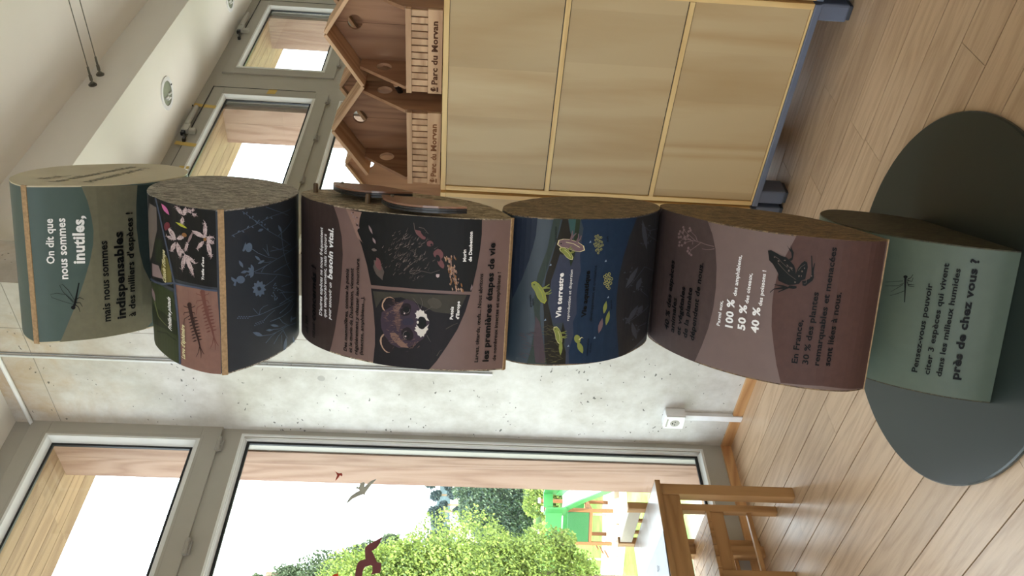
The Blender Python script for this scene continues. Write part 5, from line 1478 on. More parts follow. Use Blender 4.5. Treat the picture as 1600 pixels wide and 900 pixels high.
(2,'plantblue','-2706 -1051 -6 3 -4 8 1 10 4 10 7 6 8 3 6 -3 3 -7 -1 -10 -4 -10 -7 -7'),
(2,'plantblue','-2512 -590 -6 3 -4 8 1 9 4 10 6 7 7 2 6 -2 4 -8 -1 -9 -4 -10 -6 -7'),
(2,'plantblue','-2747 -1086 -6 3 -3 7 1 10 4 10 7 8 7 2 7 -3 3 -7 -1 -10 -4 -10 -7 -8'),
(2,'plantblue','-2483 -628 -6 3 -4 8 1 10 4 10 6 7 8 3 6 -3 3 -8 -1 -10 -4 -10 -6 -7'),
(2,'plantblue','-2705 -1124 -6 3 -4 8 1 10 4 10 7 7 8 3 6 -3 3 -8 -1 -10 -4 -10 -7 -7'),
(2,'plantblue','-2529 -664 -6 3 -3 8 0 10 4 10 7 7 7 3 6 -3 3 -8 0 -10 -4 -10 -7 -7'),
(2,'plantblue','-2746 -1160 -6 3 -3 8 0 10 5 10 7 8 7 2 6 -3 4 -7 -1 -11 -4 -10 -7 -7'),
(2,'plantblue','-2500 -702 -6 3 -3 8 0 10 4 10 7 7 7 3 6 -3 3 -8 0 -10 -4 -10 -7 -7'),
(2,'plantblue','-2705 -1198 -6 3 -3 8 1 10 4 10 7 8 8 2 6 -3 3 -7 -1 -10 -4 -11 -7 -7'),
(2,'plantblue','-2892 -781 -82 -79 -52 -80 -30 -96 -15 -87 60 57 61 79 37 90'),
(2,'plantblue','-2961 -1231 -43 -86 -24 -74 -7 -75 2 -62 32 64 30 76 12 73'),
(2,'plantblue','-2875 -1412 -64 -98 -41 -91 -23 -101 -12 -88 48 74 48 93 29 96'),
(2,'plantblue','-3411 -2184 -76 121 -81 54 -102 -4 -93 -30 48 -86 72 -78 96 -17'),
(2,'plantblue','-3529 -2666 -64 31 -63 -7 -75 -50 -68 -67 41 -29 59 -8 73 40'),
(2,'plantblue','-3062 -2498 -36 -161 -19 -131 -3 -115 5 -91 36 145 26 143 4 106'),
(2,'plantblue','-2969 -2588 -29 75 -35 33 -45 -1 -43 -16 18 -54 30 -48 42 -10'),
(2,'plantblue','-1964 -1611 -6 3 -3 9 1 13 4 12 7 9 8 3 6 -3 3 -10 -1 -12 -4 -12 -7 -9'),
(2,'plantblue','-2121 -1775 -6 4 -3 10 2 13 5 13 7 10 8 3 6 -3 3 -10 -2 -13 -5 -14 -7 -9'),
(2,'plantblue','-2175 -1621 -6 3 -3 9 1 13 5 12 7 9 7 3 6 -3 3 -9 -1 -13 -4 -12 -7 -9'),
(2,'plantblue','-2183 -1510 -6 3 -3 9 1 12 4 12 7 8 8 3 6 -3 3 -9 -1 -12 -4 -11 -8 -9'),
(2,'plantblue','-1941 -1643 -6 4 -3 9 1 12 4 13 7 9 8 3 6 -4 3 -9 -1 -12 -4 -13 -7 -8'),
(2,'plantblue','-2294 -1756 -7 4 -2 9 1 14 5 13 8 10 7 3 7 -4 2 -9 -1 -14 -5 -13 -8 -10'),
(2,'plantblue','-2243 -1649 -6 3 -3 9 1 13 5 12 7 9 8 3 6 -3 3 -9 -1 -13 -5 -12 -7 -9'),
(2,'plantblue','-2319 -1638 -6 3 -3 10 1 12 5 12 8 9 7 4 6 -4 3 -9 -1 -13 -5 -12 -7 -9'),
(2,'plantblue','-2291 -1647 -7 4 -3 9 2 12 4 13 8 9 7 3 7 -3 2 -10 -1 -12 -5 -13 -7 -9'),
(2,'plantblue','-2122 -1585 -7 3 -2 9 1 13 4 12 7 9 8 3 6 -3 3 -9 -1 -13 -5 -12 -7 -9'),
(2,'plantblue','-1933 -1677 -6 3 -3 10 2 13 4 12 7 9 8 4 6 -4 3 -9 -1 -13 -5 -12 -7 -10'),
(2,'plantblue','-2307 -1738 -6 4 -2 10 1 13 5 13 8 10 7 3 6 -3 3 -10 -1 -14 -5 -13 -8 -10'),
(2,'plantblue','-2270 -1632 -6 4 -3 9 1 13 5 12 7 9 8 3 6 -3 3 -10 -1 -12 -5 -12 -7 -9'),
(2,'plantblue','-1922 -1678 -6 3 -3 10 1 13 4 12 7 9 8 4 6 -4 3 -9 -1 -13 -4 -13 -8 -9'),
(2,'plantblue','-2241 -1682 -6 4 -3 10 1 13 5 13 7 9 8 3 6 -4 3 -9 -1 -13 -5 -13 -7 -9'),
(2,'plantblue','-2052 -1675 -6 4 -3 10 1 12 5 13 7 9 8 3 6 -4 3 -9 -1 -12 -5 -13 -7 -10'),
(2,'plantblue','-2047 -1722 -6 4 -3 10 1 13 5 14 8 9 7 3 6 -3 3 -10 -1 -13 -5 -14 -7 -9'),
(2,'plantblue','-2017 -1603 -6 3 -3 9 1 13 5 12 7 9 7 3 6 -3 3 -10 -1 -12 -4 -12 -7 -9'),
(2,'plantblue','-2207 -1645 -6 4 -3 9 1 12 5 13 7 9 8 3 6 -4 3 -9 -1 -12 -5 -13 -7 -9'),
(2,'plantblue','-1982 -1704 -6 4 -3 10 1 13 5 13 7 10 8 3 6 -3 3 -10 -2 -13 -4 -14 -8 -9'),
(2,'plantblue','-2051 -1682 -6 4 -3 10 1 13 5 12 7 9 7 3 7 -3 3 -9 -1 -13 -5 -13 -8 -10'),
(2,'plantblue','-2137 -1577 -6 3 -3 9 1 13 5 12 7 9 8 3 6 -3 3 -9 -1 -13 -5 -12 -7 -9'),
(2,'plantblue','-2076 -1619 -6 4 -3 9 1 12 5 13 7 9 7 3 6 -4 3 -9 -1 -12 -4 -13 -7 -8'),
(2,'plantblue','-2326 -1700 -6 3 -3 10 2 13 5 14 7 9 8 3 6 -3 3 -10 -2 -13 -5 -13 -7 -10'),
(2,'plantblue','-2215 -1560 -6 3 -3 9 1 13 5 12 7 9 8 3 6 -3 3 -10 -1 -12 -5 -12 -7 -9'),
(2,'plantblue','-2007 -1584 -7 3 -3 9 1 13 5 12 7 9 8 3 6 -4 3 -9 -1 -12 -5 -12 -7 -9'),
 ]),
 (3, 'colour_field', [
(1,'umber','48 5979 -40 -904 -22 -670 -312 -165 -374 -107 -412 -39 -480 30 -712 76 -684 128 -700 192 -23 451 81 621 13 823 1710 0 1758 0'),
 ]),
 (3, 'bat_photograph', [
(1,'photoblack','-47 3992 31 -971 6 -1226 -15 -1042 -331 -11 -355 23 -409 51 -569 100 4 820 -5 817 -28 728 449 115 444 157 409 210'),
(2,'barkpink','-40 4000 -12 -225 -8 -215 -168 54 -160 13 -111 46 -247 -137 -21 -40 109 174 274 133 209 119'),
(3,'petald','-182 3769 -36 13 4 16 11 14 36 -12 26 -14 -11 -13'),
(3,'petald','-388 3664 -15 2 -3 7 6 8 12 4 10 -2 -2 -8'),
(3,'barkdark','-358 3689 -26 -10 -6 8 16 13 18 10 29 9 -4 -15'),
(3,'petald','-174 3707 -17 -2 -12 8 6 17 11 9 10 -3 8 -10'),
(3,'petald','-421 3610 -23 8 -3 18 6 18 23 -1 24 -9 -2 -24'),
(3,'petald','-201 3690 -17 -13 -12 5 7 19 17 16 10 -5 2 -8'),
(3,'barkdark','-80 3777 -18 -2 -12 15 1 20 16 1 12 -2 9 -14'),
(3,'petald','-104 3814 -22 -3 -19 3 8 25 20 23 18 -6 5 -16'),
(3,'petald','-276 3739 -18 4 0 12 11 5 14 2 12 -10 -6 -10'),
(3,'barkdark','-356 3645 -37 -6 -13 12 31 14 28 14 12 -10 2 -10'),
(3,'barkdark','-198 3664 -14 12 -6 12 9 10 15 -3 17 -7 -5 -16'),
(3,'barkdark','-358 3651 -28 11 -10 25 21 14 26 -3 25 -16 -18 -16'),
(3,'petald','-167 3615 -11 -9 -2 9 -2 9 13 9 10 0 -1 -10'),
(3,'petald','-330 3657 -22 1 3 15 2 16 23 -1 9 -13 9 -16'),
(3,'petald','-329 3366 -69 -13 -52 -23 -44 -36 -32 -36 47 7 54 17 47 32'),
(3,'petald','-605 3256 -52 -3 -36 -16 -28 -31 -18 -32 36 1 39 10 31 26'),
(3,'greyshell','-886 3136 -22 35 -12 48 17 39 21 22 22 -26 12 -48 -14 -44'),
(2,'batfur','-1283 2984 -82 -40 -66 15 -52 17 -87 8 53 64 28 47 40 53 76 45 93 40 66 -25 94 9 0 -56 5 -46 -49 -50 -53 -43'),
(3,'batpink','-1194 3029 -64 -5 -68 -3 -18 35 20 39 27 36 51 37 73 18 35 -31 84 -4 -8 -52 -49 -50'),
(2,'batfur','-1231 2589 72 -32 1 2 -67 44'),
(2,'batfur','-822 2333 56 -77 2 1 -48 82'),
(2,'batfur','-1291 2459 103 -31 1 2 -100 41'),
(2,'batfur2','-974 2108 47 -29 2 2 -45 33'),
(2,'batfur','-505 2513 55 -46 1 1 -44 56'),
(2,'batfur2','-413 2621 46 -52 1 1 -42 55'),
(2,'batfur','-998 2454 33 -38 2 1 -20 46'),
(2,'batfur','-532 2327 67 -58 1 1 -61 64'),
(2,'batfur','-790 2358 96 -32 1 3 -94 38'),
(2,'batfur2','-657 2094 71 -87 2 2 -64 92'),
(2,'batfur','-514 2369 73 -47 1 2 -64 58'),
(2,'batfur','-1364 2465 48 -25 1 2 -39 37'),
(2,'batfur','-728 2170 44 -38 1 2 -40 41'),
(2,'batfur','-1407 2140 55 -103 2 1 -49 105'),
(2,'batfur','-1107 2770 56 -69 1 1 -44 78'),
(2,'batfur2','-520 2766 42 -50 1 1 -28 59'),
(2,'batfur2','-716 2595 81 -60 1 2 -77 65'),
(2,'batfur','-1227 2433 56 -86 2 1 -47 91'),
(2,'batfur','-948 2240 86 -45 2 2 -79 58'),
(2,'batfur2','-687 2377 65 -20 0 2 -60 32'),
(2,'batfur','-1245 1915 83 -25 1 2 -81 30'),
(2,'batfur','-680 2287 45 -30 1 2 -36 39'),
(2,'batfur','-953 2225 68 -63 2 1 -64 68'),
(2,'batfur','-742 1795 68 -83 2 1 -59 90'),
(2,'batfur','-1032 2052 37 -59 2 1 -25 64'),
(2,'batfur','-1040 2623 79 -91 2 1 -76 94'),
(2,'batfur','-944 2627 91 -29 0 2 -89 35'),
(2,'batfur','-938 2097 52 -18 0 2 -48 24'),
(2,'batfur2','-555 2185 74 -47 2 2 -69 55'),
(2,'batfur','-1090 2469 95 -61 1 2 -90 69'),
(2,'batfur','-1015 2138 81 -41 2 2 -75 52'),
(2,'batfur','-678 2317 61 -61 2 2 -52 69'),
(2,'batfur2','-724 2142 61 -84 1 1 -50 90'),
(2,'batfur','-1081 2195 44 -18 1 2 -41 25'),
(2,'batfur2','-861 2844 56 -78 1 1 -49 82'),
(2,'batfur','-778 2607 60 -30 1 2 -53 42'),
(2,'batfur','-981 1977 42 -41 2 1 -34 48'),
(2,'batfur','-1259 2129 46 -40 1 2 -36 48'),
(2,'batfur','-915 2932 45 -21 1 2 -41 29'),
(2,'batfur2','-705 2745 71 -45 1 2 -69 50'),
(2,'batfur','-760 2506 79 -74 1 1 -70 82'),
(2,'batfur2','-684 2324 42 -56 2 2 -38 58'),
(2,'batfur2','-673 2298 47 -48 2 1 -36 57'),
(2,'batfur2','-898 2231 76 -17 1 2 -72 32'),
(2,'batfur2','-974 2411 87 -35 1 2 -85 39'),
(2,'batfur2','-397 2014 38 -29 2 2 -36 32'),
(2,'batfur','-1141 2650 38 -68 2 1 -29 71'),
(2,'batfur','-1460 2224 72 -24 1 3 -71 29'),
(2,'batfur','-950 2569 43 -47 1 1 -34 53'),
(2,'batfur2','-1117 2345 56 -30 1 2 -49 40'),
(2,'batfur','-1512 2262 55 -79 2 1 -50 82'),
(2,'batfur','-658 2141 53 -48 2 2 -49 52'),
(2,'batfur2','-935 2109 59 -38 2 1 -53 48'),
(2,'batfur2','-506 2457 72 -68 2 1 -65 76'),
(2,'batfur2','-819 3001 63 -35 1 2 -57 47'),
(2,'batfur','-980 2596 104 -39 0 2 -98 53'),
(2,'batfur','-910 2693 78 -57 2 2 -73 65'),
(2,'batfur2','-1018 1818 45 -54 2 2 -39 58'),
(2,'batfur','-535 2226 57 -21 1 2 -51 35'),
(2,'batfur2','-1309 2338 80 -32 1 2 -78 38'),
(2,'batfur2','-956 2206 37 -43 2 1 -24 52'),
(2,'batfur','-863 2269 34 -55 2 1 -28 58'),
(2,'batfur','-1017 2242 50 -85 2 1 -43 89'),
(2,'batfur','-730 2779 91 -26 0 2 -88 37'),
(2,'batfur2','-885 2008 97 -24 0 2 -93 37'),
(2,'batfur','-653 2663 42 -44 1 2 -33 50'),
(2,'batfur2','-1067 2380 75 -58 2 2 -70 65'),
(2,'batfur','-455 2718 50 -36 1 1 -39 48'),
(2,'batfur2','-1101 2497 65 -65 2 1 -58 72'),
(2,'batfur2','-1083 2245 73 -52 2 1 -66 62'),
(2,'batfur','-662 2561 45 -72 2 1 -40 75'),
(2,'batfur2','-959 2572 47 -52 2 2 -39 58'),
(2,'batfur','-388 2434 102 -34 0 2 -97 46'),
(2,'batfur','-1453 2309 76 -71 1 1 -72 75'),
(2,'batfur2','-602 2739 59 -85 2 1 -54 89'),
(2,'batfur','-926 2066 85 -52 1 2 -77 63'),
(2,'batfur','-809 2623 79 -31 1 2 -76 39'),
(2,'batfur','-466 2592 53 -16 0 2 -48 29'),
(2,'batfur2','-1441 2149 61 -20 1 2 -55 33'),
(2,'batfur2','-720 2590 63 -99 2 1 -50 106'),
(2,'batfur','-1389 2580 60 -83 2 1 -47 91'),
(2,'batfur','-852 2228 87 -29 1 2 -84 37'),
(2,'batfur2','-961 2829 53 -73 2 1 -46 78'),
(2,'batfur2','-1256 2140 70 -64 2 2 -66 67'),
(2,'batfur','-788 2384 54 -65 1 2 -49 68'),
(2,'batfur2','-1039 2700 65 -48 1 2 -62 51'),
(2,'batfur','-838 2296 76 -40 1 2 -72 47'),
(2,'batfur','-616 2017 54 -21 1 2 -51 28'),
(2,'batfur','-647 2150 61 -47 1 2 -51 57'),
(2,'batfur2','-1289 2478 39 -64 2 1 -27 69'),
(2,'batfur','-1179 2576 65 -55 1 1 -59 61'),
(2,'batfur','-1295 2625 29 -51 2 1 -22 54'),
(2,'batfur2','-1187 2379 38 -46 2 1 -28 53'),
(2,'batfur2','-1129 1938 87 -38 1 2 -84 43'),
(2,'batfur2','-1273 2921 50 -49 2 1 -47 53'),
(2,'batfur','-1013 2135 62 -52 1 2 -52 61'),
(2,'batfur','-1301 2688 76 -29 1 2 -73 36'),
(2,'batfur','-937 2425 84 -74 1 2 -78 80'),
(2,'batfur','-706 2404 59 -44 1 1 -55 49'),
(2,'batfur','-935 2520 74 -22 0 2 -70 32'),
(2,'batfur','-1410 2060 50 -67 2 1 -40 73'),
(2,'batfur2','-750 2412 28 -46 2 1 -16 51'),
(2,'batfur','-1072 2238 71 -81 2 2 -67 85'),
(2,'batfur','-1243 2828 66 -43 1 2 -61 50'),
(2,'batfur','-820 2719 47 -58 2 1 -39 64'),
(2,'batfur2','-1050 2566 92 -70 2 1 -83 82'),
(2,'batfur','-568 2266 46 -50 1 2 -38 56'),
(2,'batfur','-616 2353 69 -20 1 2 -65 32'),
(2,'batfur','-1055 2174 81 -32 0 2 -76 41'),
(2,'batfur','-959 2105 46 -47 2 1 -39 53'),
(2,'batfur2','-741 2466 72 -93 2 1 -61 100'),
(2,'batfur','-698 2458 87 -30 1 2 -83 42'),
(2,'batfur2','-1184 2400 70 -72 2 1 -66 77'),
(2,'batfur','-1246 2167 87 -34 1 2 -81 48'),
(2,'batfur2','-936 2269 41 -40 2 1 -36 45'),
(2,'batfur','-546 2422 51 -74 1 1 -37 81'),
(2,'batfur','-618 2612 87 -73 2 2 -79 82'),
(2,'batfur2','-811 2671 49 -52 1 1 -37 61'),
(2,'batfur2','-583 2529 96 -43 1 2 -92 53'),
(2,'batfur2','-1048 2464 34 -52 1 1 -28 54'),
(2,'batfur','-1079 2504 27 -44 2 1 -21 47'),
(2,'batfur2','-460 2457 49 -29 1 2 -40 40'),
(2,'batfur','-1459 2334 58 -29 1 2 -55 35'),
(2,'batfur2','-941 2503 70 -76 2 2 -63 82'),
(2,'batfur','-1326 2285 59 -62 1 2 -52 67'),
(2,'batfur','-1221 3027 54 -37 1 2 -44 49'),
(2,'batfur','-987 2143 72 -53 1 2 -66 59'),
(2,'batfur2','-1069 2482 48 -23 1 2 -43 32'),
(2,'batfur2','-535 2500 57 -39 1 2 -52 45'),
(2,'batfur','-544 1956 37 -45 2 2 -27 50'),
(2,'batfur2','-558 2489 99 -54 1 2 -94 62'),
(2,'batfur2','-1255 2303 64 -52 2 2 -56 60'),
(2,'batfur','-1384 2271 82 -48 1 2 -79 53'),
(2,'batfur2','-568 2479 56 -103 2 0 -44 109'),
(2,'batfur2','-1207 1992 56 -55 2 2 -46 62'),
(2,'batfur2','-1081 2431 100 -45 1 2 -97 52'),
(2,'batfur','-950 2359 104 -36 1 2 -101 46'),
(2,'batfur2','-1334 2247 72 -85 2 1 -65 90'),
(2,'batfur','-654 2380 85 -33 1 2 -83 40'),
(2,'batfur2','-1200 2652 71 -22 0 2 -64 37'),
(2,'batfur','-836 2277 56 -73 1 1 -48 78'),
(2,'batfur','-857 2853 78 -29 1 3 -75 38'),
(2,'batfur2','-1419 2719 78 -46 2 2 -75 53'),
(2,'batfur','-910 2494 41 -49 1 1 -34 53'),
(2,'batfur2','-775 2689 94 -70 1 2 -90 75'),
(2,'batfur','-584 2189 57 -38 2 1 -48 49'),
(2,'batfur','-811 2223 73 -25 1 2 -68 39'),
(2,'batfur','-1219 2158 71 -41 1 2 -62 53'),
(2,'batfur','-655 2389 53 -65 2 1 -46 70'),
(2,'batfur','-887 2430 45 -26 1 2 -36 37'),
(2,'batfur','-961 2627 53 -26 1 2 -45 39'),
(2,'batfur','-1027 2477 39 -39 2 1 -27 48'),
(2,'batfur','-1170 2615 59 -66 2 2 -48 74'),
(2,'batfur','-1016 2656 78 -61 2 2 -73 68'),
(2,'batfur','-1018 2714 85 -51 2 2 -79 63'),
(2,'batfur','-572 1979 99 -33 1 2 -94 47'),
(2,'batfur2','-1018 2128 76 -88 2 1 -71 92'),
(2,'batfur2','-1258 2460 66 -94 2 1 -56 100'),
(2,'batfur','-996 2709 101 -54 1 2 -97 62'),
(2,'batfur2','-1144 2320 65 -58 1 2 -56 66'),
(2,'batfur2','-1084 2489 69 -21 1 2 -65 34'),
(2,'batfur2','-1002 2032 59 -68 2 2 -55 71'),
(3,'batpink','-514 2000 -17 25 9 54 49 66 55 66 53 25 44 4 -10 -56 -5 -48 -40 -70 -59 -44 -47 -26'),
(3,'photoblack','-466 1975 -5 24 13 34 29 37 37 29 35 13 23 -6 6 -23 -13 -35 -29 -37 -37 -28 -35 -14'),
(3,'batpink','-611 1818 -45 12 -18 45 -8 45 21 39 39 9 42 -5 28 -38 6 -49 -25 -40'),
(4,'photoblack','-635 1833 -14 3 -11 9 -4 14 2 13 10 10 13 5 14 -4 11 -9 4 -13 -2 -14 -10 -10'),
(3,'batpink','-901 1590 -44 35 -7 62 19 59 37 49 54 18 51 -10 35 -38 37 -50 -24 -67 -50 -42 -53 -19'),
(3,'batpink','-1019 1585 -67 -31 -50 5 -35 15 14 37 27 39 52 43 70 25 45 -9 29 -16 15 -28 -48 -42'),
(4,'photoblack','-916 1657 -40 -9 -36 6 -20 19 0 27 21 28 35 21 41 9 35 -6 20 -18 0 -27 -21 -28'),
(4,'greyshell','-170 2280 -168 -29 -108 -73 4 -6 108 71 166 26'),
(4,'greyshell','-267 2159 -13 -112 -115 -105 5 -5 118 105 16 115'),
(4,'greyshell','-1312 2343 56 -101 -8 -183 -31 -206 83 -201 6 2 -81 199 32 205 9 185 -55 105'),
(4,'greyshell','-1335 2334 -11 -118 70 -136 6 3 -67 135 14 114'),
(4,'petal','-1337 1655 -28 7 -24 29 18 33 29 13 34 -7 2 -36 2 -35'),
(3,'barklight','-1473 1246 -33 -7 -6 15 30 17 32 6 4 -15'),
(3,'barkpink','-1512 1242 -22 -2 -2 12 14 15 22 0 6 -11'),
(3,'barklight','-1436 1267 -30 0 -5 11 26 14 32 7 8 -13'),
(3,'ochre','-923 1303 -39 -10 8 17 22 18 27 -1 17 -8'),
(3,'barkpink','-890 1326 -44 1 4 13 35 12 41 2 2 -12'),
(3,'barklight','-1627 1192 -32 2 -9 12 28 22 39 2 -3 -16'),
(3,'barklight','-1283 1397 -25 1 3 11 18 9 25 -1 -6 -10'),
(3,'barkpink','-1485 1261 -35 5 -1 17 34 10 35 -6 3 -18'),
(3,'ochre','-929 1489 -30 -3 -11 8 33 18 27 1 4 -8'),
(3,'barklight','-1240 1372 -24 3 -9 8 27 12 32 5 5 -13'),
(3,'barklight','-928 1456 -31 -7 -10 18 28 21 33 3 -2 -19'),
(3,'barklight','-1671 1130 -24 2 -4 13 25 12 30 -6 -6 -14'),
(3,'barkpink','-1393 1304 -39 6 10 15 28 8 39 -2 3 -18'),
(3,'barklight','-1005 1437 -27 -2 -8 14 19 18 23 0 13 -10'),
(3,'barkpink','-1218 1368 -19 6 -2 10 15 8 18 -1 8 -11'),
(3,'barklight','-1106 1458 -33 2 3 13 25 12 32 -1 5 -13'),
(3,'ochre','-1124 1374 -31 -4 -6 17 24 17 28 4 2 -15'),
(3,'barklight','-1347 1399 -40 -3 -2 16 34 15 31 0 1 -11'),
(3,'ochre','-1479 1244 -26 -3 -4 13 17 19 32 4 5 -16'),
(3,'ochre','-934 1388 -32 5 -7 10 37 11 32 -9 5 -10'),
(3,'barkpink','-987 1448 -23 3 -5 12 23 14 27 -6 12 -15'),
(3,'barklight','-1615 1252 -41 -5 7 18 21 19 43 8 0 -19'),
(3,'ochre','-1183 1404 -25 1 7 12 16 10 26 -3 -6 -13'),
(3,'barklight','-1261 1344 -25 3 1 13 22 8 19 -6 7 -12'),
(3,'barkpink','-1480 1214 -23 4 -2 8 22 10 31 -2 -6 -11'),
(3,'barkpink','-1481 1261 -24 8 -9 14 29 13 26 -8 7 -16'),
(3,'barkpink','-1215 1327 -28 -5 -4 18 19 15 24 4 2 -16'),
(3,'ochre','-1501 1383 -34 -6 7 13 20 14 27 2 3 -8'),
(3,'barkpink','-957 1433 -28 -6 -13 14 29 20 28 -1 9 -13'),
(3,'barkpink','-1322 1399 -38 -11 3 15 24 18 40 14 5 -14'),
(3,'barklight','-1523 1401 -24 -4 -4 8 19 15 26 5 4 -9'),
(3,'barklight','-1353 1274 -21 3 -10 12 22 17 27 -4 10 -15'),
(3,'ochre','-1284 1317 -36 1 -9 12 35 20 44 2 4 -16'),
(3,'ochre','-1508 1272 -32 -4 -7 16 27 15 24 4 12 -12'),
(3,'barklight','-1269 1376 -35 -5 -10 15 28 25 40 9 -1 -21'),
(3,'barklight','-1484 1259 -26 1 -6 11 24 14 27 1 7 -12'),
(3,'barkpink','-1157 1423 -39 -4 -5 19 37 16 40 0 -8 -19'),
(3,'barklight','-1422 1388 -35 -7 0 10 27 16 36 10 -4 -11'),
(3,'barkpink','-1313 1314 -32 2 -9 15 35 12 38 4 -2 -19'),
(3,'barklight','-1083 1393 -25 0 -4 10 23 14 34 1 -8 -14'),
(3,'barkpink','-1436 1366 -44 -2 5 15 33 16 51 2 -3 -18'),
(3,'barklight','-1635 1336 -33 3 -10 9 36 16 38 2 -1 -12'),
(3,'barklight','-1154 1413 -40 -13 -10 8 43 21 38 12 8 -7'),
(3,'barkpink','-1262 1325 -24 4 3 11 19 8 16 -7 7 -9'),
(3,'barklight','-1222 1268 -31 -2 -2 18 27 12 30 -1 6 -17'),
(3,'ochre','-1577 1249 -29 4 6 17 22 13 26 -10 2 -17'),
(3,'barklight','-1190 1438 -32 5 -7 14 34 15 44 -2 1 -19'),
(3,'barklight','-910 1541 -28 -3 -12 10 30 17 26 0 6 -10'),
(3,'barklight','-1006 1430 -27 2 -3 13 28 10 32 -6 2 -14'),
(3,'ochre','-1129 1392 -24 -4 -4 12 20 14 20 -2 7 -8'),
(3,'barklight','-1128 1384 -43 4 9 18 31 14 29 -10 3 -13'),
(3,'ochre','-1478 1288 -40 3 -2 14 39 13 32 -7 5 -11'),
(3,'ochre','-952 1507 -40 3 -5 9 43 7 41 0 0 -9'),
(3,'ochre','-1432 1379 -52 -11 -7 17 50 20 37 5 4 -12'),
(3,'barklight','-879 1390 -27 7 -3 16 26 8 27 -3 2 -16'),
(3,'barklight','-1132 1340 -24 5 0 16 20 15 23 -10 -2 -14'),
(3,'barklight','-1204 1298 -53 -2 10 21 38 11 54 5 -14 -21'),
(3,'ochre','-1534 1135 -42 -5 -9 15 41 18 43 10 10 -16'),
(3,'barklight','-895 1496 -19 5 -4 10 17 11 28 0 -4 -13'),
(3,'barkpink','-1179 1358 -40 6 -12 16 50 7 39 -3 -1 -14'),
(3,'ochre','-1150 1348 -24 1 2 8 16 11 23 0 0 -8'),
(3,'barklight','-1665 1252 -31 3 0 13 29 8 31 -2 3 -14'),
(3,'barkpink','-1638 1118 -28 1 -6 14 23 19 24 -6 13 -11'),
(3,'barkpink','-985 1399 -48 -6 -8 19 45 23 54 4 -3 -21'),
(3,'barklight','-1409 1267 -38 2 0 20 33 9 37 3 -6 -19'),
(3,'barkpink','-1518 1271 -22 2 -9 9 22 11 27 10 -2 -15'),
(3,'barklight','-1110 1309 -32 7 -11 14 40 9 44 1 -5 -19'),
(3,'barklight','-957 1516 -50 0 10 17 35 14 51 -1 3 -18'),
(3,'barklight','-1415 1320 -46 -5 -2 12 45 10 40 3 -8 -10'),
(3,'barklight','-1629 1137 -35 3 -15 17 39 20 35 -4 6 -16'),
(3,'ochre','-1526 1274 -21 3 -6 10 26 7 22 -6 5 -10'),
(3,'barklight','-1029 1407 -26 3 -3 9 27 8 25 -4 5 -9'),
(3,'ochre','-1667 1099 -33 -3 -17 13 40 22 42 3 11 -18'),
(3,'barklight','-1577 1268 -33 3 7 12 23 11 30 -3 -3 -11'),
(3,'barklight','-1398 1211 -20 6 -5 11 22 7 17 -4 10 -10'),
(3,'ochre','-1377 1344 -25 -7 1 14 13 16 21 -1 11 -8'),
(3,'barklight','-1186 1386 -38 0 -15 13 40 24 43 3 12 -15'),
(3,'barkpink','-1239 1262 -26 3 -13 12 32 14 35 2 -6 -17'),
(3,'ochre','-1238 1436 -40 -5 5 14 28 15 43 5 8 -14'),
(3,'barkpink','-1185 1324 -40 7 -4 13 39 16 36 -6 15 -13'),
(3,'barkpink','-1188 1433 -27 4 3 14 21 10 22 -5 6 -13'),
(3,'ochre','-1233 1395 -34 4 -7 13 37 16 41 -7 6 -16'),
(3,'barklight','-990 1431 -31 0 -6 16 30 14 33 -1 -1 -17'),
(3,'ochre','-1110 1426 -40 -5 4 13 30 14 34 1 12 -9'),
(3,'barkpink','-1056 1387 -36 10 -2 13 33 11 53 4 -11 -20'),
(3,'barklight','-1174 1407 -22 0 -3 11 20 8 17 0 10 -9'),
(3,'ochre','-1485 1376 -32 5 4 8 27 9 31 -6 -2 -8'),
(3,'ochre','-1340 1273 -43 6 -2 18 43 11 45 -4 -14 -17'),
(3,'barkpink','-927 1426 -26 5 1 15 20 12 19 -7 3 -12'),
(3,'barkpink','-1643 1222 -23 -5 -3 12 15 17 30 5 -3 -16'),
(3,'petald','-1507 917 -70 -21 -94 36 47 14'),
 ]),
 (3, 'polecat_photograph', [
(1,'photodark','-1801 3279 28 -728 16 -818 -5 -795 -399 99 -426 160 -436 237 -361 216 -303 222 -6 630 -3 688 554 -43 377 8 421 44'),
(2,'photogreen','-1857 3223 32 -454 26 -704 35 -1045 -314 123 -148 176 26 412 162 372 126 425 -101 460 -236 149'),
(2,'photogreen2','-2008 1573 -66 30 -52 88 16 130 78 50 64 46 67 -41 44 -93 -33 -111 -54 -67'),
(3,'furrim','-2131 2639 -70 28 -60 44 -47 60 -2 70 14 66 40 55 66 28 75 -6 71 -26 62 -45 33 -64 20 -67 -21 -63 -44 -50 -66 -21'),
(4,'furdark','-2134 2633 -67 19 -52 44 -32 56 -24 63 21 60 40 47 59 30 71 2 63 -36 62 -36 40 -58 -2 -64 -16 -56 -34 -51 -63 -19'),
(3,'furrim','-2989 2684 -91 -12 -86 10 -68 35 -42 53 -13 66 36 65 61 54 76 43 92 23 87 -17 66 -41 40 -55 12 -64 -28 -66 -57 -60'),
(4,'furdark','-2995 2665 -86 -16 -82 10 -57 39 -45 46 -4 62 30 60 52 54 74 39 86 15 86 -6 55 -46 55 -44 -4 -64 -32 -60 -55 -51'),
(4,'furviolet','-2323 2981 118 -171 141 -191 116 -210 -29 -188 -154 -144 -129 -165 -185 -71 -193 24 -200 97 -160 182 -88 162 -50 238 74 196 173 153 181 93 190 22'),
(5,'furtan','-2193 2712 107 -105 75 -153 -137 67 -126 69 -10 84'),
(5,'furtan','-2800 2771 27 -121 -73 -99 -91 -50 -84 -122 -89 -73 4 191 104 147 87 87'),
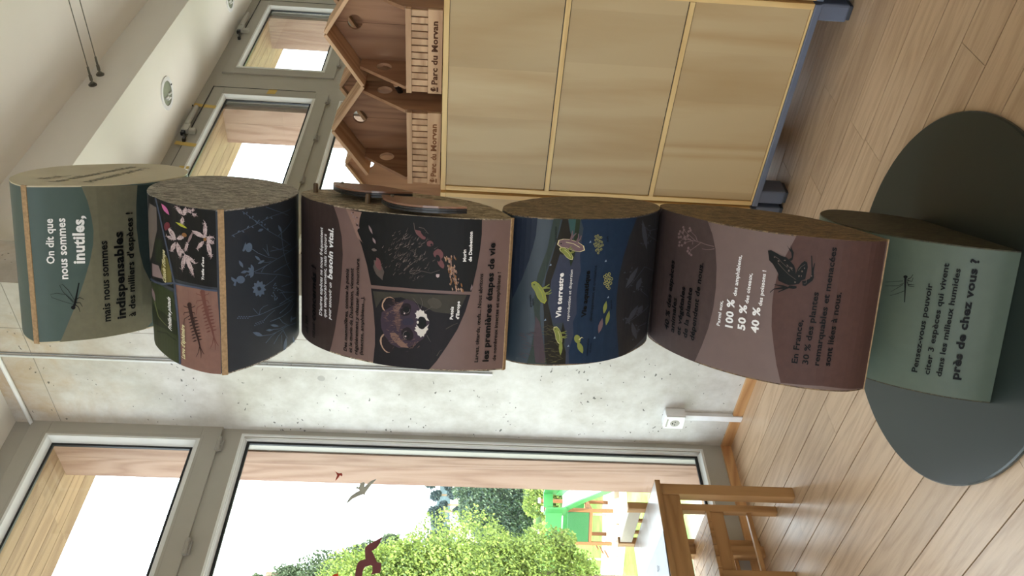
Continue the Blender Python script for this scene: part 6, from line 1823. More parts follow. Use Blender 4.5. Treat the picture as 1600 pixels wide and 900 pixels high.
(5,'furtan2','-2481 2515 -86 9 -86 11 -63 26 0 35 81 23 53 23 85 17 107 2 45 -33 102 -18 -68 -35 13 -35 -102 -11'),
(6,'furtan2','-2097 2481 28 63 -2 1 -37 -58'),
(6,'furviolet','-2210 2580 -5 72 -2 0 -5 -71'),
(6,'furviolet','-2103 2563 3 72 -2 0 -13 -69'),
(6,'furtan2','-2140 2575 38 57 -2 2 -46 -51'),
(6,'furtan','-2241 2618 18 69 -3 1 -26 -65'),
(6,'furtan2','-2248 2702 5 72 -2 1 -15 -70'),
(6,'furtan','-2246 2712 -28 70 -2 -1 19 -72'),
(6,'furtan2','-2216 2670 34 60 -2 2 -42 -54'),
(6,'furtan2','-2117 2622 27 63 -2 2 -36 -59'),
(6,'furtan','-2116 2517 5 70 -2 1 -15 -68'),
(6,'furtan','-2236 2665 -8 72 -3 0 -1 -71'),
(6,'furviolet','-2135 2579 4 71 -2 0 -14 -69'),
(6,'furviolet','-2094 2571 34 60 -2 2 -42 -54'),
(6,'furtan2','-2163 2490 -21 69 -2 0 12 -71'),
(6,'furtan2','-2111 2604 -28 69 -2 -1 19 -71'),
(6,'furtan','-2272 2603 -30 68 -2 -1 21 -70'),
(6,'furtan','-2040 2576 -7 72 -2 0 -3 -71'),
(6,'furtan2','-2175 2642 -23 70 -3 -1 15 -71'),
(6,'furtan','-2296 2744 16 70 -2 1 -25 -66'),
(6,'furtan2','-2283 2565 19 67 -2 1 -28 -63'),
(6,'furviolet','-2119 2644 -24 69 -2 0 14 -72'),
(6,'furtan','-2130 2606 37 58 -2 1 -45 -51'),
(6,'furtan','-2034 2661 6 71 -2 1 -15 -69'),
(6,'furtan','-2087 2554 -28 68 -3 0 20 -71'),
(6,'furtan2','-2261 2646 5 72 -3 0 -14 -69'),
(6,'furtan','-2104 2515 10 70 -3 1 -19 -67'),
(6,'furtan','-2146 2651 -3 72 -3 0 -6 -70'),
(6,'furviolet','-2147 2712 8 72 -3 1 -17 -69'),
(6,'furviolet','-2205 2621 30 62 -2 1 -39 -56'),
(6,'furtan2','-2279 2595 7 71 -2 1 -17 -69'),
(6,'furtan2','-2075 2646 2 71 -3 1 -11 -70'),
(6,'furtan','-2135 2552 -17 71 -3 -1 8 -72'),
(6,'furtan2','-2129 2759 5 73 -2 0 -15 -70'),
(6,'furtan2','-2236 2537 -19 71 -2 -1 9 -71'),
(6,'furviolet','-2147 2476 -28 67 -2 -1 19 -69'),
(6,'furtan2','-2166 2570 -12 72 -2 0 2 -72'),
(6,'furviolet','-2172 2604 2 72 -2 0 -11 -70'),
(6,'furtan2','-2155 2611 19 67 -3 1 -28 -63'),
(6,'furtan2','-2115 2592 -20 71 -3 -1 11 -72'),
(6,'furviolet','-2064 2644 27 64 -2 1 -36 -59'),
(6,'furviolet','-2103 2540 -15 71 -3 0 7 -71'),
(6,'furtan','-2075 2590 -20 71 -2 -1 10 -72'),
(6,'furtan','-2207 2566 32 61 -2 2 -40 -56'),
(6,'furviolet','-2061 2584 -24 69 -3 0 15 -71'),
(6,'furviolet','-2065 2430 33 60 -2 1 -41 -54'),
(6,'furviolet','-2162 2663 -19 71 -2 0 9 -72'),
(6,'furtan2','-2129 2533 0 71 -3 1 -9 -70'),
(6,'furviolet','-2196 2651 -23 70 -3 0 15 -72'),
(6,'furviolet','-2284 2527 22 66 -2 1 -31 -62'),
(6,'furtan2','-2318 2603 14 69 -2 1 -24 -66'),
(6,'furtan2','-2872 2439 -34 66 -2 -1 25 -69'),
(6,'furtan2','-3012 2691 -8 73 -2 0 -2 -73'),
(6,'furtan','-2931 2605 -62 45 -2 -2 56 -52'),
(6,'furtan','-2800 2628 -65 40 -1 -1 59 -48'),
(6,'furtan','-2922 2460 -37 65 -2 -1 28 -68'),
(6,'furviolet','-2855 2688 -63 43 -1 -2 58 -50'),
(6,'furtan','-2941 2588 -46 61 -2 -1 38 -66'),
(6,'furtan','-2841 2703 -46 61 -2 -1 39 -66'),
(6,'furtan','-3056 2499 -5 72 -2 1 -5 -72'),
(6,'furtan','-2968 2671 -6 73 -2 0 -4 -72'),
(6,'furtan2','-2961 2675 -10 73 -3 0 1 -73'),
(6,'furtan','-2897 2636 -17 72 -2 0 7 -73'),
(6,'furviolet','-2856 2527 -18 71 -2 0 8 -73'),
(6,'furtan','-3061 2492 -11 72 -3 0 1 -72'),
(6,'furtan2','-2914 2481 -36 64 -3 -1 28 -68'),
(6,'furviolet','-2936 2545 -24 71 -2 -1 14 -72'),
(6,'furtan2','-3113 2663 -64 42 -1 -2 59 -49'),
(6,'furtan2','-2912 2654 -63 43 -1 -1 57 -51'),
(6,'furviolet','-2870 2530 -23 70 -2 0 13 -72'),
(6,'furviolet','-2852 2626 -17 72 -3 0 8 -73'),
(6,'furtan','-3009 2652 -22 71 -2 0 13 -73'),
(6,'furviolet','-2991 2705 -32 69 -2 0 23 -72'),
(6,'furtan2','-2824 2489 -49 57 -2 -1 41 -63'),
(6,'furtan2','-2948 2658 -59 48 -2 -2 53 -54'),
(6,'furtan','-2894 2400 -43 61 -2 -1 35 -66'),
(6,'furtan2','-2848 2599 -51 57 -1 -1 43 -62'),
(6,'furtan','-2938 2507 -26 69 -2 0 16 -72'),
(6,'furtan2','-3015 2645 -8 73 -2 0 -3 -72'),
(6,'furviolet','-3023 2592 -9 73 -2 0 -1 -73'),
(6,'furtan','-2856 2614 -14 72 -2 0 4 -73'),
(6,'furtan2','-2911 2578 -57 50 -1 -1 50 -57'),
(6,'furtan2','-2883 2621 -24 71 -2 -1 15 -72'),
(6,'furviolet','-2905 2586 -59 49 -1 -2 52 -56'),
(6,'furviolet','-2950 2684 -58 50 -2 -2 52 -56'),
(6,'furtan','-2950 2685 -45 62 -2 -1 37 -67'),
(6,'furtan2','-2870 2692 -32 69 -3 -1 24 -72'),
(6,'furtan','-2906 2606 -52 56 -2 -2 45 -61'),
(6,'furviolet','-2916 2696 -42 63 -2 -1 34 -68'),
(6,'furtan2','-2945 2594 -47 60 -2 -2 39 -65'),
(6,'furtan2','-2968 2755 -48 61 -2 -1 41 -66'),
(6,'furtan','-2809 2539 -45 60 -2 -1 37 -65'),
(6,'furtan2','-2813 2393 -54 51 -2 -1 48 -57'),
(6,'furtan','-2996 2691 -48 60 -2 -2 41 -64'),
(6,'furtan2','-2919 2444 -50 56 -2 -2 43 -61'),
(6,'furtan2','-2899 2428 -58 49 -1 -2 50 -55'),
(6,'furviolet','-2833 2731 -14 74 -3 0 5 -74'),
(6,'furviolet','-2878 2489 -61 43 -2 -1 56 -51'),
(6,'furtan','-2894 2591 -14 72 -2 0 4 -73'),
(6,'furviolet','-3006 2584 -21 71 -3 0 12 -73'),
(6,'furviolet','-2748 2647 -14 72 -3 0 5 -73'),
(6,'furviolet','-2865 2520 -23 71 -2 -1 13 -72'),
(6,'furtan2','-2940 2449 -29 68 -2 -1 20 -70'),
(6,'furtan','-2978 2472 -33 66 -3 0 25 -70'),
(6,'furtan','-2901 2619 -40 65 -2 -1 32 -69'),
(6,'furtan','-2892 2643 -25 71 -2 -1 16 -72'),
(6,'furviolet','-2862 2645 -33 68 -2 -1 24 -70'),
(6,'furtan','-2445 2477 4 70 -3 1 -13 -69'),
(6,'furtan','-2518 2599 14 70 -2 1 -23 -66'),
(6,'furtan','-2718 2544 3 72 -3 0 -12 -70'),
(6,'furviolet','-2455 2656 -23 70 -3 0 14 -72'),
(6,'furtan2','-2106 2510 -27 68 -3 -1 19 -70'),
(6,'furviolet','-2747 2544 18 68 -2 1 -28 -64'),
(6,'furviolet','-2712 2510 21 67 -2 1 -30 -63'),
(6,'furtan','-2496 2619 -8 73 -2 0 -2 -72'),
(6,'furtan2','-2392 2647 15 69 -2 0 -25 -65'),
(6,'furviolet','-2610 2721 -27 71 -3 0 18 -73'),
(6,'furtan','-2482 2661 -37 66 -2 -1 28 -69'),
(6,'furtan2','-2547 2635 -8 73 -3 0 -1 -72'),
(6,'furtan2','-2563 2638 -44 61 -2 -1 36 -66'),
(6,'furviolet','-2169 2514 -43 61 -2 -2 35 -64'),
(6,'furtan','-2577 2519 -17 71 -2 0 8 -72'),
(6,'furtan2','-2563 2660 24 66 -2 1 -33 -61'),
(6,'furtan','-2448 2510 -21 70 -2 0 11 -72'),
(6,'furtan2','-2480 2646 2 72 -3 1 -11 -71'),
(6,'furtan','-2597 2697 -7 73 -2 1 -3 -73'),
(6,'furviolet','-2469 2468 -19 70 -2 0 9 -72'),
(6,'furtan','-2463 2605 -34 67 -2 -1 25 -69'),
(6,'furviolet','-2359 2609 -23 70 -2 0 14 -72'),
(6,'furtan','-1993 2670 -8 72 -2 0 -2 -71'),
(6,'furviolet','-2773 2626 22 67 -2 1 -31 -63'),
(6,'furtan','-2141 2508 4 71 -2 0 -14 -68'),
(6,'furtan','-2731 2678 -45 60 -2 -1 38 -65'),
(6,'furtan','-2558 2499 -2 71 -3 1 -7 -71'),
(6,'furtan2','-2864 2569 -28 70 -2 -1 19 -71'),
(6,'furtan','-2244 2555 -45 60 -2 -1 37 -65'),
(6,'furviolet','-2642 2619 -27 70 -2 -1 18 -71'),
(6,'furviolet','-2436 2568 -1 73 -3 0 -8 -71'),
(6,'furtan2','-2689 2542 15 70 -2 0 -24 -65'),
(6,'furtan2','-2250 2655 -33 67 -2 -1 24 -70'),
(6,'furtan2','-2536 2582 -46 60 -2 -1 38 -65'),
(6,'furtan','-2402 2573 -13 72 -3 0 4 -72'),
(6,'furtan2','-2547 2504 -35 65 -2 -1 26 -68'),
(6,'furtan2','-2973 2714 -24 72 -2 0 14 -74'),
(6,'furviolet','-2127 2720 13 71 -2 0 -22 -67'),
(6,'furtan','-2279 2563 -38 65 -3 -1 30 -68'),
(6,'furtan2','-2502 2641 -30 68 -2 0 20 -71'),
(6,'furtan2','-2016 2471 -14 70 -2 0 5 -71'),
(6,'furtan','-2676 2461 -6 71 -2 0 -5 -70'),
(6,'furviolet','-2321 2687 -29 69 -2 -1 20 -71'),
(6,'furtan2','-2331 2465 -1 71 -3 0 -8 -70'),
(6,'furtan2','-2492 2514 1 72 -3 0 -10 -70'),
(6,'furtan2','-2775 2519 -18 71 -2 0 8 -72'),
(6,'furtan2','-2469 2590 -37 65 -2 -1 28 -68'),
(6,'furtan','-2122 2613 -17 72 -2 -1 7 -72'),
(6,'furtan2','-2211 2657 24 65 -2 1 -33 -61'),
(6,'furtan2','-2636 2645 -32 67 -2 0 23 -71'),
(6,'furtan','-2445 2542 -16 71 -2 0 7 -72'),
(6,'furtan2','-2262 2610 20 67 -2 1 -29 -63'),
(6,'furviolet','-2552 2543 -43 62 -2 -1 35 -66'),
(6,'furviolet','-2261 2556 -38 64 -2 -1 29 -68'),
(6,'furviolet','-2908 2614 -40 64 -2 -1 31 -68'),
(6,'furtan','-2350 2537 9 70 -2 1 -19 -68'),
(6,'furviolet','-2603 2618 -36 66 -2 -1 28 -69'),
(6,'furviolet','-2554 2495 -11 71 -2 0 1 -72'),
(6,'furviolet','-2612 2549 -5 72 -2 1 -5 -72'),
(6,'furtan','-2317 2644 -3 72 -3 1 -6 -71'),
(6,'furtan','-3003 2349 -65 37 -1 -2 60 -45'),
(6,'furtan','-2925 2092 -54 50 -2 -1 47 -57'),
(6,'furtan','-2871 2179 -45 58 -2 -1 36 -63'),
(6,'furtan','-3017 2173 -16 70 -3 0 7 -71'),
(6,'furtan','-3005 2150 -44 59 -2 -2 36 -63'),
(6,'furtan','-2945 2161 -65 35 -1 -2 60 -43'),
(6,'furtan2','-2964 2209 -56 49 -1 -2 49 -55'),
(6,'furtan2','-3027 2339 -46 58 -2 -1 38 -63'),
(6,'furviolet','-3181 2312 -23 69 -2 0 13 -71'),
(6,'furviolet','-2900 2092 -34 63 -3 0 26 -67'),
(6,'furtan','-3085 2237 -37 63 -2 -1 28 -67'),
(6,'furtan2','-2982 2357 -38 64 -2 -1 30 -67'),
(6,'furtan','-3050 2196 -66 36 -1 -2 60 -44'),
(6,'furtan2','-3039 2178 -41 61 -2 -1 32 -65'),
(6,'furtan2','-2960 2129 -49 55 -2 -2 42 -59'),
(6,'furtan2','-3039 2253 -65 37 -1 -2 60 -44'),
(6,'furtan2','-2977 2135 -53 51 -2 -2 47 -56'),
(6,'furtan2','-2964 2257 -53 52 -2 -2 46 -57'),
(6,'furtan','-3032 2062 -58 45 -2 -2 52 -52'),
(6,'furtan','-2994 2339 -31 66 -2 0 21 -70'),
(6,'furtan','-2469 2833 12 71 -3 1 -21 -68'),
(6,'furtan','-2376 2831 -31 70 -2 0 21 -73'),
(6,'furviolet','-2517 2895 -34 71 -3 -1 25 -74'),
(6,'furtan2','-2282 2882 -31 71 -2 -1 22 -73'),
(6,'furviolet','-2500 2813 19 69 -3 1 -27 -65'),
(6,'furtan','-2319 2811 -32 70 -2 -1 23 -72'),
(6,'furtan2','-2459 2844 23 67 -3 1 -31 -63'),
(6,'furtan2','-2485 2749 -35 68 -2 -1 26 -71'),
(6,'furviolet','-2540 2802 -34 69 -2 -1 25 -72'),
(6,'furtan2','-2300 2864 -28 72 -2 -1 18 -74'),
(6,'furtan2','-2511 2849 -17 74 -2 0 7 -75'),
(6,'furtan','-2340 2805 -17 74 -2 0 7 -74'),
(6,'furviolet','-2729 2801 -18 74 -2 0 8 -75'),
(6,'furviolet','-2556 2924 -24 75 -2 -1 15 -76'),
(6,'furviolet','-2554 2851 -7 74 -3 0 -2 -73'),
(6,'furviolet','-2596 2796 -17 74 -2 0 7 -75'),
(6,'furtan','-2500 2804 -18 73 -2 0 8 -74'),
(6,'furviolet','-2849 2882 -40 68 -2 -1 32 -72'),
(6,'furtan2','-2276 2823 -30 70 -2 0 21 -73'),
(6,'furtan','-2737 2785 19 70 -3 1 -27 -66'),
(6,'furtan','-2419 2867 -25 73 -2 -1 15 -74'),
(6,'furtan2','-2396 2862 -5 74 -3 0 -4 -73'),
(6,'furtan2','-2630 2751 -43 64 -2 -1 35 -69'),
(6,'furtan','-2300 2812 -35 69 -2 -1 26 -72'),
(5,'furdark','-2226 2289 -74 21 -37 57 -12 57 -9 62 56 34 66 14 72 -12 74 -27 40 -57 12 -58 -7 -56 -45 -39 -68 -6'),
(5,'furdark','-2727 2219 -78 -17 -76 20 -48 50 -5 62 6 59 41 51 64 30 74 25 75 -20 34 -58 31 -53 -8 -62 -49 -49'),
(5,'furblue','-2461 2193 -53 24 -35 60 -15 68 1 69 26 56 47 12 46 -23 36 -46 20 -63 3 -72 -34 -47'),
(6,'photoblack','-2187 2315 -41 9 -32 27 -15 37 7 38 27 28 39 12 41 -9 33 -27 14 -38 -7 -37 -27 -28'),
(6,'photoblack','-2794 2286 -44 9 -35 27 -15 37 8 38 28 29 43 12 44 -9 35 -27 15 -38 -8 -38 -29 -28'),
(7,'petal','-2284 2411 -10 3 -8 6 -3 10 1 9 7 7 9 3 10 -2 7 -7 4 -9 -2 -10 -6 -7'),
(7,'petal','-2831 2366 -10 2 -8 9 -3 12 1 12 6 9 9 3 10 -3 8 -8 4 -12 -1 -12 -6 -9'),
(7,'eyering','-2899 2358 9 42 32 31 48 12 50 -9 39 -29 17 -42 7 3 -19 43 -41 31 -54 11 -51 -14 -35 -33 -9 -44'),
(7,'eyering','-2178 2307 -46 9 -34 27 -15 38 8 38 29 30 -5 5 -31 -31 -8 -42 17 -42 37 -29 47 -9'),
(6,'furwhite','-2258 2189 19 -38 44 -6 1 -48 46 -32 -41 -37 7 -45 -60 -16 -23 -55 -74 -7 -83 -56 19 57 -22 -11 60 71 39 36 -2 36 -4 33 -22 13 -41 32 24 6 -5 45 34 -21 27 7 25 5'),
(6,'furwhite','-2529 2146 -36 -44 16 -3 -46 -32 -22 -16 -14 -36 8 -34 14 -15 50 -41 18 -23 47 -48 -85 38 -35 -26 -51 41 -49 13 -32 32 -56 12 14 37 -43 31 41 30 13 42 65 18 48 67 27 -39 45 29 13 -40'),
(7,'photoblack','-2463 1918 -67 2 -49 34 -30 39 -13 47 25 44 53 30 64 13 64 -14 61 -21 31 -43 -2 -47 -22 -43 -49 -33'),
(7,'furwhite','-2464 2089 -26 3 -16 20 17 18 20 10 24 -7 12 -19 -7 -21'),
(7,'eyering','-2153 2074 114 51 143 121 -2 2 -143 -120 -114 -49'),
(7,'eyering','-2148 2051 141 -41 138 51 -1 3 -137 -50 -140 43'),
(7,'eyering','-2762 1898 -161 -99 1 -2 163 96'),
(7,'eyering','-2195 1959 133 -178 1 1 -129 180'),
(3,'photogreen2','-2599 1460 105 -154 54 -111 7 3 -49 114 -101 158'),
(3,'photogreen2','-3257 1639 126 -61 27 -42 7 3 -26 49 -125 68'),
 ]),
 (4, 'colour_field', [
(1,'navy','-72 -731 57 -571 -392 14 -309 51 -314 72 -429 131 -566 242 665 89 523 -27'),
(1,'greenslate','-1 -1849 -530 88 -411 98 -415 97 -262 58 -681 6 -527 -86 -724 -178 -13 492 399 -79 594 -65 469 82 734 -54 626 -184 735 -99'),
(2,'mauveslate','-2360 -1404 -151 -112 -422 -105 -428 -80 -179 -12 6 233 480 83'),
(1,'deepblue','7 -2328 -227 -89 -304 23 -359 13 -362 -52 -260 44 -367 14 -425 -35 -211 77 -324 -43 -213 55 -216 38 -302 -41 -26 -730 -21 -842 626 150 574 119 442 41 485 -14 472 -95 514 -175 453 -254 38 1119'),
(1,'slateviolet','-731 -1903 -514 106 -208 73 -417 22 -420 -55 -263 -97 52 -234 -324 -90 -734 -45 -4 -101 302 41 216 -38 213 -55 324 43 211 -77 425 35 367 -14 260 -44 362 52 359 -13 -102 238'),
(1,'tealgrad','4 -2028 2 -183 -429 18 0 64'),
(2,'branch','1 -1889 2 -124 -275 -62 -202 -95 -254 -58 -154 158 49 186 -361 91 -259 69 -313 29 -263 18 -261 -80 -264 -71 -213 -94 -161 5 -111 -212 -219 -82 -306 -13 8 473 410 80 428 39 423 29 314 46 366 -11 260 -23 466 -119 460 -94'),
(2,'reedgreen','6 -2211 1 -106 -429 7 -511 77 -206 63 257 73 409 -100'),
(1,'charcoal','-44 -4124 -11 -657 35 -1136 -1086 0 -881 0 -836 249 -528 45 -114 713 -114 615 -31 399 626 150 574 119 442 41 485 -14 472 -95 514 -175'),
(3,'branch','-2501 -2077 -270 -86 -269 18 30 72 242 29'),
 ]),
 (4, 'reed_drawing', [
(3,'reed','-3173 -1906 23 145 -5 0 -28 -144'),
(3,'reed','-2960 -1991 38 79 -5 2 -41 -77'),
(3,'reed','-3497 -1986 1 78 -5 -1 -6 -77'),
(3,'reed','-3357 -1903 30 126 -5 1 -35 -125'),
(3,'reed','-3500 -1974 -5 141 -6 0 1 -142'),
(3,'reed','-2629 -1952 7 78 -5 0 -12 -77'),
(3,'reed','-2662 -1806 4 126 -5 0 -9 -126'),
(3,'reed','-3295 -1838 -15 76 -5 -1 10 -77'),
(3,'reed','-2633 -1958 -41 149 -5 -1 37 -151'),
(3,'reed','-2983 -1869 15 127 -5 0 -20 -126'),
(3,'reed','-2673 -1879 68 130 -4 2 -72 -128'),
(3,'reed','-3450 -1893 -4 96 -5 0 -1 -97'),
(3,'reed','-3055 -2086 75 103 -4 3 -79 -101'),
(3,'reed','-3070 -2058 73 134 -4 2 -77 -132'),
(3,'reed','-2908 -1979 15 159 -5 0 -19 -159'),
(3,'reed','-2597 -1684 -38 86 -5 -2 34 -88'),
(3,'reed','-3350 -2081 41 125 -5 2 -46 -124'),
(3,'reed','-3219 -1767 -28 124 -5 -1 23 -125'),
(3,'reed','-3366 -1961 5 150 -6 0 -9 -151'),
(3,'reed','-2825 -2060 -33 112 -5 -2 29 -113'),
(3,'reed','-3237 -1995 39 155 -6 1 -42 -155'),
(3,'reed','-2672 -1841 -37 141 -5 -2 32 -142'),
(3,'reed','-2737 -1704 15 135 -5 1 -20 -136'),
(3,'reed','-3412 -2147 -37 137 -6 -1 34 -139'),
(3,'reed','-2622 -1940 27 89 -5 1 -31 -87'),
(3,'reed','-3245 -1942 25 115 -5 1 -30 -114'),
(3,'reed','-3017 -1778 -46 125 -5 -2 41 -126'),
(3,'reed','-3382 -2109 18 89 -5 1 -23 -89'),
(3,'reed','-2957 -2059 34 107 -5 1 -38 -105'),
(3,'reed','-3404 -1772 -27 91 -5 -2 23 -92'),
(3,'reed','-3088 -2013 73 85 -4 3 -76 -82'),
(3,'reed','-3479 -1980 -36 114 -6 -2 33 -116'),
(3,'reed','-3374 -1984 20 89 -6 1 -23 -88'),
(3,'reed','-3470 -1737 -40 114 -5 -2 36 -115'),
(3,'reed','-3469 -2015 -17 131 -5 -1 13 -132'),
(3,'reed','-2815 -1697 21 111 -5 0 -25 -109'),
(3,'reed','-2994 -2006 -16 117 -6 -1 12 -118'),
(3,'reed','-2822 -1836 32 142 -6 1 -35 -142'),
(3,'reed','-2794 -1765 15 88 -5 1 -19 -87'),
(3,'reed','-3214 -1754 -30 72 -5 -3 26 -73'),
(3,'reed','-2700 -1787 63 86 -5 3 -66 -84'),
(3,'reed','-2607 -1851 36 156 -5 1 -40 -155'),
(3,'reed','-2627 -1939 -11 89 -5 -1 6 -89'),
(3,'reed','-3159 -1805 9 129 -6 0 -13 -129'),
(3,'reed','-3246 -2109 29 132 -6 0 -32 -131'),
(3,'reed','-2758 -1864 49 109 -5 2 -53 -107'),
(3,'mauveslate','-3169 -1582 18 117 -5 1 -34 -113'),
(3,'mauveslate','-2833 -1174 6 121 -5 1 -22 -117'),
(3,'mauveslate','-2783 -1435 14 116 -6 1 -29 -113'),
(3,'mauveslate','-3111 -1555 17 116 -5 1 -33 -113'),
(3,'mauveslate','-3452 -1615 19 117 -6 1 -34 -114'),
(3,'mauveslate','-2821 -1317 11 117 -5 1 -27 -114'),
(3,'mauveslate','-3487 -1681 21 117 -5 1 -37 -114'),
(3,'mauveslate','-2870 -1128 5 123 -6 1 -20 -120'),
(3,'mauveslate','-3223 -1643 19 116 -5 1 -35 -113'),
(3,'mauveslate','-3102 -1405 14 116 -5 1 -30 -113'),
(3,'mauveslate','-3144 -1367 12 117 -5 1 -28 -114'),
(3,'mauveslate','-3187 -1253 9 119 -6 1 -24 -116'),
(3,'mauveslate','-3415 -1247 8 120 -5 1 -24 -117'),
(3,'mauveslate','-2840 -1347 12 117 -5 1 -28 -114'),
(3,'mauveslate','-2796 -1415 14 115 -6 2 -29 -113'),
(3,'mauveslate','-3359 -1159 4 122 -5 1 -21 -119'),
(3,'mauveslate','-3325 -1337 11 118 -6 1 -27 -114'),
(3,'mauveslate','-2897 -1444 14 116 -5 1 -30 -113'),
(3,'mauveslate','-3046 -1299 10 118 -5 1 -26 -115'),
(3,'mauveslate','-3112 -1250 8 120 -5 1 -24 -116'),
(3,'mauveslate','-2899 -1539 17 116 -5 1 -33 -113'),
(3,'mauveslate','-3262 -1632 19 117 -6 1 -34 -114'),
(3,'mauveslate','-3323 -1207 7 121 -6 1 -22 -118'),
(3,'mauveslate','-2974 -1231 8 120 -5 1 -24 -116'),
(3,'mauveslate','-2890 -1190 6 121 -5 1 -22 -117'),
(3,'mauveslate','-2915 -1226 8 120 -5 1 -24 -116'),
 ]),
 (4, 'frog_drawing', [
(4,'yellowgreen','-1563 -1257 50 -80 -45 -89 -106 -98 -138 -79 -162 -40 -81 42 37 93 105 88 157 73 99 77'),
(5,'froggreen','-1576 -1271 47 -74 -42 -83 -99 -90 -127 -74 -150 -37 -75 40 34 86 97 80 146 69 92 71'),
(5,'froggreen','-1695 -1525 63 -96 61 -64 12 10 -51 68 -54 100'),
(5,'froggreen','-1697 -1520 27 -108 6 -72 15 0 5 76 -18 112'),
(5,'froggreen','-1811 -1589 43 -94 64 -55 12 11 -53 58 -32 94'),
(5,'froggreen','-1825 -1591 10 -98 41 -63 14 8 -30 62 1 94'),
(6,'yellowgreen','-1647 -1417 -131 -92 -151 -46 3 -10 153 47 132 93'),
(6,'black','-1598 -1343 -8 2 -6 5 -3 7 1 8 5 6 8 2 8 -1 6 -5 3 -8 -2 -8 -5 -5'),
(4,'cream','-608 -1797 103 -24 33 -111 -10 -168 -52 -183 -104 -174 -103 -36 -41 111 20 164 73 195 23 146'),
(5,'mauvefrog','-607 -1820 95 -22 31 -102 -10 -156 -47 -169 -97 -161 -95 -33 -39 102 19 152 68 180 21 136'),
(5,'mauvefrog','-507 -2128 129 -24 101 0 2 18 -97 12 -124 36'),
(5,'mauvefrog','-513 -2125 109 -65 63 -53 12 14 -56 64 -105 76'),
(5,'mauvefrog','-553 -2279 111 -39 98 11 0 19 -90 1 -101 49'),
(5,'mauvefrog','-563 -2293 87 -71 84 -15 5 19 -74 24 -74 77'),
(6,'cream','-553 -1998 -35 -186 -91 -169 10 -6 92 171 36 188'),
(6,'black','-583 -1903 -9 2 -6 6 -3 8 3 9 6 7 9 3 8 -1 7 -6 2 -9 -2 -9 -6 -7'),
(6,'cream','-708 -1851 47 -43 -14 -72 -53 -90 -77 -86 -101 -64 -62 11 8 73 54 84 92 85 53 75'),
(7,'froggreen','-714 -1864 43 -40 -13 -66 -49 -83 -71 -80 -93 -59 -58 10 8 67 50 78 84 79 49 69'),
(7,'froggreen','-749 -2064 61 -52 53 -30 6 9 -48 36 -54 57'),
(7,'froggreen','-751 -2061 39 -68 17 -49 11 4 -12 53 -33 74'),
(7,'froggreen','-814 -2134 47 -55 54 -23 5 10 -47 28 -39 57'),
(7,'froggreen','-823 -2139 26 -65 40 -33 7 8 -32 36 -17 65'),
(8,'cream','-737 -1979 -69 -92 -93 -66 4 -6 93 67 71 93'),
(8,'black','-720 -1918 -6 1 -4 4 -1 5 1 6 4 4 5 2 6 -1 4 -4 1 -5 -1 -6 -4 -4'),
(4,'cream','-2620 -1855 19 -69 -55 -62 -100 -60 -120 -40 -129 -6 -51 46 48 66 97 52 134 33 91 43'),
(5,'froggreen','-2633 -1864 17 -64 -50 -58 -93 -54 -111 -38 -119 -6 -47 43 44 62 90 47 124 31 84 39'),
(5,'froggreen','-2780 -2042 26 -86 31 -60 11 6 -23 62 -17 88'),
(5,'froggreen','-2780 -2037 -3 -90 -12 -58 12 -2 20 59 11 91'),
(5,'froggreen','-2880 -2074 12 -81 36 -54 11 7 -27 55 -3 79'),
(5,'froggreen','-2890 -2073 -14 -79 17 -56 12 4 -9 53 21 75'),
(6,'cream','-2720 -1965 -117 -51 -123 -13 0 -8 124 13 119 52'),
(6,'black','-2664 -1915 -6 1 -4 4 -2 6 2 6 4 4 6 2 6 -1 5 -4 1 -6 -2 -6 -4 -4'),
(5,'froggreen','-2929 -2056 -120 33 -101 5 -103 -24 -83 -34 80 -25 101 -15 102 15'),
 ]),
 (4, 'tadpole_drawing', [
(4,'froggreen','-2917 -2561 -56 -9 -45 16 -23 36 7 46 32 43 51 29 56 8 45 -15 23 -35 -6 -45 -33 -44'),
(4,'froggreen','-2988 -2490 -116 4 -86 -28 -73 -68 -52 -74 79 -7 91 15 77 55'),
(4,'cream','-2966 -2530 61 -71 -20 -30 8 -5 28 43 -60 79'),
(4,'froggreen','-2033 -3226 -83 63 -77 24 -86 -13 -74 -27 55 -47 73 -36 83 1'),
(4,'froggreen','-2292 -3355 -96 74 -89 30 -101 -7 -87 -25 63 -54 86 -45 97 -5'),
(4,'mauvefrog','-2458 -3150 -98 79 -92 32 -104 -7 -89 -23 64 -57 87 -48 100 -7'),
 ]),
 (4, 'egg_drawing', [
(4,'eggrim','-596 -2886 -18 6 -10 17 4 20 16 14 20 2 15 -11 2 -20 -10 -18'),
(5,'deepblue','-596 -2874 -13 6 -3 15 10 13 15 2 9 -12 -4 -15'),
(4,'eggrim','-637 -2847 -18 5 -9 17 4 20 15 14 20 2 15 -11 3 -20 -11 -18'),
(5,'deepblue','-636 -2835 -14 5 -2 15 9 13 15 1 9 -11 -3 -15'),
(4,'eggrim','-516 -2862 -18 5 -9 16 4 20 15 15 20 1 15 -11 3 -19 -11 -19'),
(5,'deepblue','-515 -2851 -14 6 -3 14 10 14 15 1 9 -11 -4 -16'),
(4,'eggrim','-672 -2905 -19 5 -9 18 5 20 15 15 20 2 15 -12 3 -20 -11 -19'),
(5,'deepblue','-672 -2893 -13 6 -3 15 10 14 15 1 9 -11 -4 -17'),
(4,'eggrim','-575 -2810 -18 5 -10 16 4 20 16 15 20 2 14 -12 3 -19 -10 -18'),
(5,'deepblue','-575 -2799 -13 6 -3 15 10 13 15 1 9 -11 -4 -16'),
(4,'eggrim','-534 -2914 -18 5 -9 18 4 21 16 14 19 2 15 -11 3 -21 -11 -19'),
(5,'deepblue','-533 -2902 -14 6 -2 15 10 14 15 1 9 -11 -4 -17'),
(4,'eggrim','-720 -2861 -18 5 -10 17 5 20 15 14 20 2 15 -12 3 -19 -11 -18'),
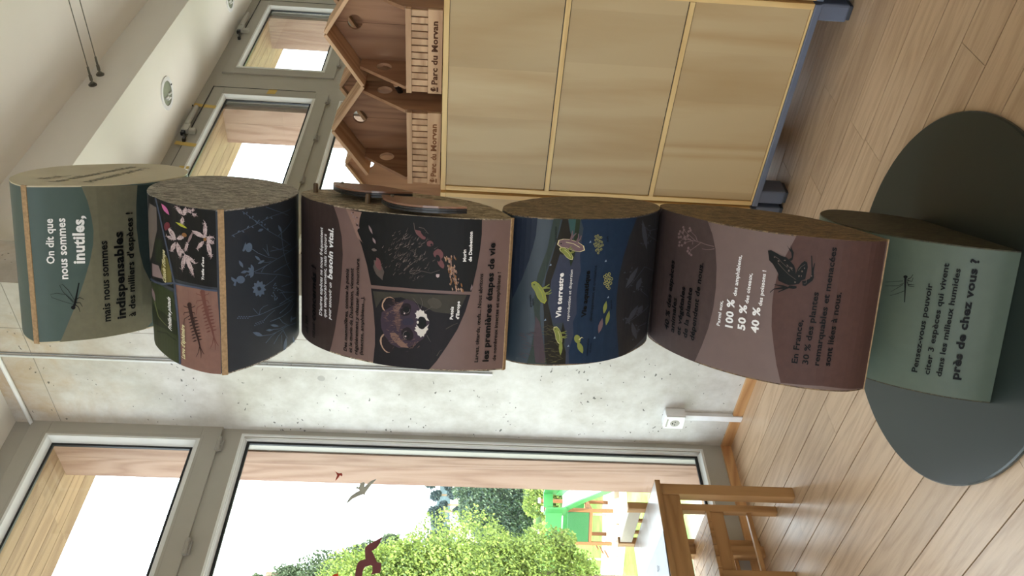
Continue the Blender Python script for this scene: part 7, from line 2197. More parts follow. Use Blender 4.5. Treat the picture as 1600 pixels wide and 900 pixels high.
(5,'deepblue','-719 -2850 -14 6 -3 15 10 13 15 1 9 -11 -4 -16'),
(4,'eggrim','-471 -2822 -19 5 -9 17 4 20 15 14 20 2 15 -11 3 -20 -11 -18'),
(5,'deepblue','-471 -2810 -13 5 -3 15 9 13 15 1 9 -11 -3 -15'),
(4,'eggrim','-650 -2947 -18 5 -9 18 4 21 16 15 20 2 15 -12 2 -20 -11 -20'),
(5,'deepblue','-649 -2935 -13 6 -3 16 10 14 15 1 9 -12 -4 -16'),
(4,'eggrim','-653 -2798 -18 5 -9 17 4 20 15 14 20 2 15 -12 3 -19 -11 -18'),
(5,'deepblue','-652 -2786 -14 5 -2 15 9 13 15 1 9 -11 -3 -15'),
(4,'eggrim','-448 -2889 -18 6 -10 17 4 20 16 14 20 2 14 -11 3 -20 -10 -19'),
(5,'deepblue','-448 -2877 -13 6 -3 15 10 13 15 1 9 -11 -4 -15'),
(4,'eggrim','-761 -2911 -19 6 -9 17 5 21 15 14 20 2 15 -11 3 -20 -11 -20'),
(5,'deepblue','-761 -2899 -13 6 -3 16 10 13 15 2 9 -12 -4 -16'),
(4,'eggrim','-503 -2778 -19 5 -9 16 4 20 16 15 19 1 15 -11 3 -19 -10 -18'),
(5,'deepblue','-503 -2767 -13 6 -3 14 10 13 15 2 9 -11 -4 -16'),
(4,'eggrim','-560 -2961 -18 5 -9 18 4 21 16 15 20 2 14 -12 3 -21 -11 -19'),
(5,'deepblue','-559 -2949 -14 6 -2 15 10 14 15 2 9 -12 -4 -17'),
(4,'eggrim','-752 -2824 -18 5 -9 16 4 20 15 15 20 1 15 -11 3 -19 -11 -19'),
(5,'deepblue','-751 -2813 -14 6 -2 14 9 13 15 2 10 -11 -4 -16'),
(4,'eggrim','-398 -2834 -18 5 -9 16 4 20 15 15 20 1 15 -11 2 -19 -10 -19'),
(5,'deepblue','-397 -2823 -14 6 -2 14 9 13 15 2 9 -11 -4 -16'),
(4,'eggrim','-733 -2966 -18 6 -9 17 4 22 16 15 20 2 15 -12 2 -21 -11 -19'),
(5,'deepblue','-732 -2954 -14 6 -2 16 10 14 15 2 9 -12 -4 -17'),
(4,'eggrim','-601 -2758 -18 5 -9 16 4 20 15 14 20 2 15 -11 3 -20 -11 -18'),
(5,'deepblue','-600 -2747 -14 5 -2 15 9 13 15 2 9 -12 -3 -15'),
(4,'eggrim','-445 -2935 -18 6 -10 17 5 21 16 16 19 2 15 -12 2 -21 -10 -19'),
(5,'deepblue','-445 -2923 -13 6 -3 16 10 14 15 1 9 -12 -4 -16'),
(4,'eggrim','-820 -2883 -18 5 -9 17 4 20 16 15 19 1 15 -11 3 -19 -11 -19'),
(5,'deepblue','-819 -2871 -14 5 -2 15 10 13 15 2 9 -11 -4 -16'),
(4,'eggrim','-417 -2774 -19 5 -9 16 4 20 15 14 20 2 15 -11 3 -19 -11 -18'),
(5,'deepblue','-417 -2763 -13 6 -3 14 9 13 15 2 9 -11 -3 -16'),
(4,'eggrim','-633 -2997 -18 6 -9 17 4 22 16 15 20 2 15 -12 2 -21 -11 -19'),
(5,'deepblue','-632 -2984 -14 5 -2 16 10 14 15 2 9 -12 -4 -17'),
(4,'eggrim','-1531 -3288 -25 8 -12 27 8 32 24 23 28 3 20 -18 2 -31 -17 -29'),
(5,'deepblue','-1529 -3269 -18 9 -3 24 15 21 22 2 12 -18 -7 -25'),
(4,'eggrim','-1573 -3239 -26 8 -11 26 7 32 24 23 28 3 20 -18 2 -31 -16 -29'),
(5,'deepblue','-1571 -3221 -19 9 -3 23 16 21 21 3 12 -18 -7 -25'),
(4,'eggrim','-1438 -3258 -26 8 -11 26 7 32 24 23 28 3 20 -18 2 -31 -17 -29'),
(5,'deepblue','-1436 -3240 -19 9 -3 23 15 21 22 3 12 -18 -7 -25'),
(4,'eggrim','-1618 -3313 -25 8 -12 28 8 33 24 23 28 3 20 -18 2 -32 -17 -31'),
(5,'deepblue','-1616 -3294 -18 9 -2 25 15 21 21 2 12 -18 -7 -25'),
(4,'eggrim','-1501 -3192 -25 8 -12 26 7 31 24 23 28 3 20 -18 2 -30 -16 -29'),
(5,'deepblue','-1499 -3174 -19 8 -2 24 15 21 21 2 12 -18 -7 -24'),
(4,'eggrim','-1462 -3324 -26 8 -11 28 8 34 23 23 29 3 19 -18 2 -32 -17 -31'),
(5,'deepblue','-1461 -3305 -18 9 -2 25 15 22 22 2 11 -18 -7 -26'),
(4,'eggrim','-1668 -3257 -26 8 -11 26 7 32 24 23 28 3 20 -18 2 -31 -16 -29'),
(5,'deepblue','-1666 -3239 -19 8 -2 24 15 21 21 2 12 -18 -7 -24'),
(4,'eggrim','-1385 -3206 -26 8 -11 26 7 31 23 23 28 3 20 -18 3 -30 -17 -29'),
(5,'deepblue','-1384 -3188 -18 8 -3 24 15 21 22 2 11 -18 -6 -24'),
(4,'eggrim','-1596 -3366 -25 8 -11 28 8 34 24 24 28 4 20 -19 2 -33 -18 -31'),
(5,'deepblue','-1594 -3347 -18 9 -2 25 15 23 22 2 12 -19 -8 -26'),
(4,'eggrim','-1587 -3177 -26 8 -12 26 8 31 23 23 29 3 20 -18 2 -30 -17 -29'),
(5,'deepblue','-1586 -3159 -18 8 -3 24 15 21 22 2 11 -18 -6 -24'),
(4,'eggrim','-1364 -3291 -25 8 -12 27 8 32 23 23 28 3 20 -18 2 -31 -16 -30'),
(5,'deepblue','-1362 -3272 -18 9 -3 24 15 20 21 3 12 -18 -7 -25'),
(4,'eggrim','-1719 -3321 -26 8 -11 28 9 33 23 23 29 4 20 -19 2 -31 -18 -31'),
(5,'deepblue','-1717 -3302 -18 9 -2 25 15 22 22 2 11 -18 -7 -26'),
(4,'eggrim','-1418 -3152 -25 8 -12 26 7 32 24 22 28 3 20 -17 2 -31 -16 -29'),
(5,'deepblue','-1416 -3134 -19 9 -2 23 15 21 21 2 12 -17 -7 -25'),
(4,'eggrim','-1495 -3384 -26 9 -11 28 8 34 24 24 29 3 19 -19 2 -33 -17 -31'),
(5,'deepblue','-1493 -3364 -19 9 -2 25 16 22 21 3 12 -19 -8 -27'),
 ]),
 (4, 'arrow_mark', [
(4,'arrow','-1121 -1651 12 -49 45 18'),
(4,'arrow','-567 -2586 9 -55 46 21'),
(4,'arrow','-1047 -3063 5 -66 49 25'),
(4,'arrow','-1965 -3239 3 -70 52 28'),
(4,'arrow','-2962 -2928 4 -63 52 24'),
(4,'arrow','-3123 -2228 9 -54 50 20'),
(4,'arrow','-2469 -1615 13 -51 47 19'),
 ]),
 (4, 'plant_drawing', [
(2,'plantgrey','-125 -4414 -234 -18 -200 -79 -209 -167 -174 -184 160 5 204 58 207 145'),
(2,'plantgrey','-1791 -3892 107 -225 107 -161 134 -101 122 -50 -63 190 -99 177 -128 103'),
(2,'plantgrey','-1933 -4437 49 -186 63 -94 93 -8 87 35 -30 137 -54 116 -83 34'),
(2,'plantgrey','-2719 -4139 63 -236 74 -161 109 -88 104 -35 -33 191 -65 179 -100 99'),
(2,'plantgrey','-3307 -4737 152 0 135 68 141 150 114 151 -98 8 -127 -33 -138 -117'),
(2,'plantgrey','-2608 -4713 8 -187 32 -92 70 2 72 46 -1 137 -23 115 -57 27'),
(2,'plantgrey','-2591 -4793 6 56 -3 33 -12 18 -14 7 -5 -38 0 -39 8 -23'),
(2,'plantgrey','-2607 -4691 -5 43 -10 20 -18 1 -18 -8 2 -31 8 -27 15 -7'),
(2,'plantgrey','-2462 -4624 -5 43 -10 20 -17 1 -18 -8 3 -30 7 -27 15 -8'),
(2,'plantgrey','-3122 -4606 9 54 0 35 -10 21 -12 11 -7 -37 -4 -39 7 -26'),
(2,'plantgrey','-2526 -4678 -1 48 -7 26 -16 8 -16 -2 -1 -34 4 -33 13 -14'),
(2,'plantgrey','-719 -4405 -17 -48 -8 -38 0 -38 4 -29 13 32 10 40 3 37'),
(2,'plantgrey','-2617 -4155 3 42 -4 26 -13 14 -14 7 -3 -30 1 -30 10 -18'),
(2,'plantgrey','-2517 -4784 -27 -31 -20 -34 -14 -45 -10 -42 20 20 21 31 16 42'),
(2,'plantgrey','-1550 -3870 -20 -29 -11 -27 -4 -29 1 -25 14 20 14 25 6 29'),
(2,'plantgrey','-439 -4584 -21 8 -17 -9 -18 -27 -14 -30 14 -7 18 2 17 20'),
(2,'plantgrey','-2963 -4608 -8 37 -12 15 -19 -4 -19 -13 5 -27 9 -22 17 -3'),
(2,'plantgrey','-2978 -4624 -1 46 -8 24 -17 5 -17 -4 0 -32 5 -30 14 -12'),
(2,'plantgrey','-2718 -4109 -24 -31 -15 -29 -7 -34 -4 -31 17 21 17 28 10 33'),
(2,'plantgrey','-2560 -3997 -25 -12 -17 -18 -15 -30 -10 -30 18 8 19 16 16 27'),
(2,'plantgrey','-661 -4876 14 57 5 43 -4 36 -8 25 -10 -38 -8 -44 1 -39'),
(2,'plantgrey','-3008 -4644 14 57 3 38 -7 26 -11 16 -9 -37 -7 -41 3 -31'),
(2,'plantgrey','-473 -4731 8 56 0 38 -9 27 -11 17 -6 -38 -3 -42 6 -31'),
(2,'plantgrey','-1956 -4798 -6 44 -10 20 -18 0 -18 -9 4 -31 8 -27 15 -7'),
(2,'plantgrey','-290 -4571 -16 23 -16 4 -18 -15 -16 -21 11 -18 14 -11 18 9'),
(2,'plantgrey','-1761 -4532 -25 -12 -19 -22 -16 -37 -12 -38 17 8 20 17 17 33'),
(2,'plantgrey','-447 -4720 -2 50 -7 28 -15 11 -15 2 0 -35 6 -34 12 -17'),
(2,'plantgrey','-3019 -4429 -27 -36 -18 -35 -11 -41 -6 -37 19 24 20 32 13 40'),
(2,'plantgrey','-698 -4600 -19 -48 -10 -40 -2 -42 2 -33 14 33 13 40 4 41'),
(2,'plantgrey','-2572 -3904 -22 4 -18 -7 -17 -21 -14 -22 15 -3 18 2 17 16'),
(2,'plantgrey','-744 -4877 -21 9 -18 -8 -18 -28 -15 -32 13 -9 18 1 18 23'),
(2,'plantgrey','-2688 -4092 -7 33 -11 15 -18 1 -17 -6 4 -24 9 -21 15 -5'),
(2,'plantgrey','-329 -4966 14 60 4 43 -5 36 -8 26 -9 -39 -7 -45 1 -38'),
(2,'plantgrey','-496 -4912 -24 -13 -18 -24 -16 -42 -11 -41 16 7 20 19 16 36'),
(2,'plantgrey','-458 -4964 -15 30 -16 7 -18 -15 -17 -23 9 -23 14 -15 18 8'),
(2,'plantgrey','-2638 -4236 18 44 7 33 -2 29 -6 22 -12 -29 -10 -33 -1 -31'),
(2,'plantgrey','-2642 -4157 -4 37 -9 19 -16 6 -16 -3 1 -26 7 -24 14 -10'),
(2,'plantgrey','-2927 -4560 20 52 10 40 -1 35 -4 26 -14 -34 -13 -41 -3 -37'),
(2,'plantgrey','-2881 -4590 -28 -37 -18 -36 -12 -44 -7 -39 19 24 21 34 14 42'),
(2,'plantgrey','-2695 -4033 -19 -39 -10 -33 -1 -31 4 -25 14 27 12 33 4 31'),
(2,'plantgrey','-1374 -3847 4 35 -3 23 -11 16 -12 10 -3 -24 0 -26 8 -18'),
(2,'plantgrey','-2629 -4157 16 43 7 32 -3 28 -6 21 -12 -28 -10 -34 0 -30'),
(2,'plantgrey','-1882 -4728 -24 -46 -14 -42 -6 -45 -2 -37 17 32 17 41 9 43'),
(2,'plantgrey','-533 -4880 -20 15 -17 -4 -18 -24 -16 -29 13 -13 17 -3 18 18'),
(2,'plantgrey','-2710 -4157 -25 -22 -17 -25 -13 -35 -8 -34 18 15 20 25 14 32'),
(2,'plantgrey','-3137 -4619 19 56 8 39 -2 34 -6 23 -14 -36 -11 -41 -1 -36'),
(2,'plantgrey','-2557 -4663 -27 -29 -19 -32 -15 -44 -10 -40 19 18 21 30 16 39'),
(2,'plantgrey','-3018 -4672 -18 18 -18 -1 -21 -22 -19 -26 11 -15 16 -6 21 15'),
(2,'plantgrey','-2465 -4675 12 57 3 39 -7 26 -11 17 -9 -37 -6 -43 4 -31'),
(2,'plantgrey','-1276 -4109 -13 24 -15 9 -18 -8 -16 -13 9 -18 13 -14 17 2'),
(2,'plantgrey','-3254 -4582 5 51 -4 30 -13 14 -15 5 -4 -35 0 -35 10 -20'),
(2,'plantgrey','-727 -4927 -8 44 -12 20 -17 0 -17 -10 5 -31 9 -27 15 -7'),
(2,'plantgrey','-1856 -4705 7 56 -1 36 -10 22 -13 11 -6 -38 -2 -40 8 -27'),
(2,'plantgrey','-2657 -4144 5 42 -3 27 -12 16 -14 8 -4 -30 0 -31 9 -19'),
(2,'plantgrey','-1961 -4404 17 47 7 36 -2 32 -6 24 -12 -31 -10 -37 -1 -34'),
(2,'plantgrey','-1586 -4174 -23 -3 -18 -13 -16 -26 -13 -30 16 0 18 10 17 24'),
(2,'plantgrey','-2602 -4113 -19 13 -17 -2 -20 -18 -16 -21 13 -10 16 -3 19 12'),
(2,'plantgrey','-1737 -4656 -26 -28 -18 -32 -13 -42 -8 -41 18 18 19 29 15 39'),
(2,'plantgrey','-1915 -4713 -20 12 -18 -4 -20 -25 -17 -30 12 -11 18 -1 19 18'),
(2,'plantgrey','-3060 -4645 -17 20 -17 2 -22 -20 -19 -25 11 -16 15 -8 20 12'),
(2,'plantgrey','-2593 -4683 12 57 3 38 -8 27 -11 15 -9 -37 -6 -42 5 -31'),
(2,'plantgrey','-1759 -4099 -18 -39 -8 -32 0 -31 3 -26 14 27 11 33 3 31'),
(2,'plantgrey','-1463 -4207 -24 -23 -16 -27 -11 -36 -7 -34 17 15 18 25 13 33'),
(2,'plantgrey','-1603 -4137 -21 -31 -13 -29 -6 -35 -2 -32 16 23 15 30 8 32'),
(2,'plantgrey','-1911 -4565 -13 29 -15 9 -19 -11 -18 -18 8 -21 13 -16 18 4'),
(2,'plantgrey','-2644 -4216 -14 23 -15 7 -19 -9 -18 -15 9 -19 13 -13 18 4'),
(2,'plantgrey','-2982 -4583 12 54 2 36 -8 24 -11 15 -9 -37 -5 -40 4 -29'),
(2,'plantgrey','-2604 -4658 -25 -6 -21 -19 -19 -36 -15 -37 17 3 20 13 20 31'),
(2,'plantgrey','-1612 -4116 -23 -8 -18 -17 -15 -28 -10 -29 16 4 18 13 16 24'),
(2,'plantgrey','-2568 -4736 -28 -38 -18 -38 -12 -46 -6 -41 19 26 20 35 14 44'),
(2,'plantgrey','-2672 -4234 -18 16 -17 -1 -20 -18 -18 -22 12 -13 16 -5 19 12'),
(2,'plantgrey','-2686 -4058 -19 12 -18 -3 -19 -18 -16 -22 12 -9 17 -3 19 13'),
(2,'plantgrey','-2591 -4132 -24 -4 -19 -14 -17 -27 -13 -28 17 1 19 10 17 23'),
(2,'plantgrey','-1396 -4103 10 43 2 30 -8 22 -10 14 -7 -26 -4 -32 4 -26'),
(2,'plantgrey','-1872 -4610 -5 44 -9 21 -17 4 -17 -5 2 -31 7 -29 14 -10'),
(2,'plantgrey','-2594 -3999 -18 -36 -10 -32 -1 -31 4 -25 14 26 12 33 4 31'),
(2,'plantgrey','-2577 -4844 -25 -50 -15 -43 -7 -48 -3 -39 19 35 18 46 10 45'),
(2,'plantgrey','-2473 -4679 -23 2 -19 -12 -21 -31 -16 -34 15 -4 19 7 20 25'),
(2,'plantgrey','-532 -4816 12 58 2 40 -7 32 -9 21 -8 -38 -6 -43 4 -35'),
(2,'plantgrey','-2612 -4115 -24 -32 -14 -29 -7 -34 -3 -32 17 23 17 28 9 33'),
(2,'plantgrey','-2582 -4051 2 39 -6 23 -13 12 -15 4 -1 -25 3 -26 10 -17'),
(2,'plantgrey','-1934 -4674 -26 -33 -17 -35 -12 -44 -7 -41 18 22 20 33 13 42'),
(2,'plantgrey','-693 -4655 -20 13 -17 -5 -19 -25 -15 -29 13 -10 17 -2 18 19'),
(2,'plantgrey','-492 -4642 -23 -4 -18 -16 -16 -34 -12 -34 15 0 19 11 16 28'),
(2,'plantgrey','-2450 -4700 9 55 -1 36 -10 22 -12 11 -7 -38 -3 -40 7 -27'),
(2,'plantgrey','-3073 -4703 -28 -40 -18 -39 -12 -46 -6 -40 19 27 21 37 14 44'),
(2,'plantgrey','-2428 -4671 -22 7 -19 -9 -20 -28 -17 -32 14 -7 18 3 20 22'),
(2,'plantgrey','-725 -5105 -5 52 -9 27 -16 6 -17 -5 2 -36 7 -34 14 -15'),
(2,'plantgrey','-1506 -4129 10 43 1 31 -7 24 -10 15 -7 -28 -5 -33 4 -26'),
(2,'plantgrey','-1933 -4662 7 56 -1 34 -11 21 -13 10 -5 -36 -2 -40 8 -26'),
(2,'plantgrey','-2746 -4271 -6 37 -11 17 -17 1 -18 -7 3 -27 9 -23 15 -6'),
(2,'plantgrey','-3041 -4810 -28 -37 -20 -38 -13 -46 -9 -44 20 26 22 36 15 44'),
(2,'plantgrey','-3092 -4604 21 53 11 40 1 37 -4 27 -15 -34 -13 -42 -5 -37'),
(2,'plantgrey','-3038 -4782 -26 -6 -20 -19 -21 -37 -17 -39 17 3 21 13 21 31'),
(2,'plantgrey','-461 -4537 -23 -26 -16 -30 -10 -41 -6 -39 16 17 18 28 12 38'),
(2,'plantgrey','-2585 -4709 -14 28 -15 6 -21 -14 -19 -21 9 -21 14 -13 19 7'),
(2,'plantgrey','-482 -5624 40 743 217 497 -7 14 -222 -505 -52 -798'),
(2,'plantgrey','-843 -5736 261 830 -205 356 -9 -22 199 -347 -248 -744'),
(2,'plantgrey','-1641 -5684 265 864 -423 843 -9 -16 417 -850 -255 -789'),
(2,'plantgrey','-2535 -5483 -94 641 -84 710 -12 -14 79 -722 82 -684'),
(2,'plantgrey','-2264 -5318 287 608 -6 16 -287 -588'),
(2,'plantgrey','-2995 -5436 31 656 -338 57 -9 -28 332 -61 -44 -672'),
 ]),
 (5, 'colour_field', [
(1,'umberlight','-25 6450 24 -1149 -9 -795 -287 -185 -339 -145 -433 -93 -502 -51 -521 8 -544 73 -481 128 -489 163 -7 659 39 719 60 698 783 172 1224 250 1134 0'),
(1,'redbrown','13 2263 -265 89 -253 92 -393 112 -443 45 -384 -9 -490 -53 -484 -115 -430 -119 -416 -148 64 -927 -84 -1152 909 -24 1115 34 1082 33 477 11 15 1107 -15 583'),
 ]),
 (5, 'frog_drawing', [
(3,'ink','-442 2850 18 -79 -44 -113 -48 -112 -23 -125 -43 -58 -47 -58 -80 -80 -87 -37 -89 -21 132 -25 119 -61 66 -59 -23 -62 -115 -28 -148 9 -130 8 -48 79 -80 40 -32 99 -28 118 15 89 51 147 70 27 76 -8 101 67 125 96 69 90 89 21'),
(3,'ink','-582 2363 64 -60 105 31 50 41 108 75 -57 -51 -30 -47 99 13 -78 -36 -83 -54 -166 3 -42 38'),
(3,'ink','-1029 2011 9 -67 67 -93 95 -21 430 67 2 -21 -285 -51 121 -17 -7 -18 -183 3 -144 -23 -66 16 -157 140 10 62'),
(3,'ink','-1178 2267 4 -155 -45 -7 -28 66 2 104 -143 227 34 -13 72 -97 -47 207 -105 84 40 -12 87 -70 68 -185 22 188 14 -7 4 -194 -21 -107'),
(4,'frogline','-693 2597 -127 -141 -109 -137 -95 -169 5 -2 96 168 110 136 127 139'),
(4,'frogline','-552 2694 -48 -104 -78 -89 -107 -146 4 -3 108 145 80 89 50 104'),
(4,'frogline','-700 2394 -63 -70 -62 -78 5 -3 63 77 64 68'),
(4,'frogline','-808 2123 99 -54 66 -75 4 3 -65 77 -99 56'),
(4,'frogline','-979 1919 -92 4 -24 46 -5 -3 26 -49 94 -6'),
(4,'frogline','-644 2561 -18 4 -5 14 1 14 16 8 19 -2 8 -14 -7 -14'),
(4,'frogline','-832 2312 -21 0 -11 14 9 14 18 6 17 -2 11 -11 -5 -15'),
(4,'frogline','-769 2254 -16 2 -8 10 5 11 15 7 15 -4 6 -9 -5 -9'),
(4,'frogline','-729 2365 -13 3 -7 8 5 9 11 4 12 -1 5 -8 -3 -8'),
(4,'frogline','-928 2074 -16 6 -7 10 1 13 18 4 16 -1 10 -10 -4 -13'),
(4,'frogline','-810 2024 -16 4 -9 9 5 12 16 6 16 -2 10 -10 -8 -11'),
(4,'frogline','-732 1987 -14 2 -6 8 2 10 15 4 14 -2 5 -7 -1 -9'),
(4,'frogline','-1081 2140 -15 3 -10 12 8 13 12 7 16 -1 6 -13 -5 -13'),
(4,'frogline','-892 1812 -15 1 -2 10 2 8 11 6 12 -3 9 -6 -4 -11'),
(4,'frogline','-571 2664 -8 4 -6 10 1 13 8 8 9 -7 5 -11 -2 -11'),
(4,'frogline','-609 2425 -10 0 -5 19 3 16 5 13 10 -8 7 -17 -2 -20'),
(4,'frogline','-755 2286 -9 2 -3 7 3 7 6 5 8 -2 5 -7 -2 -8'),
(4,'frogline','-921 2028 -10 5 -6 7 3 9 9 5 11 -2 6 -8 -4 -9'),
 ]),
 (5, 'plant_drawing', [
(2,'plantmauve','-576 4225 0 247 19 177 -4 184 -20 354 -9 215 -9 2 8 -215 19 -354 2 -183 -20 -177 -2 -248'),
(2,'plantmauve','-556 4810 91 228 89 242 72 42 -4 13 -77 -43 -92 -243 -93 -227'),
(2,'plantmauve','-574 4655 -133 163 -110 136 -79 46 -2 -11 76 -47 107 -137 131 -164'),
(2,'plantmauve','-548 4752 107 75 48 106 57 128 -7 7 -59 -126 -48 -101 -107 -69'),
(2,'plantmauve','-630 4205 -59 185 -19 185 -8 0 16 -187 55 -188'),
(2,'plantmauve','-562 4983 59 255 72 189 -7 9 -77 -188 -62 -254'),
(2,'plantmauve','-561 4914 -87 226 -118 169 -5 -8 114 -170 82 -225'),
(2,'plantmauve','-540 4993 -72 320 -97 128 -5 -9 91 -126 67 -316'),
(2,'plantmauve','-812 4943 17 104 -8 5 -25 -99'),
(2,'plantmauve','-662 4903 80 7 -1 11 -82 5'),
(2,'plantmauve','-298 5280 -24 17 -17 26 3 34 21 20 24 -16 16 -27 -1 -34'),
(2,'plantmauve','-358 5240 -26 15 -22 27 5 37 26 12 24 -12 23 -24 -12 -32'),
(2,'plantmauve','-421 5387 -29 2 -14 37 1 38 25 16 28 -5 12 -37 0 -35'),
(2,'plantmauve','-493 5421 -29 12 -20 34 6 38 24 14 25 -11 17 -28 0 -38'),
(2,'plantmauve','-553 5332 -27 18 -22 29 9 35 20 21 25 -16 20 -27 -3 -37'),
(2,'plantmauve','-584 5420 -27 9 -18 32 8 33 19 19 29 -4 15 -36 -8 -32'),
(2,'plantmauve','-434 5279 -24 5 -19 28 3 38 24 15 28 -7 17 -34 -4 -35'),
(2,'plantmauve','-540 5192 -27 9 -19 29 6 35 21 22 27 -17 20 -27 -4 -37'),
(2,'plantmauve','-697 5362 -24 11 -16 27 -5 40 28 10 27 -2 11 -37 0 -33'),
(2,'plantmauve','-787 5371 -25 7 -16 29 3 34 19 23 29 -12 19 -33 -7 -35'),
(2,'plantmauve','-760 5264 -28 2 -13 34 4 32 18 26 28 -17 14 -30 -5 -30'),
(2,'plantmauve','-670 5155 -28 -1 -17 33 2 38 25 20 28 -16 18 -29 -7 -32'),
(2,'plantmauve','-577 5143 -25 15 -21 24 11 30 16 25 30 -10 15 -33 -9 -30'),
(2,'plantmauve','-280 5035 -29 0 -8 33 3 29 18 25 25 -19 19 -24 -10 -28'),
(2,'plantmauve','-367 5065 -24 12 -15 25 1 32 23 14 24 -9 20 -26 -7 -33'),
(2,'plantmauve','-328 4999 -23 9 -17 24 7 29 18 23 25 -16 17 -25 -3 -32'),
(2,'plantmauve','-861 5016 -25 13 -16 24 -2 34 25 17 27 -14 22 -25 -7 -34'),
(2,'plantmauve','-901 4946 -27 14 -16 27 6 29 18 24 28 -14 20 -27 -11 -30'),
(2,'plantmauve','-928 4879 -27 4 -14 29 4 30 21 14 25 -6 13 -28 -3 -27'),
(2,'plantmauve','-777 5007 -28 10 -18 29 9 30 20 16 25 -8 16 -27 1 -34'),
(2,'plantmauve','-478 5078 -29 4 -10 34 0 33 22 18 27 -10 18 -30 -2 -36'),
 ]),
 (6, 'dragonfly_drawing', [
(2,'black','-944 2282 -117 -20 -134 -25 -321 -46 4 -19 322 35 136 13 118 9'),
(2,'black','-901 2214 -19 3 -17 15 -10 22 1 24 10 20 17 9 19 -3 17 -15 10 -23 -1 -24 -10 -19'),
(2,'black','-974 2206 61 -71 86 -32 4 9 -81 34 -53 71'),
(2,'black','-1001 2207 8 -107 93 -12 2 9 -83 12 1 98'),
(2,'black','-1020 2212 -98 -46 11 -135 10 1 -7 128 93 34'),
(2,'black','-1089 2175 24 -137 10 1 -14 139'),
(2,'ink','-1012 2300 -54 206 -67 196 -6 -2 64 -196 51 -206'),
(2,'ink','-1060 2278 -94 114 -67 295 -7 -2 65 -296 93 -117'),
(2,'ink','-1241 2232 -90 131 -92 169 -6 -3 89 -170 89 -133'),
(2,'ink','-1097 2289 -112 112 -118 131 -5 -4 116 -133 110 -114'),
 ]),
]

for b, name, polys in ART:
    bm = bmesh.new(); mats = []; idx = {}
    for k, (lay, c, s_) in enumerate(polys):
        v = [int(q) for q in s_.split()]; pts2 = []
        for q in range(0, len(v), 2):      # each point is stored as its step from the last
            pts2.append((v[q]+(pts2[-1][0] if q else 0), v[q+1]+(pts2[-1][1] if q else 0)))
        pts2 = [(p[0]*1e-4, p[1]*1e-4) for p in pts2]
        if c not in idx: idx[c] = len(mats); mats.append(PM(c))
        off = 0.00035*lay + 0.0000015*k + (0.0003 if name != 'colour_field' else 0.0)
        vs = [bm.verts.new((p[0], p[1], off)) for p in pts2]
        for t in tessellate_polygon([[Vector((p[0], p[1], 0)) for p in pts2]]):
            try: bm.faces.new([vs[i] for i in t]).material_index = idx[c]
            except ValueError: pass
    wrap(bm, b, None)
    tobj(name, bm, mats, blocks[b])
letters = {}
for (b, s_, w0, a0, w1, a1, cap, c, bold, shear) in TEXTS:
    vs, fs = text_mesh(s_, bold)
    bm = letters.setdefault((b, c), bmesh.new())
    dx, da = w1-w0, a1-a0; L_ = math.hypot(dx, da); ux, ua = dx/L_, da/L_
    out = [bm.verts.new((w0+ux*(x*L_+shear*y*cap)-ua*y*cap, a0+ua*(x*L_)+ux*y*cap, 0.0032)) for x, y in vs]
    for f_ in fs:
        try: bm.faces.new([out[i] for i in f_])
        except ValueError: pass
for (b, c), bm in letters.items():
    wrap(bm, b, None); o = tobj('lettering', bm, PM(c), blocks[b]); o['label'] = '%s lettering' % c
# words on the side of the top block
bm = bmesh.new()
for s_, (s0, z0, s1, z1) in SIDE_TEXT:
    vs, fs = text_mesh(s_, 1); dx, dz = s1-s0, z1-z0; L_ = math.hypot(dx, dz); ux, uz = dx/L_, dz/L_
    cap = 0.028
    L_ = L_ if L_ > 0.1 else 0.09
    out = [bm.verts.new(base3(0.0004, s0+ux*x*L_-uz*y*cap*-1, z0+uz*x*L_+(-ux)*y*cap)) for x, y in vs]
    for f_ in fs:
        try: bm.faces.new([out[i] for i in f_])
        except ValueError: pass
o = tobj('lettering', bm, plain('print_side_grey', (120, 118, 102), 0.6, k=1.0), blocks[1]); o['label'] = 'grey lettering on the side'
# swivelling flaps and pegs on the side of the third block
flap_m = NT('brown_laminate', 0.25, 0.5); flap_m.color(rgb((120, 88, 70), 1.2))
def flap(cs, cz, ang, w0, n_layers=3):
    """half-lens boards, hinged at one tip, lying flat against the side"""
    e = empty('flap', (0, 0, 0), parent=totem)
    ln = 0.235; out = [(0, 0)]
    pts = []
    for i in range(17):
        t = i/16; pts.append((ln*t, 0.075*math.sin(math.pi*t)**0.8))
    pts += [(ln*(1-i/8), -0.030*math.sin(math.pi*i/8)) for i in range(1, 8)]
    ca, sa = math.cos(ang), math.sin(ang)
    for k in range(n_layers):
        bm = bmesh.new()
        f2 = lambda u, v, t: base3(t, cs+(u*ca-v*sa), cz+(u*sa+v*ca))
        plate(bm, [(p[0]-0.03, p[1]) for p in pts], [circ(0.0, 0.012, 0.004, 10)] if k == n_layers-1 else [], f2, w0+k*0.0055, w0+k*0.0055+0.0046)
        tobj('board', bm, flap_m.m if k == n_layers-1 else blackm, e)
    return e
f1 = flap(-2.108, 1.565, math.radians(-62), 0.0135); f2_ = flap(-1.925, 1.425, math.radians(-58), 0.0135)
for s, z in ((-2.122, 1.636), (-1.974, 1.487)):
    bm = bmesh.new(); tube(bm, base3(0, s, z), base3(0.022, s, z), 0.006, 12); tube(bm, base3(0.022, s, z), base3(0.024, s, z), 0.0045, 12)
    tobj('peg', bm, wood('peg_wood_%d' % int(z*1000), (120, 96, 70), (90, 70, 50), knots=False), totem)
for s, z in ((-2.108, 1.567), (-1.925, 1.425)):
    bm = bmesh.new(); tube(bm, base3(0, s, z), base3(0.032, s, z), 0.004, 10); tobj('peg', bm, steel, totem)
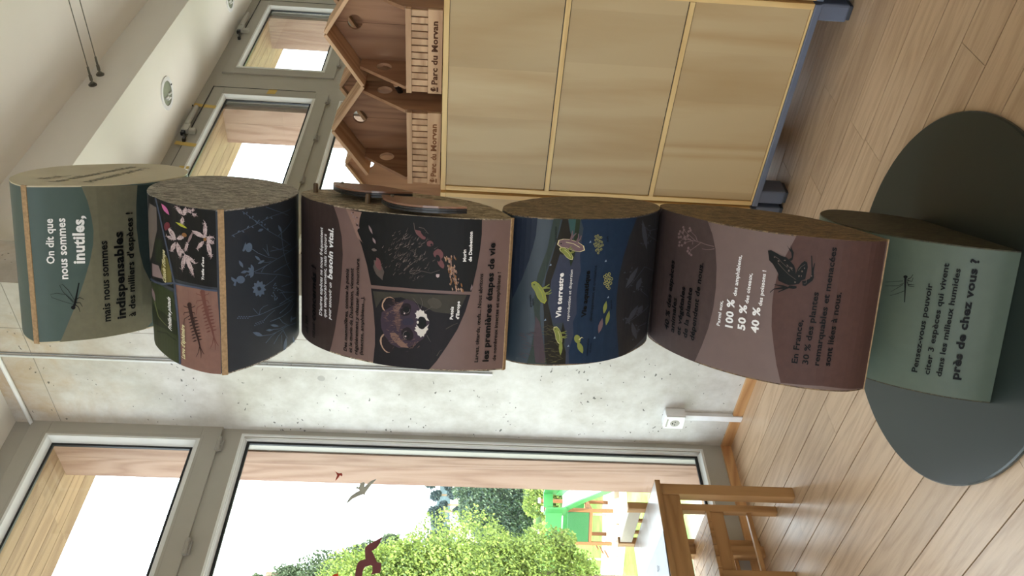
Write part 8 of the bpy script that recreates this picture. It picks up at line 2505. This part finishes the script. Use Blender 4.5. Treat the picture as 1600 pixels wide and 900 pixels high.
# ------------------------------------------------------------------ cabinets with the nest boxes on top
def cabinet(y0, y1, lab):
    e = empty('storage_cabinet', (2.66, (y0+y1)/2, 0)); tag(e, lab, 'cabinet', 'birch cabinets standing in a row')
    D = 0.62; h = (y1-y0)/2; t = 0.019
    def b_(n, x0, x1, a, c, z0, z1, m, bev=0.0012): return B(n, x0, x1, a, c, z0, z1, m, e, bev)
    b_('top_board', -0.002, D, -h, h, 1.338, 1.357, strip_y)
    for z in (0.941, 0.534): b_('shelf_rail', -0.002, D, -h+t, h-t, z, z+0.0175, strip_y)
    b_('bottom_rail', -0.001, D, -h+t, h-t, 0.139, 0.146, strip_y)
    for s in (-1, 1): b_('stile', -0.001, D, min(s*h, s*(h-t)), max(s*h, s*(h-t)), 0.139, 1.3375, strip_z)
    for z0, z1 in ((0.9615, 1.3365), (0.5545, 0.9385), (0.1475, 0.5315)):
        b_('panel', 0.004, 0.012, -h+t+0.0015, h-t-0.0015, z0, z1, birch, 0.0)
        B('shadow_gap', 0.006, 0.02, -h+t-0.001, h-t+0.001, z0-0.003, z1+0.003, gasket, e)
    # blue-grey plastic base with rounded feet
    b_('base_frame', -0.006, 0.03, -h, h, 0.116, 0.1385, bluegrey, 0.003)
    b_('base_frame', D-0.03, D, -h, h, 0.116, 0.1385, bluegrey, 0.003)
    for s in (-1, 1):
        b_('base_frame', 0.0305, D-0.0305, min(s*h, s*(h-0.03)), max(s*h, s*(h-0.03)), 0.116, 0.1385, bluegrey, 0.003)
        for x in (0.012, D-0.10):
            f = b_('foot', x, x+0.085, s*h-(0.062 if s > 0 else -0.002), s*h+(0.062 if s < 0 else -0.002), 0.012, 0.1155, bluegrey, 0.008)
            bm = bmesh.new(); box(bm, x+0.006, x+0.079, s*h-(0.056 if s > 0 else -0.006), s*h+(0.056 if s < 0 else -0.006), 0.0, 0.0125, 0.003); mesh_obj('foot_pad', bm, darkblue, f).location = -f.location
    return e
cabinet(1.013, 1.823, 'birch cabinet of three panels on a blue grey base under the nest boxes')
cabinet(1.835, 2.146, 'narrow strip of the next birch cabinet between the column and the concrete wall')
cabinet(0.192, 1.002, 'birch cabinet at the very edge of the picture beyond the nest boxes')

def nest_box(x, y, rz, lab, text=None, peg=False, balcony=True):
    e = empty('nest_box', (x, y, 1.3575), rz); tag(e, lab, 'nest box', 'wooden bird nest boxes on the cabinets')
    H = 0.152; zb = -0.0
    # back of two boards with half a hole each
    for s in (-1, 1):
        ev = 0.311
        arc = [(s*0.0275*math.sin(math.pi*i/12), 0.330+0.0275*math.cos(math.pi*i/12)) for i in range(13)]
        outl = [(s*0.0006, 0.410)]+[(p[0]+s*0.0006, p[1]) for p in arc]+[(s*0.0006, 0.0), (s*H, 0.0), (s*H, ev)]
        bm = bmesh.new(); plate(bm, outl, [], lambda u, v, t: (t, u, v), 0.212, 0.224); mesh_obj('back_board', bm, cedar, e)
    for s in (-1, 1):
        outl = [(0.02, 0.135), (0.02, 0.0), (0.211, 0.0), (0.211, 0.312), (0.152, 0.312), (0.0155, 0.135)]
        if not balcony: outl = [(0.06, 0.0), (0.211, 0.0), (0.211, 0.312), (0.12, 0.312), (0.06, 0.12)]
        bm = bmesh.new(); plate(bm, outl, [circ(0.157, 0.224, 0.0285)], lambda u, v, t: (u, t, v), s*H, s*(H-0.012)); mesh_obj('side_board', bm, cedar, e)
    for s in (-1, 1):
        sl = math.atan2(0.128, 0.196); L_ = 0.225 if balcony else 0.208
        bm = bmesh.new()
        box(bm, 0.094, 0.240, 0, L_, 0, 0.013, 0.001)
        o = mesh_obj('roof_board', bm, cedar_y, e)
        o.location = (0, 0, 0.4135); o.rotation_euler = (-sl, 0, 0) if s > 0 else (sl, 0, 0)
        if s < 0:
            for v in o.data.vertices: v.co.y = -v.co.y
            o.data.flip_normals()
    B('floor_board', 0.02, 0.211, -H+0.0125, H-0.0125, 0.108, 0.118, cedar, e)
    if balcony:
        B('name_board', -0.002, 0.010, -H-0.002, H+0.002, 0.004, 0.053, cedar_y, e)
        B('balcony_rail', -0.006, 0.012, -H-0.002, H+0.002, 0.110, 0.129, cedar_y, e)
        for k in range(12):
            yy = -H+0.003+k*0.0254
            B('baluster', 0.0, 0.008, yy, yy+0.0205, 0.054, 0.1095, cedar_y, e)
    if text:
        bm = bmesh.new()
        for s_, y0, y1, cap in text:
            vs, fs = text_mesh(s_, 2)
            out = [bm.verts.new((-0.0026, y0+(y1-y0)*u, 0.020+v*cap)) for u, v in vs]
            for f_ in fs:
                try: bm.faces.new([out[i] for i in f_])
                except ValueError: pass
        # small emblem left of the words
        for pts in ([(0.128, 0.016), (0.146, 0.016), (0.146, 0.022), (0.128, 0.022)], [(0.131, 0.026), (0.141, 0.024), (0.146, 0.034), (0.140, 0.044), (0.130, 0.042), (0.134, 0.036)], [(0.126, 0.030), (0.130, 0.028), (0.129, 0.040)]):
            bm.faces.new([bm.verts.new((-0.0026, p[0], p[1])) for p in pts])
        o = mesh_obj('lettering', bm, burn if balcony and text[0][1] > 0 and len(text) == 1 else burnfade, e)
    if peg:
        bm = bmesh.new(); tube(bm, (0.150, -H-0.001, 0.165), (0.10, -H-0.055, 0.175), 0.011, 14); p = mesh_obj('perch_peg', bm, blackm, e)
        bm = bmesh.new(); tube(bm, (0.100, -H-0.055, 0.175), (0.098, -H-0.058, 0.1755), 0.0105, 14); mesh_obj('peg_end', bm, cedar_y, p)
    return e
nest_box(2.70, 1.285, 0, 'nest box with a slatted balcony and dark burnt lettering, right one in front', [('Parc du Morvan', 0.118, -0.115, 0.021)])
nest_box(2.70, 1.672, 0, 'nest box with slatted balcony and faded lettering, left one in front', [('Parc', 0.118, 0.060, 0.021), ('du', 0.045, 0.018, 0.021), ('Morvan', 0.005, -0.110, 0.021)], peg=True)
for y, lab in ((1.25, 'nest box in the back row behind the right front box, seen from behind'), (1.612, 'nest box in the back row between the two front boxes, seen from behind'), (1.972, 'nest box in the back row, leftmost, partly hidden by the column')):
    nest_box(3.27, y, math.pi, lab, balcony=False)

# ------------------------------------------------------------------ nursery table and chair at the window
t = empty('play_table', (1.44, 2.73, 0)); tag(t, 'low pale topped wooden children\'s table in front of the window', 'table')
def tb(n, x0, x1, y0, y1, z0, z1, m, bev=0.0015): l = t.location; return B(n, x0-l[0], x1-l[0], y0-l[1], y1-l[1], z0, z1, m, t, bev)
tb('table_top', 1.02, 1.832, 2.497, 2.945, 0.502, 0.519, pale_top)
tb('top_edge', 1.02, 1.833, 2.4935, 2.4968, 0.500, 0.519, pine_x, 0); tb('top_edge', 1.8325, 1.8355, 2.494, 2.945, 0.500, 0.519, pine_x, 0)
for x in (1.03, 1.783):
    for y in (2.503, 2.900): tb('leg', x, x+0.044, y, y+0.040, 0.0, 0.5015, pine_z, 0.002)
tb('apron', 1.0745, 1.7825, 2.509, 2.524, 0.432, 0.5015, pine_x); tb('apron', 1.0745, 1.7825, 2.915, 2.930, 0.432, 0.5015, pine_x)
tb('apron', 1.800, 1.815, 2.5435, 2.8995, 0.432, 0.5015, pine_x); tb('apron', 1.036, 1.051, 2.5435, 2.8995, 0.432, 0.5015, pine_x)
# sheet of drawing paper on the table
bm = bmesh.new(); n = 14
for i in range(n+1):
    for j in range(n+1):
        u = i/n; v = j/n; zc = 0.5195+0.010*max(0, (0.25-v))*4*(0.35+u*0.65)*0.25+0.001
        bm.verts.new((1.10+0.52*u+0.03*v, 2.535+0.36*v-0.05*u, zc))
bm.verts.ensure_lookup_table()
for i in range(n):
    for j in range(n): bm.faces.new([bm.verts[k] for k in (i*(n+1)+j, (i+1)*(n+1)+j, (i+1)*(n+1)+j+1, i*(n+1)+j+1)])
g = bmesh.ops.extrude_face_region(bm, geom=bm.faces[:]); bmesh.ops.translate(bm, verts=[v for v in g['geom'] if isinstance(v, bmesh.types.BMVert)], vec=(0, 0, -0.0006))
sheet = mesh_obj('drawing_sheet', bm, plain('drawing_paper', (176, 180, 188), 0.5, 0.3)); tag(sheet, 'pale sheet with a blue line drawing lying on the low table', 'paper')
bm = bmesh.new(); random.seed(3)
for k in range(26):
    cx = random.uniform(1.22, 1.60); cy = random.uniform(2.60, 2.84); r = random.uniform(0.008, 0.03); z = 0.5232
    pts = [(cx+r*math.cos(a*0.55)*(1+0.35*math.sin(a*2.1+k)), cy+r*math.sin(a*0.55)*(1+0.3*math.cos(a*1.7+k))) for a in range(10)]
    for a, c in zip(pts[:-1], pts[1:]): tube(bm, (a[0], a[1], z), (c[0], c[1], z), 0.0007, 4)
mesh_obj('line_drawing', bm, plain('blue_ink', (60, 72, 96), 0.7), sheet)

c = empty('small_chair', (1.70, 2.82, 0)); tag(c, 'small wooden slatted chair pushed in at the end of the low table', 'chair')
def cb(n, x0, x1, y0, y1, z0, z1, m, par=None, bev=0.0015): l = c.location; return B(n, x0-l[0], x1-l[0], y0-l[1], y1-l[1], z0, z1, m, par or c, bev)
for y in (2.684, 2.925):
    cb('leg', 1.838, 1.868, y, y+0.028, 0.0, 0.585, pine_z, bev=0.002)
    cb('leg', 1.56, 1.59, y, y+0.028, 0.0, 0.2695, pine_z, bev=0.002)
    cb('apron', 1.5905, 1.8375, y+0.006, y+0.020, 0.215, 0.2695, pine_x); cb('stretcher', 1.5905, 1.8375, y+0.006, y+0.022, 0.105, 0.122, pine_x)
for k in range(6): cb('seat_slat', 1.548+k*0.0482, 1.548+k*0.0482+0.0462, 2.680, 2.956, 0.270, 0.285, pine_z)
cb('back_rail', 1.842, 1.858, 2.7125, 2.9245, 0.530, 0.578, plain('worn_pale_pine', (190, 180, 164), 0.5)); cb('back_rail', 1.842, 1.858, 2.7125, 2.9245, 0.36, 0.385, pine_x)
for y in (2.775, 2.855): cb('spindle', 1.844, 1.856, y, y+0.014, 0.3855, 0.5295, pine_z)

# ------------------------------------------------------------------ outdoors
GZ = -3.3
def terr(x, y):
    d = math.hypot(x, y)
    z = GZ
    if d > 55: z += min(1, (d-55)/60)*2.1
    if d > 110: z += (d-110)*0.021
    return z
bm = bmesh.new(); NX, NA = 70, 40
vs = []
for i in range(NX):
    d = 3.8*(420/3.8)**(i/(NX-1))
    for j in range(NA):
        a = math.radians(8+(j/(NA-1))*125)
        vs.append(bm.verts.new((d*math.cos(a), max(3.9, d*math.sin(a)), terr(d*math.cos(a), d*math.sin(a))+(noise.noise(Vector((d*math.cos(a)*.2, d*math.sin(a)*.2, 0)))*0.06))))
for i in range(NX-1):
    for j in range(NA-1): bm.faces.new((vs[i*NA+j], vs[(i+1)*NA+j], vs[(i+1)*NA+j+1], vs[i*NA+j+1]))
t = NT('sunlit_grass', 0.9, 0.1); v = t.coords()
f = t.noise(v, 0.35, 4, 0.6, 0.5); g2 = t.noise(v, 3.0, 4, 0.7)
col = t.ramp(t.math('ADD', t.math('MULTIPLY', f, 0.7), t.math('MULTIPLY', g2, 0.3)), [(0.38, rgb((66, 104, 34))), (0.52, rgb((92, 124, 52))), (0.62, rgb((122, 140, 82)))])
near = t.n('ShaderNodeVectorMath'); near.operation = 'LENGTH'; t.l(v, near.inputs[0])
nm = t.n('ShaderNodeMapRange'); t.l(near.outputs['Value'], nm.inputs['Value']); nm.inputs['From Min'].default_value = 15.5; nm.inputs['From Max'].default_value = 17.0
col = t.mix(nm.outputs[0], rgb((204, 200, 192)), col)   # unseen pale ground by the building, added to bounce neutral light indoors
# pale stubble fields on the far slope
sx = t.n('ShaderNodeVectorMath'); sx.operation = 'LENGTH'; t.l(v, sx.inputs[0])
fm = t.n('ShaderNodeMapRange'); t.l(sx.outputs['Value'], fm.inputs['Value']); fm.inputs['From Min'].default_value = 60; fm.inputs['From Max'].default_value = 90
t.color(t.mix(fm.outputs[0], col, rgb((214, 206, 176))))
ground = mesh_obj('ground', bm, t.m, smooth=True); ground['kind'] = 'structure'; ground['label'] = 'sloping grass and pale fields outside the window'
bm = bmesh.new(); pts = []
for i in range(40):
    a = 2*math.pi*i/40; r = 1+0.12*math.sin(3*a)+0.08*math.cos(5*a)
    q = Vector((13.45, 20.6))+Vector((0.655, -0.755))*(3.6*r*math.cos(a))+Vector((0.755, 0.655))*(1.5*r*math.sin(a)-0.3); pts.append((q.x, q.y))
plate(bm, pts, [], lambda u, v, t_: (u, v, t_), GZ-0.05, GZ+0.10)
sand = mesh_obj('sand_pit', bm, plain('pale_sand', (226, 216, 196), 0.95, 0.1, scale=3)); sand['kind'] = 'structure'; sand['label'] = 'pale sand around the slide'
bm = bmesh.new(); pts = []
for i in range(15):
    q = Vector((13.05, 19.0))+Vector((0.655, -0.755))*(i-7)*0.42+Vector((0.755, 0.655))*(0.22*math.sin(i*0.9)); pts.append(q)
for a, b2 in zip(pts[:-1], pts[1:]): tube(bm, (a.x, a.y, GZ+0.12), (b2.x, b2.y, GZ+0.12), 0.10, 7)
tag(mesh_obj('timber_edging', bm, plain('weathered_timber', (150, 132, 112), 0.9)), 'weathered timber edging along the sand of the playground', 'edging')

# trees: clouds of small leaves round their boughs
def leafmat(name, c1, c2, k=1.0):
    t = NT(name, 0.6, 0.3)
    f = t.noise(t.coords(), 2.6, 3, 0.7); f2 = t.n('ShaderNodeNewGeometry')
    fac = t.math('ADD', t.math('MULTIPLY', f, 0.6), t.math('MULTIPLY', f2.outputs['Random Per Island'], 0.4))
    t.color(t.ramp(fac, [(0.3, rgb(c2, k)), (0.7, rgb(c1, k))]))
    t.b.inputs['Transmission Weight'].default_value = 0.0
    # light shining through the leaves
    tl = t.n('ShaderNodeBsdfTranslucent'); tl.inputs['Color'].default_value = rgb(c1, k)
    mx = t.n('ShaderNodeMixShader'); mx.inputs[0].default_value = 0.35
    out = t.t.nodes['Material Output']
    t.l(t.b.outputs[0], mx.inputs[1]); t.l(tl.outputs[0], mx.inputs[2]); t.l(mx.outputs[0], out.inputs['Surface'])
    return t.m
def tree(name, blobs, size, count, mat, label, group=None, trunk=None, trunk_r=0.12, cat='tree', seed=1, kind_thing=True):
    random.seed(seed)
    tot = sum(r**2 for p, r in blobs)
    cx = sum(p[0]*r for p, r in blobs)/sum(r for p, r in blobs); cy = sum(p[1]*r for p, r in blobs)/sum(r for p, r in blobs)
    gz = terr(cx, cy)
    e = empty(name, (cx, cy, gz)); tag(e, label, cat, group)
    V = []; F = []
    for p, r in blobs:
        for _ in range(int(count*r*r/tot)):
            while True:
                q = Vector((random.uniform(-1, 1), random.uniform(-1, 1), random.uniform(-1, 1)))
                if 0.05 < q.length <= 1: break
            rr = 0.55+0.5*random.random(); q = q.normalized()*rr
            lump = 1+0.28*noise.noise(q*2.3+Vector(p))
            c0 = Vector(p)+q*r*lump-Vector((cx, cy, gz))
            a = Vector((random.uniform(-1, 1), random.uniform(-1, 1), random.uniform(-.5, 1))).normalized()
            u = a.orthogonal().normalized(); w_ = a.cross(u); s = size*random.uniform(.6, 1.3)
            k = len(V); V += [c0-u*s, c0+w_*s*0.5, c0+u*s, c0-w_*s*0.5]; F.append((k, k+1, k+2, k+3))
    me = bpy.data.meshes.new('foliage'); me.from_pydata(V, [], F); me.materials.append(mat)
    o = bpy.data.objects.new('foliage', me); C.objects.link(o); o.parent = e; o['kind'] = 'stuff'
    if trunk is None: trunk = [(0, 0, 0), (0.05, 0, max(p[2] for p, r in blobs)-gz-blobs[0][1]*0.2)]
    bm = bmesh.new()
    for i, (a, b2) in enumerate(zip(trunk[:-1], trunk[1:])): tube(bm, a, b2, trunk_r*(1-0.3*i), 8, trunk_r*(0.7-0.25*i))
    top = Vector(trunk[-1])*0.75
    for p, r in blobs[:7]: tube(bm, top, Vector(p)-Vector((cx, cy, gz)), trunk_r*0.4, 6, trunk_r*0.12)
    mesh_obj('trunk', bm, plain('bark_grey', (120, 104, 86), 0.9), e)
    return e
L1 = leafmat('bright_leaf', (142, 160, 76), (44, 66, 36), 1.0)
L2 = leafmat('grey_green_leaf', (104, 120, 88), (60, 76, 54), 0.75)
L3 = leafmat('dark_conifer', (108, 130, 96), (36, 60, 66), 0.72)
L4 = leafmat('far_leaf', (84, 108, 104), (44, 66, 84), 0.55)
tree('broadleaf_tree', [(p, r*0.80) for p, r in [((6.59, 12.35, 1.08), 1.7), ((6.82, 12.23, 2.3), 0.85), ((7.13, 12.05, 1.82), 0.55), ((6.94, 12.16, 0.89), 0.7), ((7.18, 12.02, 0.29), 0.5), ((7.23, 11.99, -0.23), 0.62), ((7.06, 12.09, -0.75), 0.45), ((6.68, 12.3, 2.68), 0.9), ((7.14, 12.04, 1.39), 0.42), ((7.29, 11.95, 0.58), 0.3), ((7.42, 11.87, -0.54), 0.3)]], 0.030, 70000, L1, 'bright yellow green broadleaf tree close outside the window', seed=2)
tree('broadleaf_tree', [(p, r*0.85) for p, r in [((16.59, 30.82, 5.82), 2.0), ((17.75, 30.17, 4.69), 0.95), ((16.96, 30.61, 7.59), 0.9), ((18.39, 29.78, 3.73), 0.5), ((16.94, 30.63, 8.82), 0.5), ((17.78, 30.14, 2.92), 0.8)]], 0.075, 40000, L2, 'taller greyish green tree behind the bright one, against the sky', seed=3, trunk_r=0.25)
tree('dark_tree', [((25.78, 36.88, -0.92), 1.7), ((25.09, 37.36, 0.06), 1.0), ((26.6, 36.3, -1.73), 1.9), ((26.01, 36.72, 0.44), 0.9), ((24.86, 37.51, -1.79), 1.1), ((24.43, 37.79, -0.47), 0.8)], 0.085, 50000, L3, 'large dark bluish green tree right of the bright one', seed=4, trunk_r=0.3)
tree('shrub', [((20.89, 29.32, -2.51), 0.8), ((20.34, 29.7, -2.11), 0.5), ((21.39, 28.96, -2.82), 1.0), ((20.14, 29.84, -2.74), 0.45)], 0.06, 12000, L1, 'pale green shrub behind the playground slide', seed=5, cat='shrub', trunk_r=0.06)
FAR = [((91.39, 131.33, 4.88), 1.6), ((94.25, 129.3, 4.1), 2), ((87.6, 133.89, 4.28), 2.0), ((90.0, 132.29, 3.36), 1.2), ((84.27, 136.01, 3.84), 2), ((91.75, 131.08, 1.68), 1.6), ((89.11, 132.89, 0.7), 1.5), ((86.71, 134.47, 1.52), 1.8), ((92.87, 130.29, 2.58), 1.2), ((94.78, 128.91, 1.74), 2), ((89.0, 132.96, 5.2), 1.6), ((93.26, 130.01, 5.83), 1.8), ((86.0, 134.92, 3.36), 1.5), ((84.34, 135.97, 0.68), 2.0), ((85.2, 135.43, 4.96), 1.7)]
FL_ = ['rounded', 'pointed', 'broad', 'small', 'tall', 'low', 'dense', 'loose', 'bushy', 'spreading']
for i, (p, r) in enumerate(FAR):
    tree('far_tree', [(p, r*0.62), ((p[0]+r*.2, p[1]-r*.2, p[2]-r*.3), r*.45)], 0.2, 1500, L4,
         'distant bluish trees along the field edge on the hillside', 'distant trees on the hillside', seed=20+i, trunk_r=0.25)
# wooded ridge on the skyline
bm = bmesh.new(); random.seed(8); rows = []
for j in range(60):
    a = math.radians(50+j*0.5); d = 300
    h = 8.6+2.0*noise.noise(Vector((j*0.16, 0, 0)))*2+0.7*noise.noise(Vector((j*0.9, 3, 0)))
    rows.append([bm.verts.new(((d+q)*math.cos(a), (d+q)*math.sin(a), z)) for q, z in ((-14, -2), (-7, h*0.55), (0, h), (14, h-2), (30, -2))])
for a, b2 in zip(rows[:-1], rows[1:]):
    for i in range(4): bm.faces.new((a[i], a[i+1], b2[i+1], b2[i]))
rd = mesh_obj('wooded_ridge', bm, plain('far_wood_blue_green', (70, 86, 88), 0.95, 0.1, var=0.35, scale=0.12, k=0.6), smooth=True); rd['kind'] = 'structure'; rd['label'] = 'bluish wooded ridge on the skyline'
# farmhouse
h = empty('farmhouse', (64.6, 101.1, terr(64.6, 101.1)), math.radians(-20)); tag(h, 'distant farmhouse with a pale blue grey roof among the trees', 'house')
B('wall', -2.2, 2.2, -1.4, 1.4, 0, 1.5, plain('cream_render', (220, 212, 196), 0.9), h)
bm = bmesh.new(); plate(bm, [(-1.6, 1.45), (0, 2.7), (1.6, 1.45)], [], lambda u, v, t_: (t_, u, v), -2.4, 2.4); mesh_obj('roof', bm, plain('slate_roof', (112, 122, 150), 0.6), h)
bm = bmesh.new(); box(bm, 1.0, 1.35, -0.2, 0.2, 2.3, 3.1); mesh_obj('chimney', bm, MATS['cream_render'], h)
for xx in (-1.4, 0.0, 1.3): B('window', xx-0.25, xx+0.25, -1.43, -1.40, 0.6, 1.2, gasket, h)

# playground tower with slide
green_pl = plain('green_playground_plastic', (52, 124, 62), 0.45, 0.4, k=0.8); green_d = plain('dark_green_panel', (36, 96, 50), 0.5, 0.4, k=0.7); slide_m = plain('pale_slide_bed', (214, 226, 222), 0.35, 0.5)
post_m = plain('playground_post', (140, 92, 54), 0.8, k=0.7)
pt = empty('playground_slide', (13.43, 20.36, GZ), math.atan2(-0.755, 0.655)); tag(pt, 'green playground tower with a slide on tall wooden posts', 'playground slide')
for x, y in ((0.46, -0.42), (-0.46, -0.42), (0.46, 0.5), (-0.46, 0.5)):
    B('post', x-0.045, x+0.045, y-0.045, y+0.045, 0.0, 2.06, post_m, pt)
    B('post_cap', x-0.06, x+0.06, y-0.06, y+0.06, 2.061, 2.13, white_pl, pt)
B('platform', -0.5, 0.5, -0.46, 0.54, 0.68, 0.76, post_m, pt)
for z in (0.78, 1.10): pass
B('side_panel', -0.41, 0.41, -0.47, -0.44, 0.78, 1.38, green_d, pt); B('side_panel', -0.49, -0.46, -0.37, 0.45, 0.78, 1.38, green_d, pt); B('side_panel', -0.41, 0.41, 0.52, 0.55, 0.78, 1.38, green_pl, pt)
B('roof_panel', -0.41, 0.41, -0.50, -0.46, 1.55, 2.0, green_pl, pt)
sl = empty('chute', (0.56, -0.20, 0), math.radians(-56), parent=pt)
for s_y in (-0.30, 0.30): B('hood_panel', -0.05, 0.50, s_y-0.02, s_y+0.02, 1.45, 2.04, green_pl, sl)
B('hood_panel', -0.05, 0.02, -0.279, 0.279, 1.78, 2.04, green_pl, sl)
bm = bmesh.new(); prof_ = [(0.0, 1.50), (0.35, 1.42), (1.0, 1.05), (1.7, 0.55), (2.3, 0.25), (2.7, 0.2)]
for (a, z0), (b2, z1) in zip(prof_[:-1], prof_[1:]):
    q = [bm.verts.new(v) for v in ((a, -0.24, z0), (b2, -0.24, z1), (b2, 0.24, z1), (a, 0.24, z0), (a, -0.24, z0-0.03), (b2, -0.24, z1-0.03), (b2, 0.24, z1-0.03), (a, 0.24, z0-0.03))]
    for f_ in ((0, 1, 2, 3), (7, 6, 5, 4), (0, 4, 5, 1), (3, 2, 6, 7)): bm.faces.new([q[i] for i in f_])
mesh_obj('slide_bed', bm, slide_m, sl)
for s in (-0.26, 0.26):
    bm = bmesh.new()
    for (a, z0), (b2, z1) in zip(prof_[:-1], prof_[1:]):
        q = [bm.verts.new(v) for v in ((a, s-0.02, z0-0.06), (b2, s-0.02, z1-0.06), (b2, s+0.02, z1-0.06), (a, s+0.02, z0-0.06), (a, s-0.02, z0+0.18), (b2, s-0.02, z1+0.18), (b2, s+0.02, z1+0.18), (a, s+0.02, z0+0.18))]
        for f_ in ((0, 1, 2, 3), (7, 6, 5, 4), (0, 4, 5, 1), (3, 2, 6, 7), (0, 3, 7, 4), (1, 5, 6, 2)): bm.faces.new([q[i] for i in f_])
    mesh_obj('slide_side', bm, green_pl, sl)
for k in range(4): B('ladder_rung', -0.9+k*0.11, -0.86+k*0.11, -0.3, 0.3, 0.14+k*0.15, 0.18+k*0.15, post_m, pt)
# rail fence behind the tree
fn = empty('rail_fence', (12.9, 20.2, GZ), math.atan2(-0.755, 0.655)); tag(fn, 'pale rail fence behind the bright tree', 'fence')
for z in (1.38, 1.08): tubeo('rail', (-2.4, 1.1, z), (1.7, 1.1, z), 0.025, greybody, fn, 8)
for k in range(4): tubeo('post', (-2.3+k*1.3, 1.1, 0), (-2.3+k*1.3, 1.1, 1.45), 0.03, greybody, fn, 8)
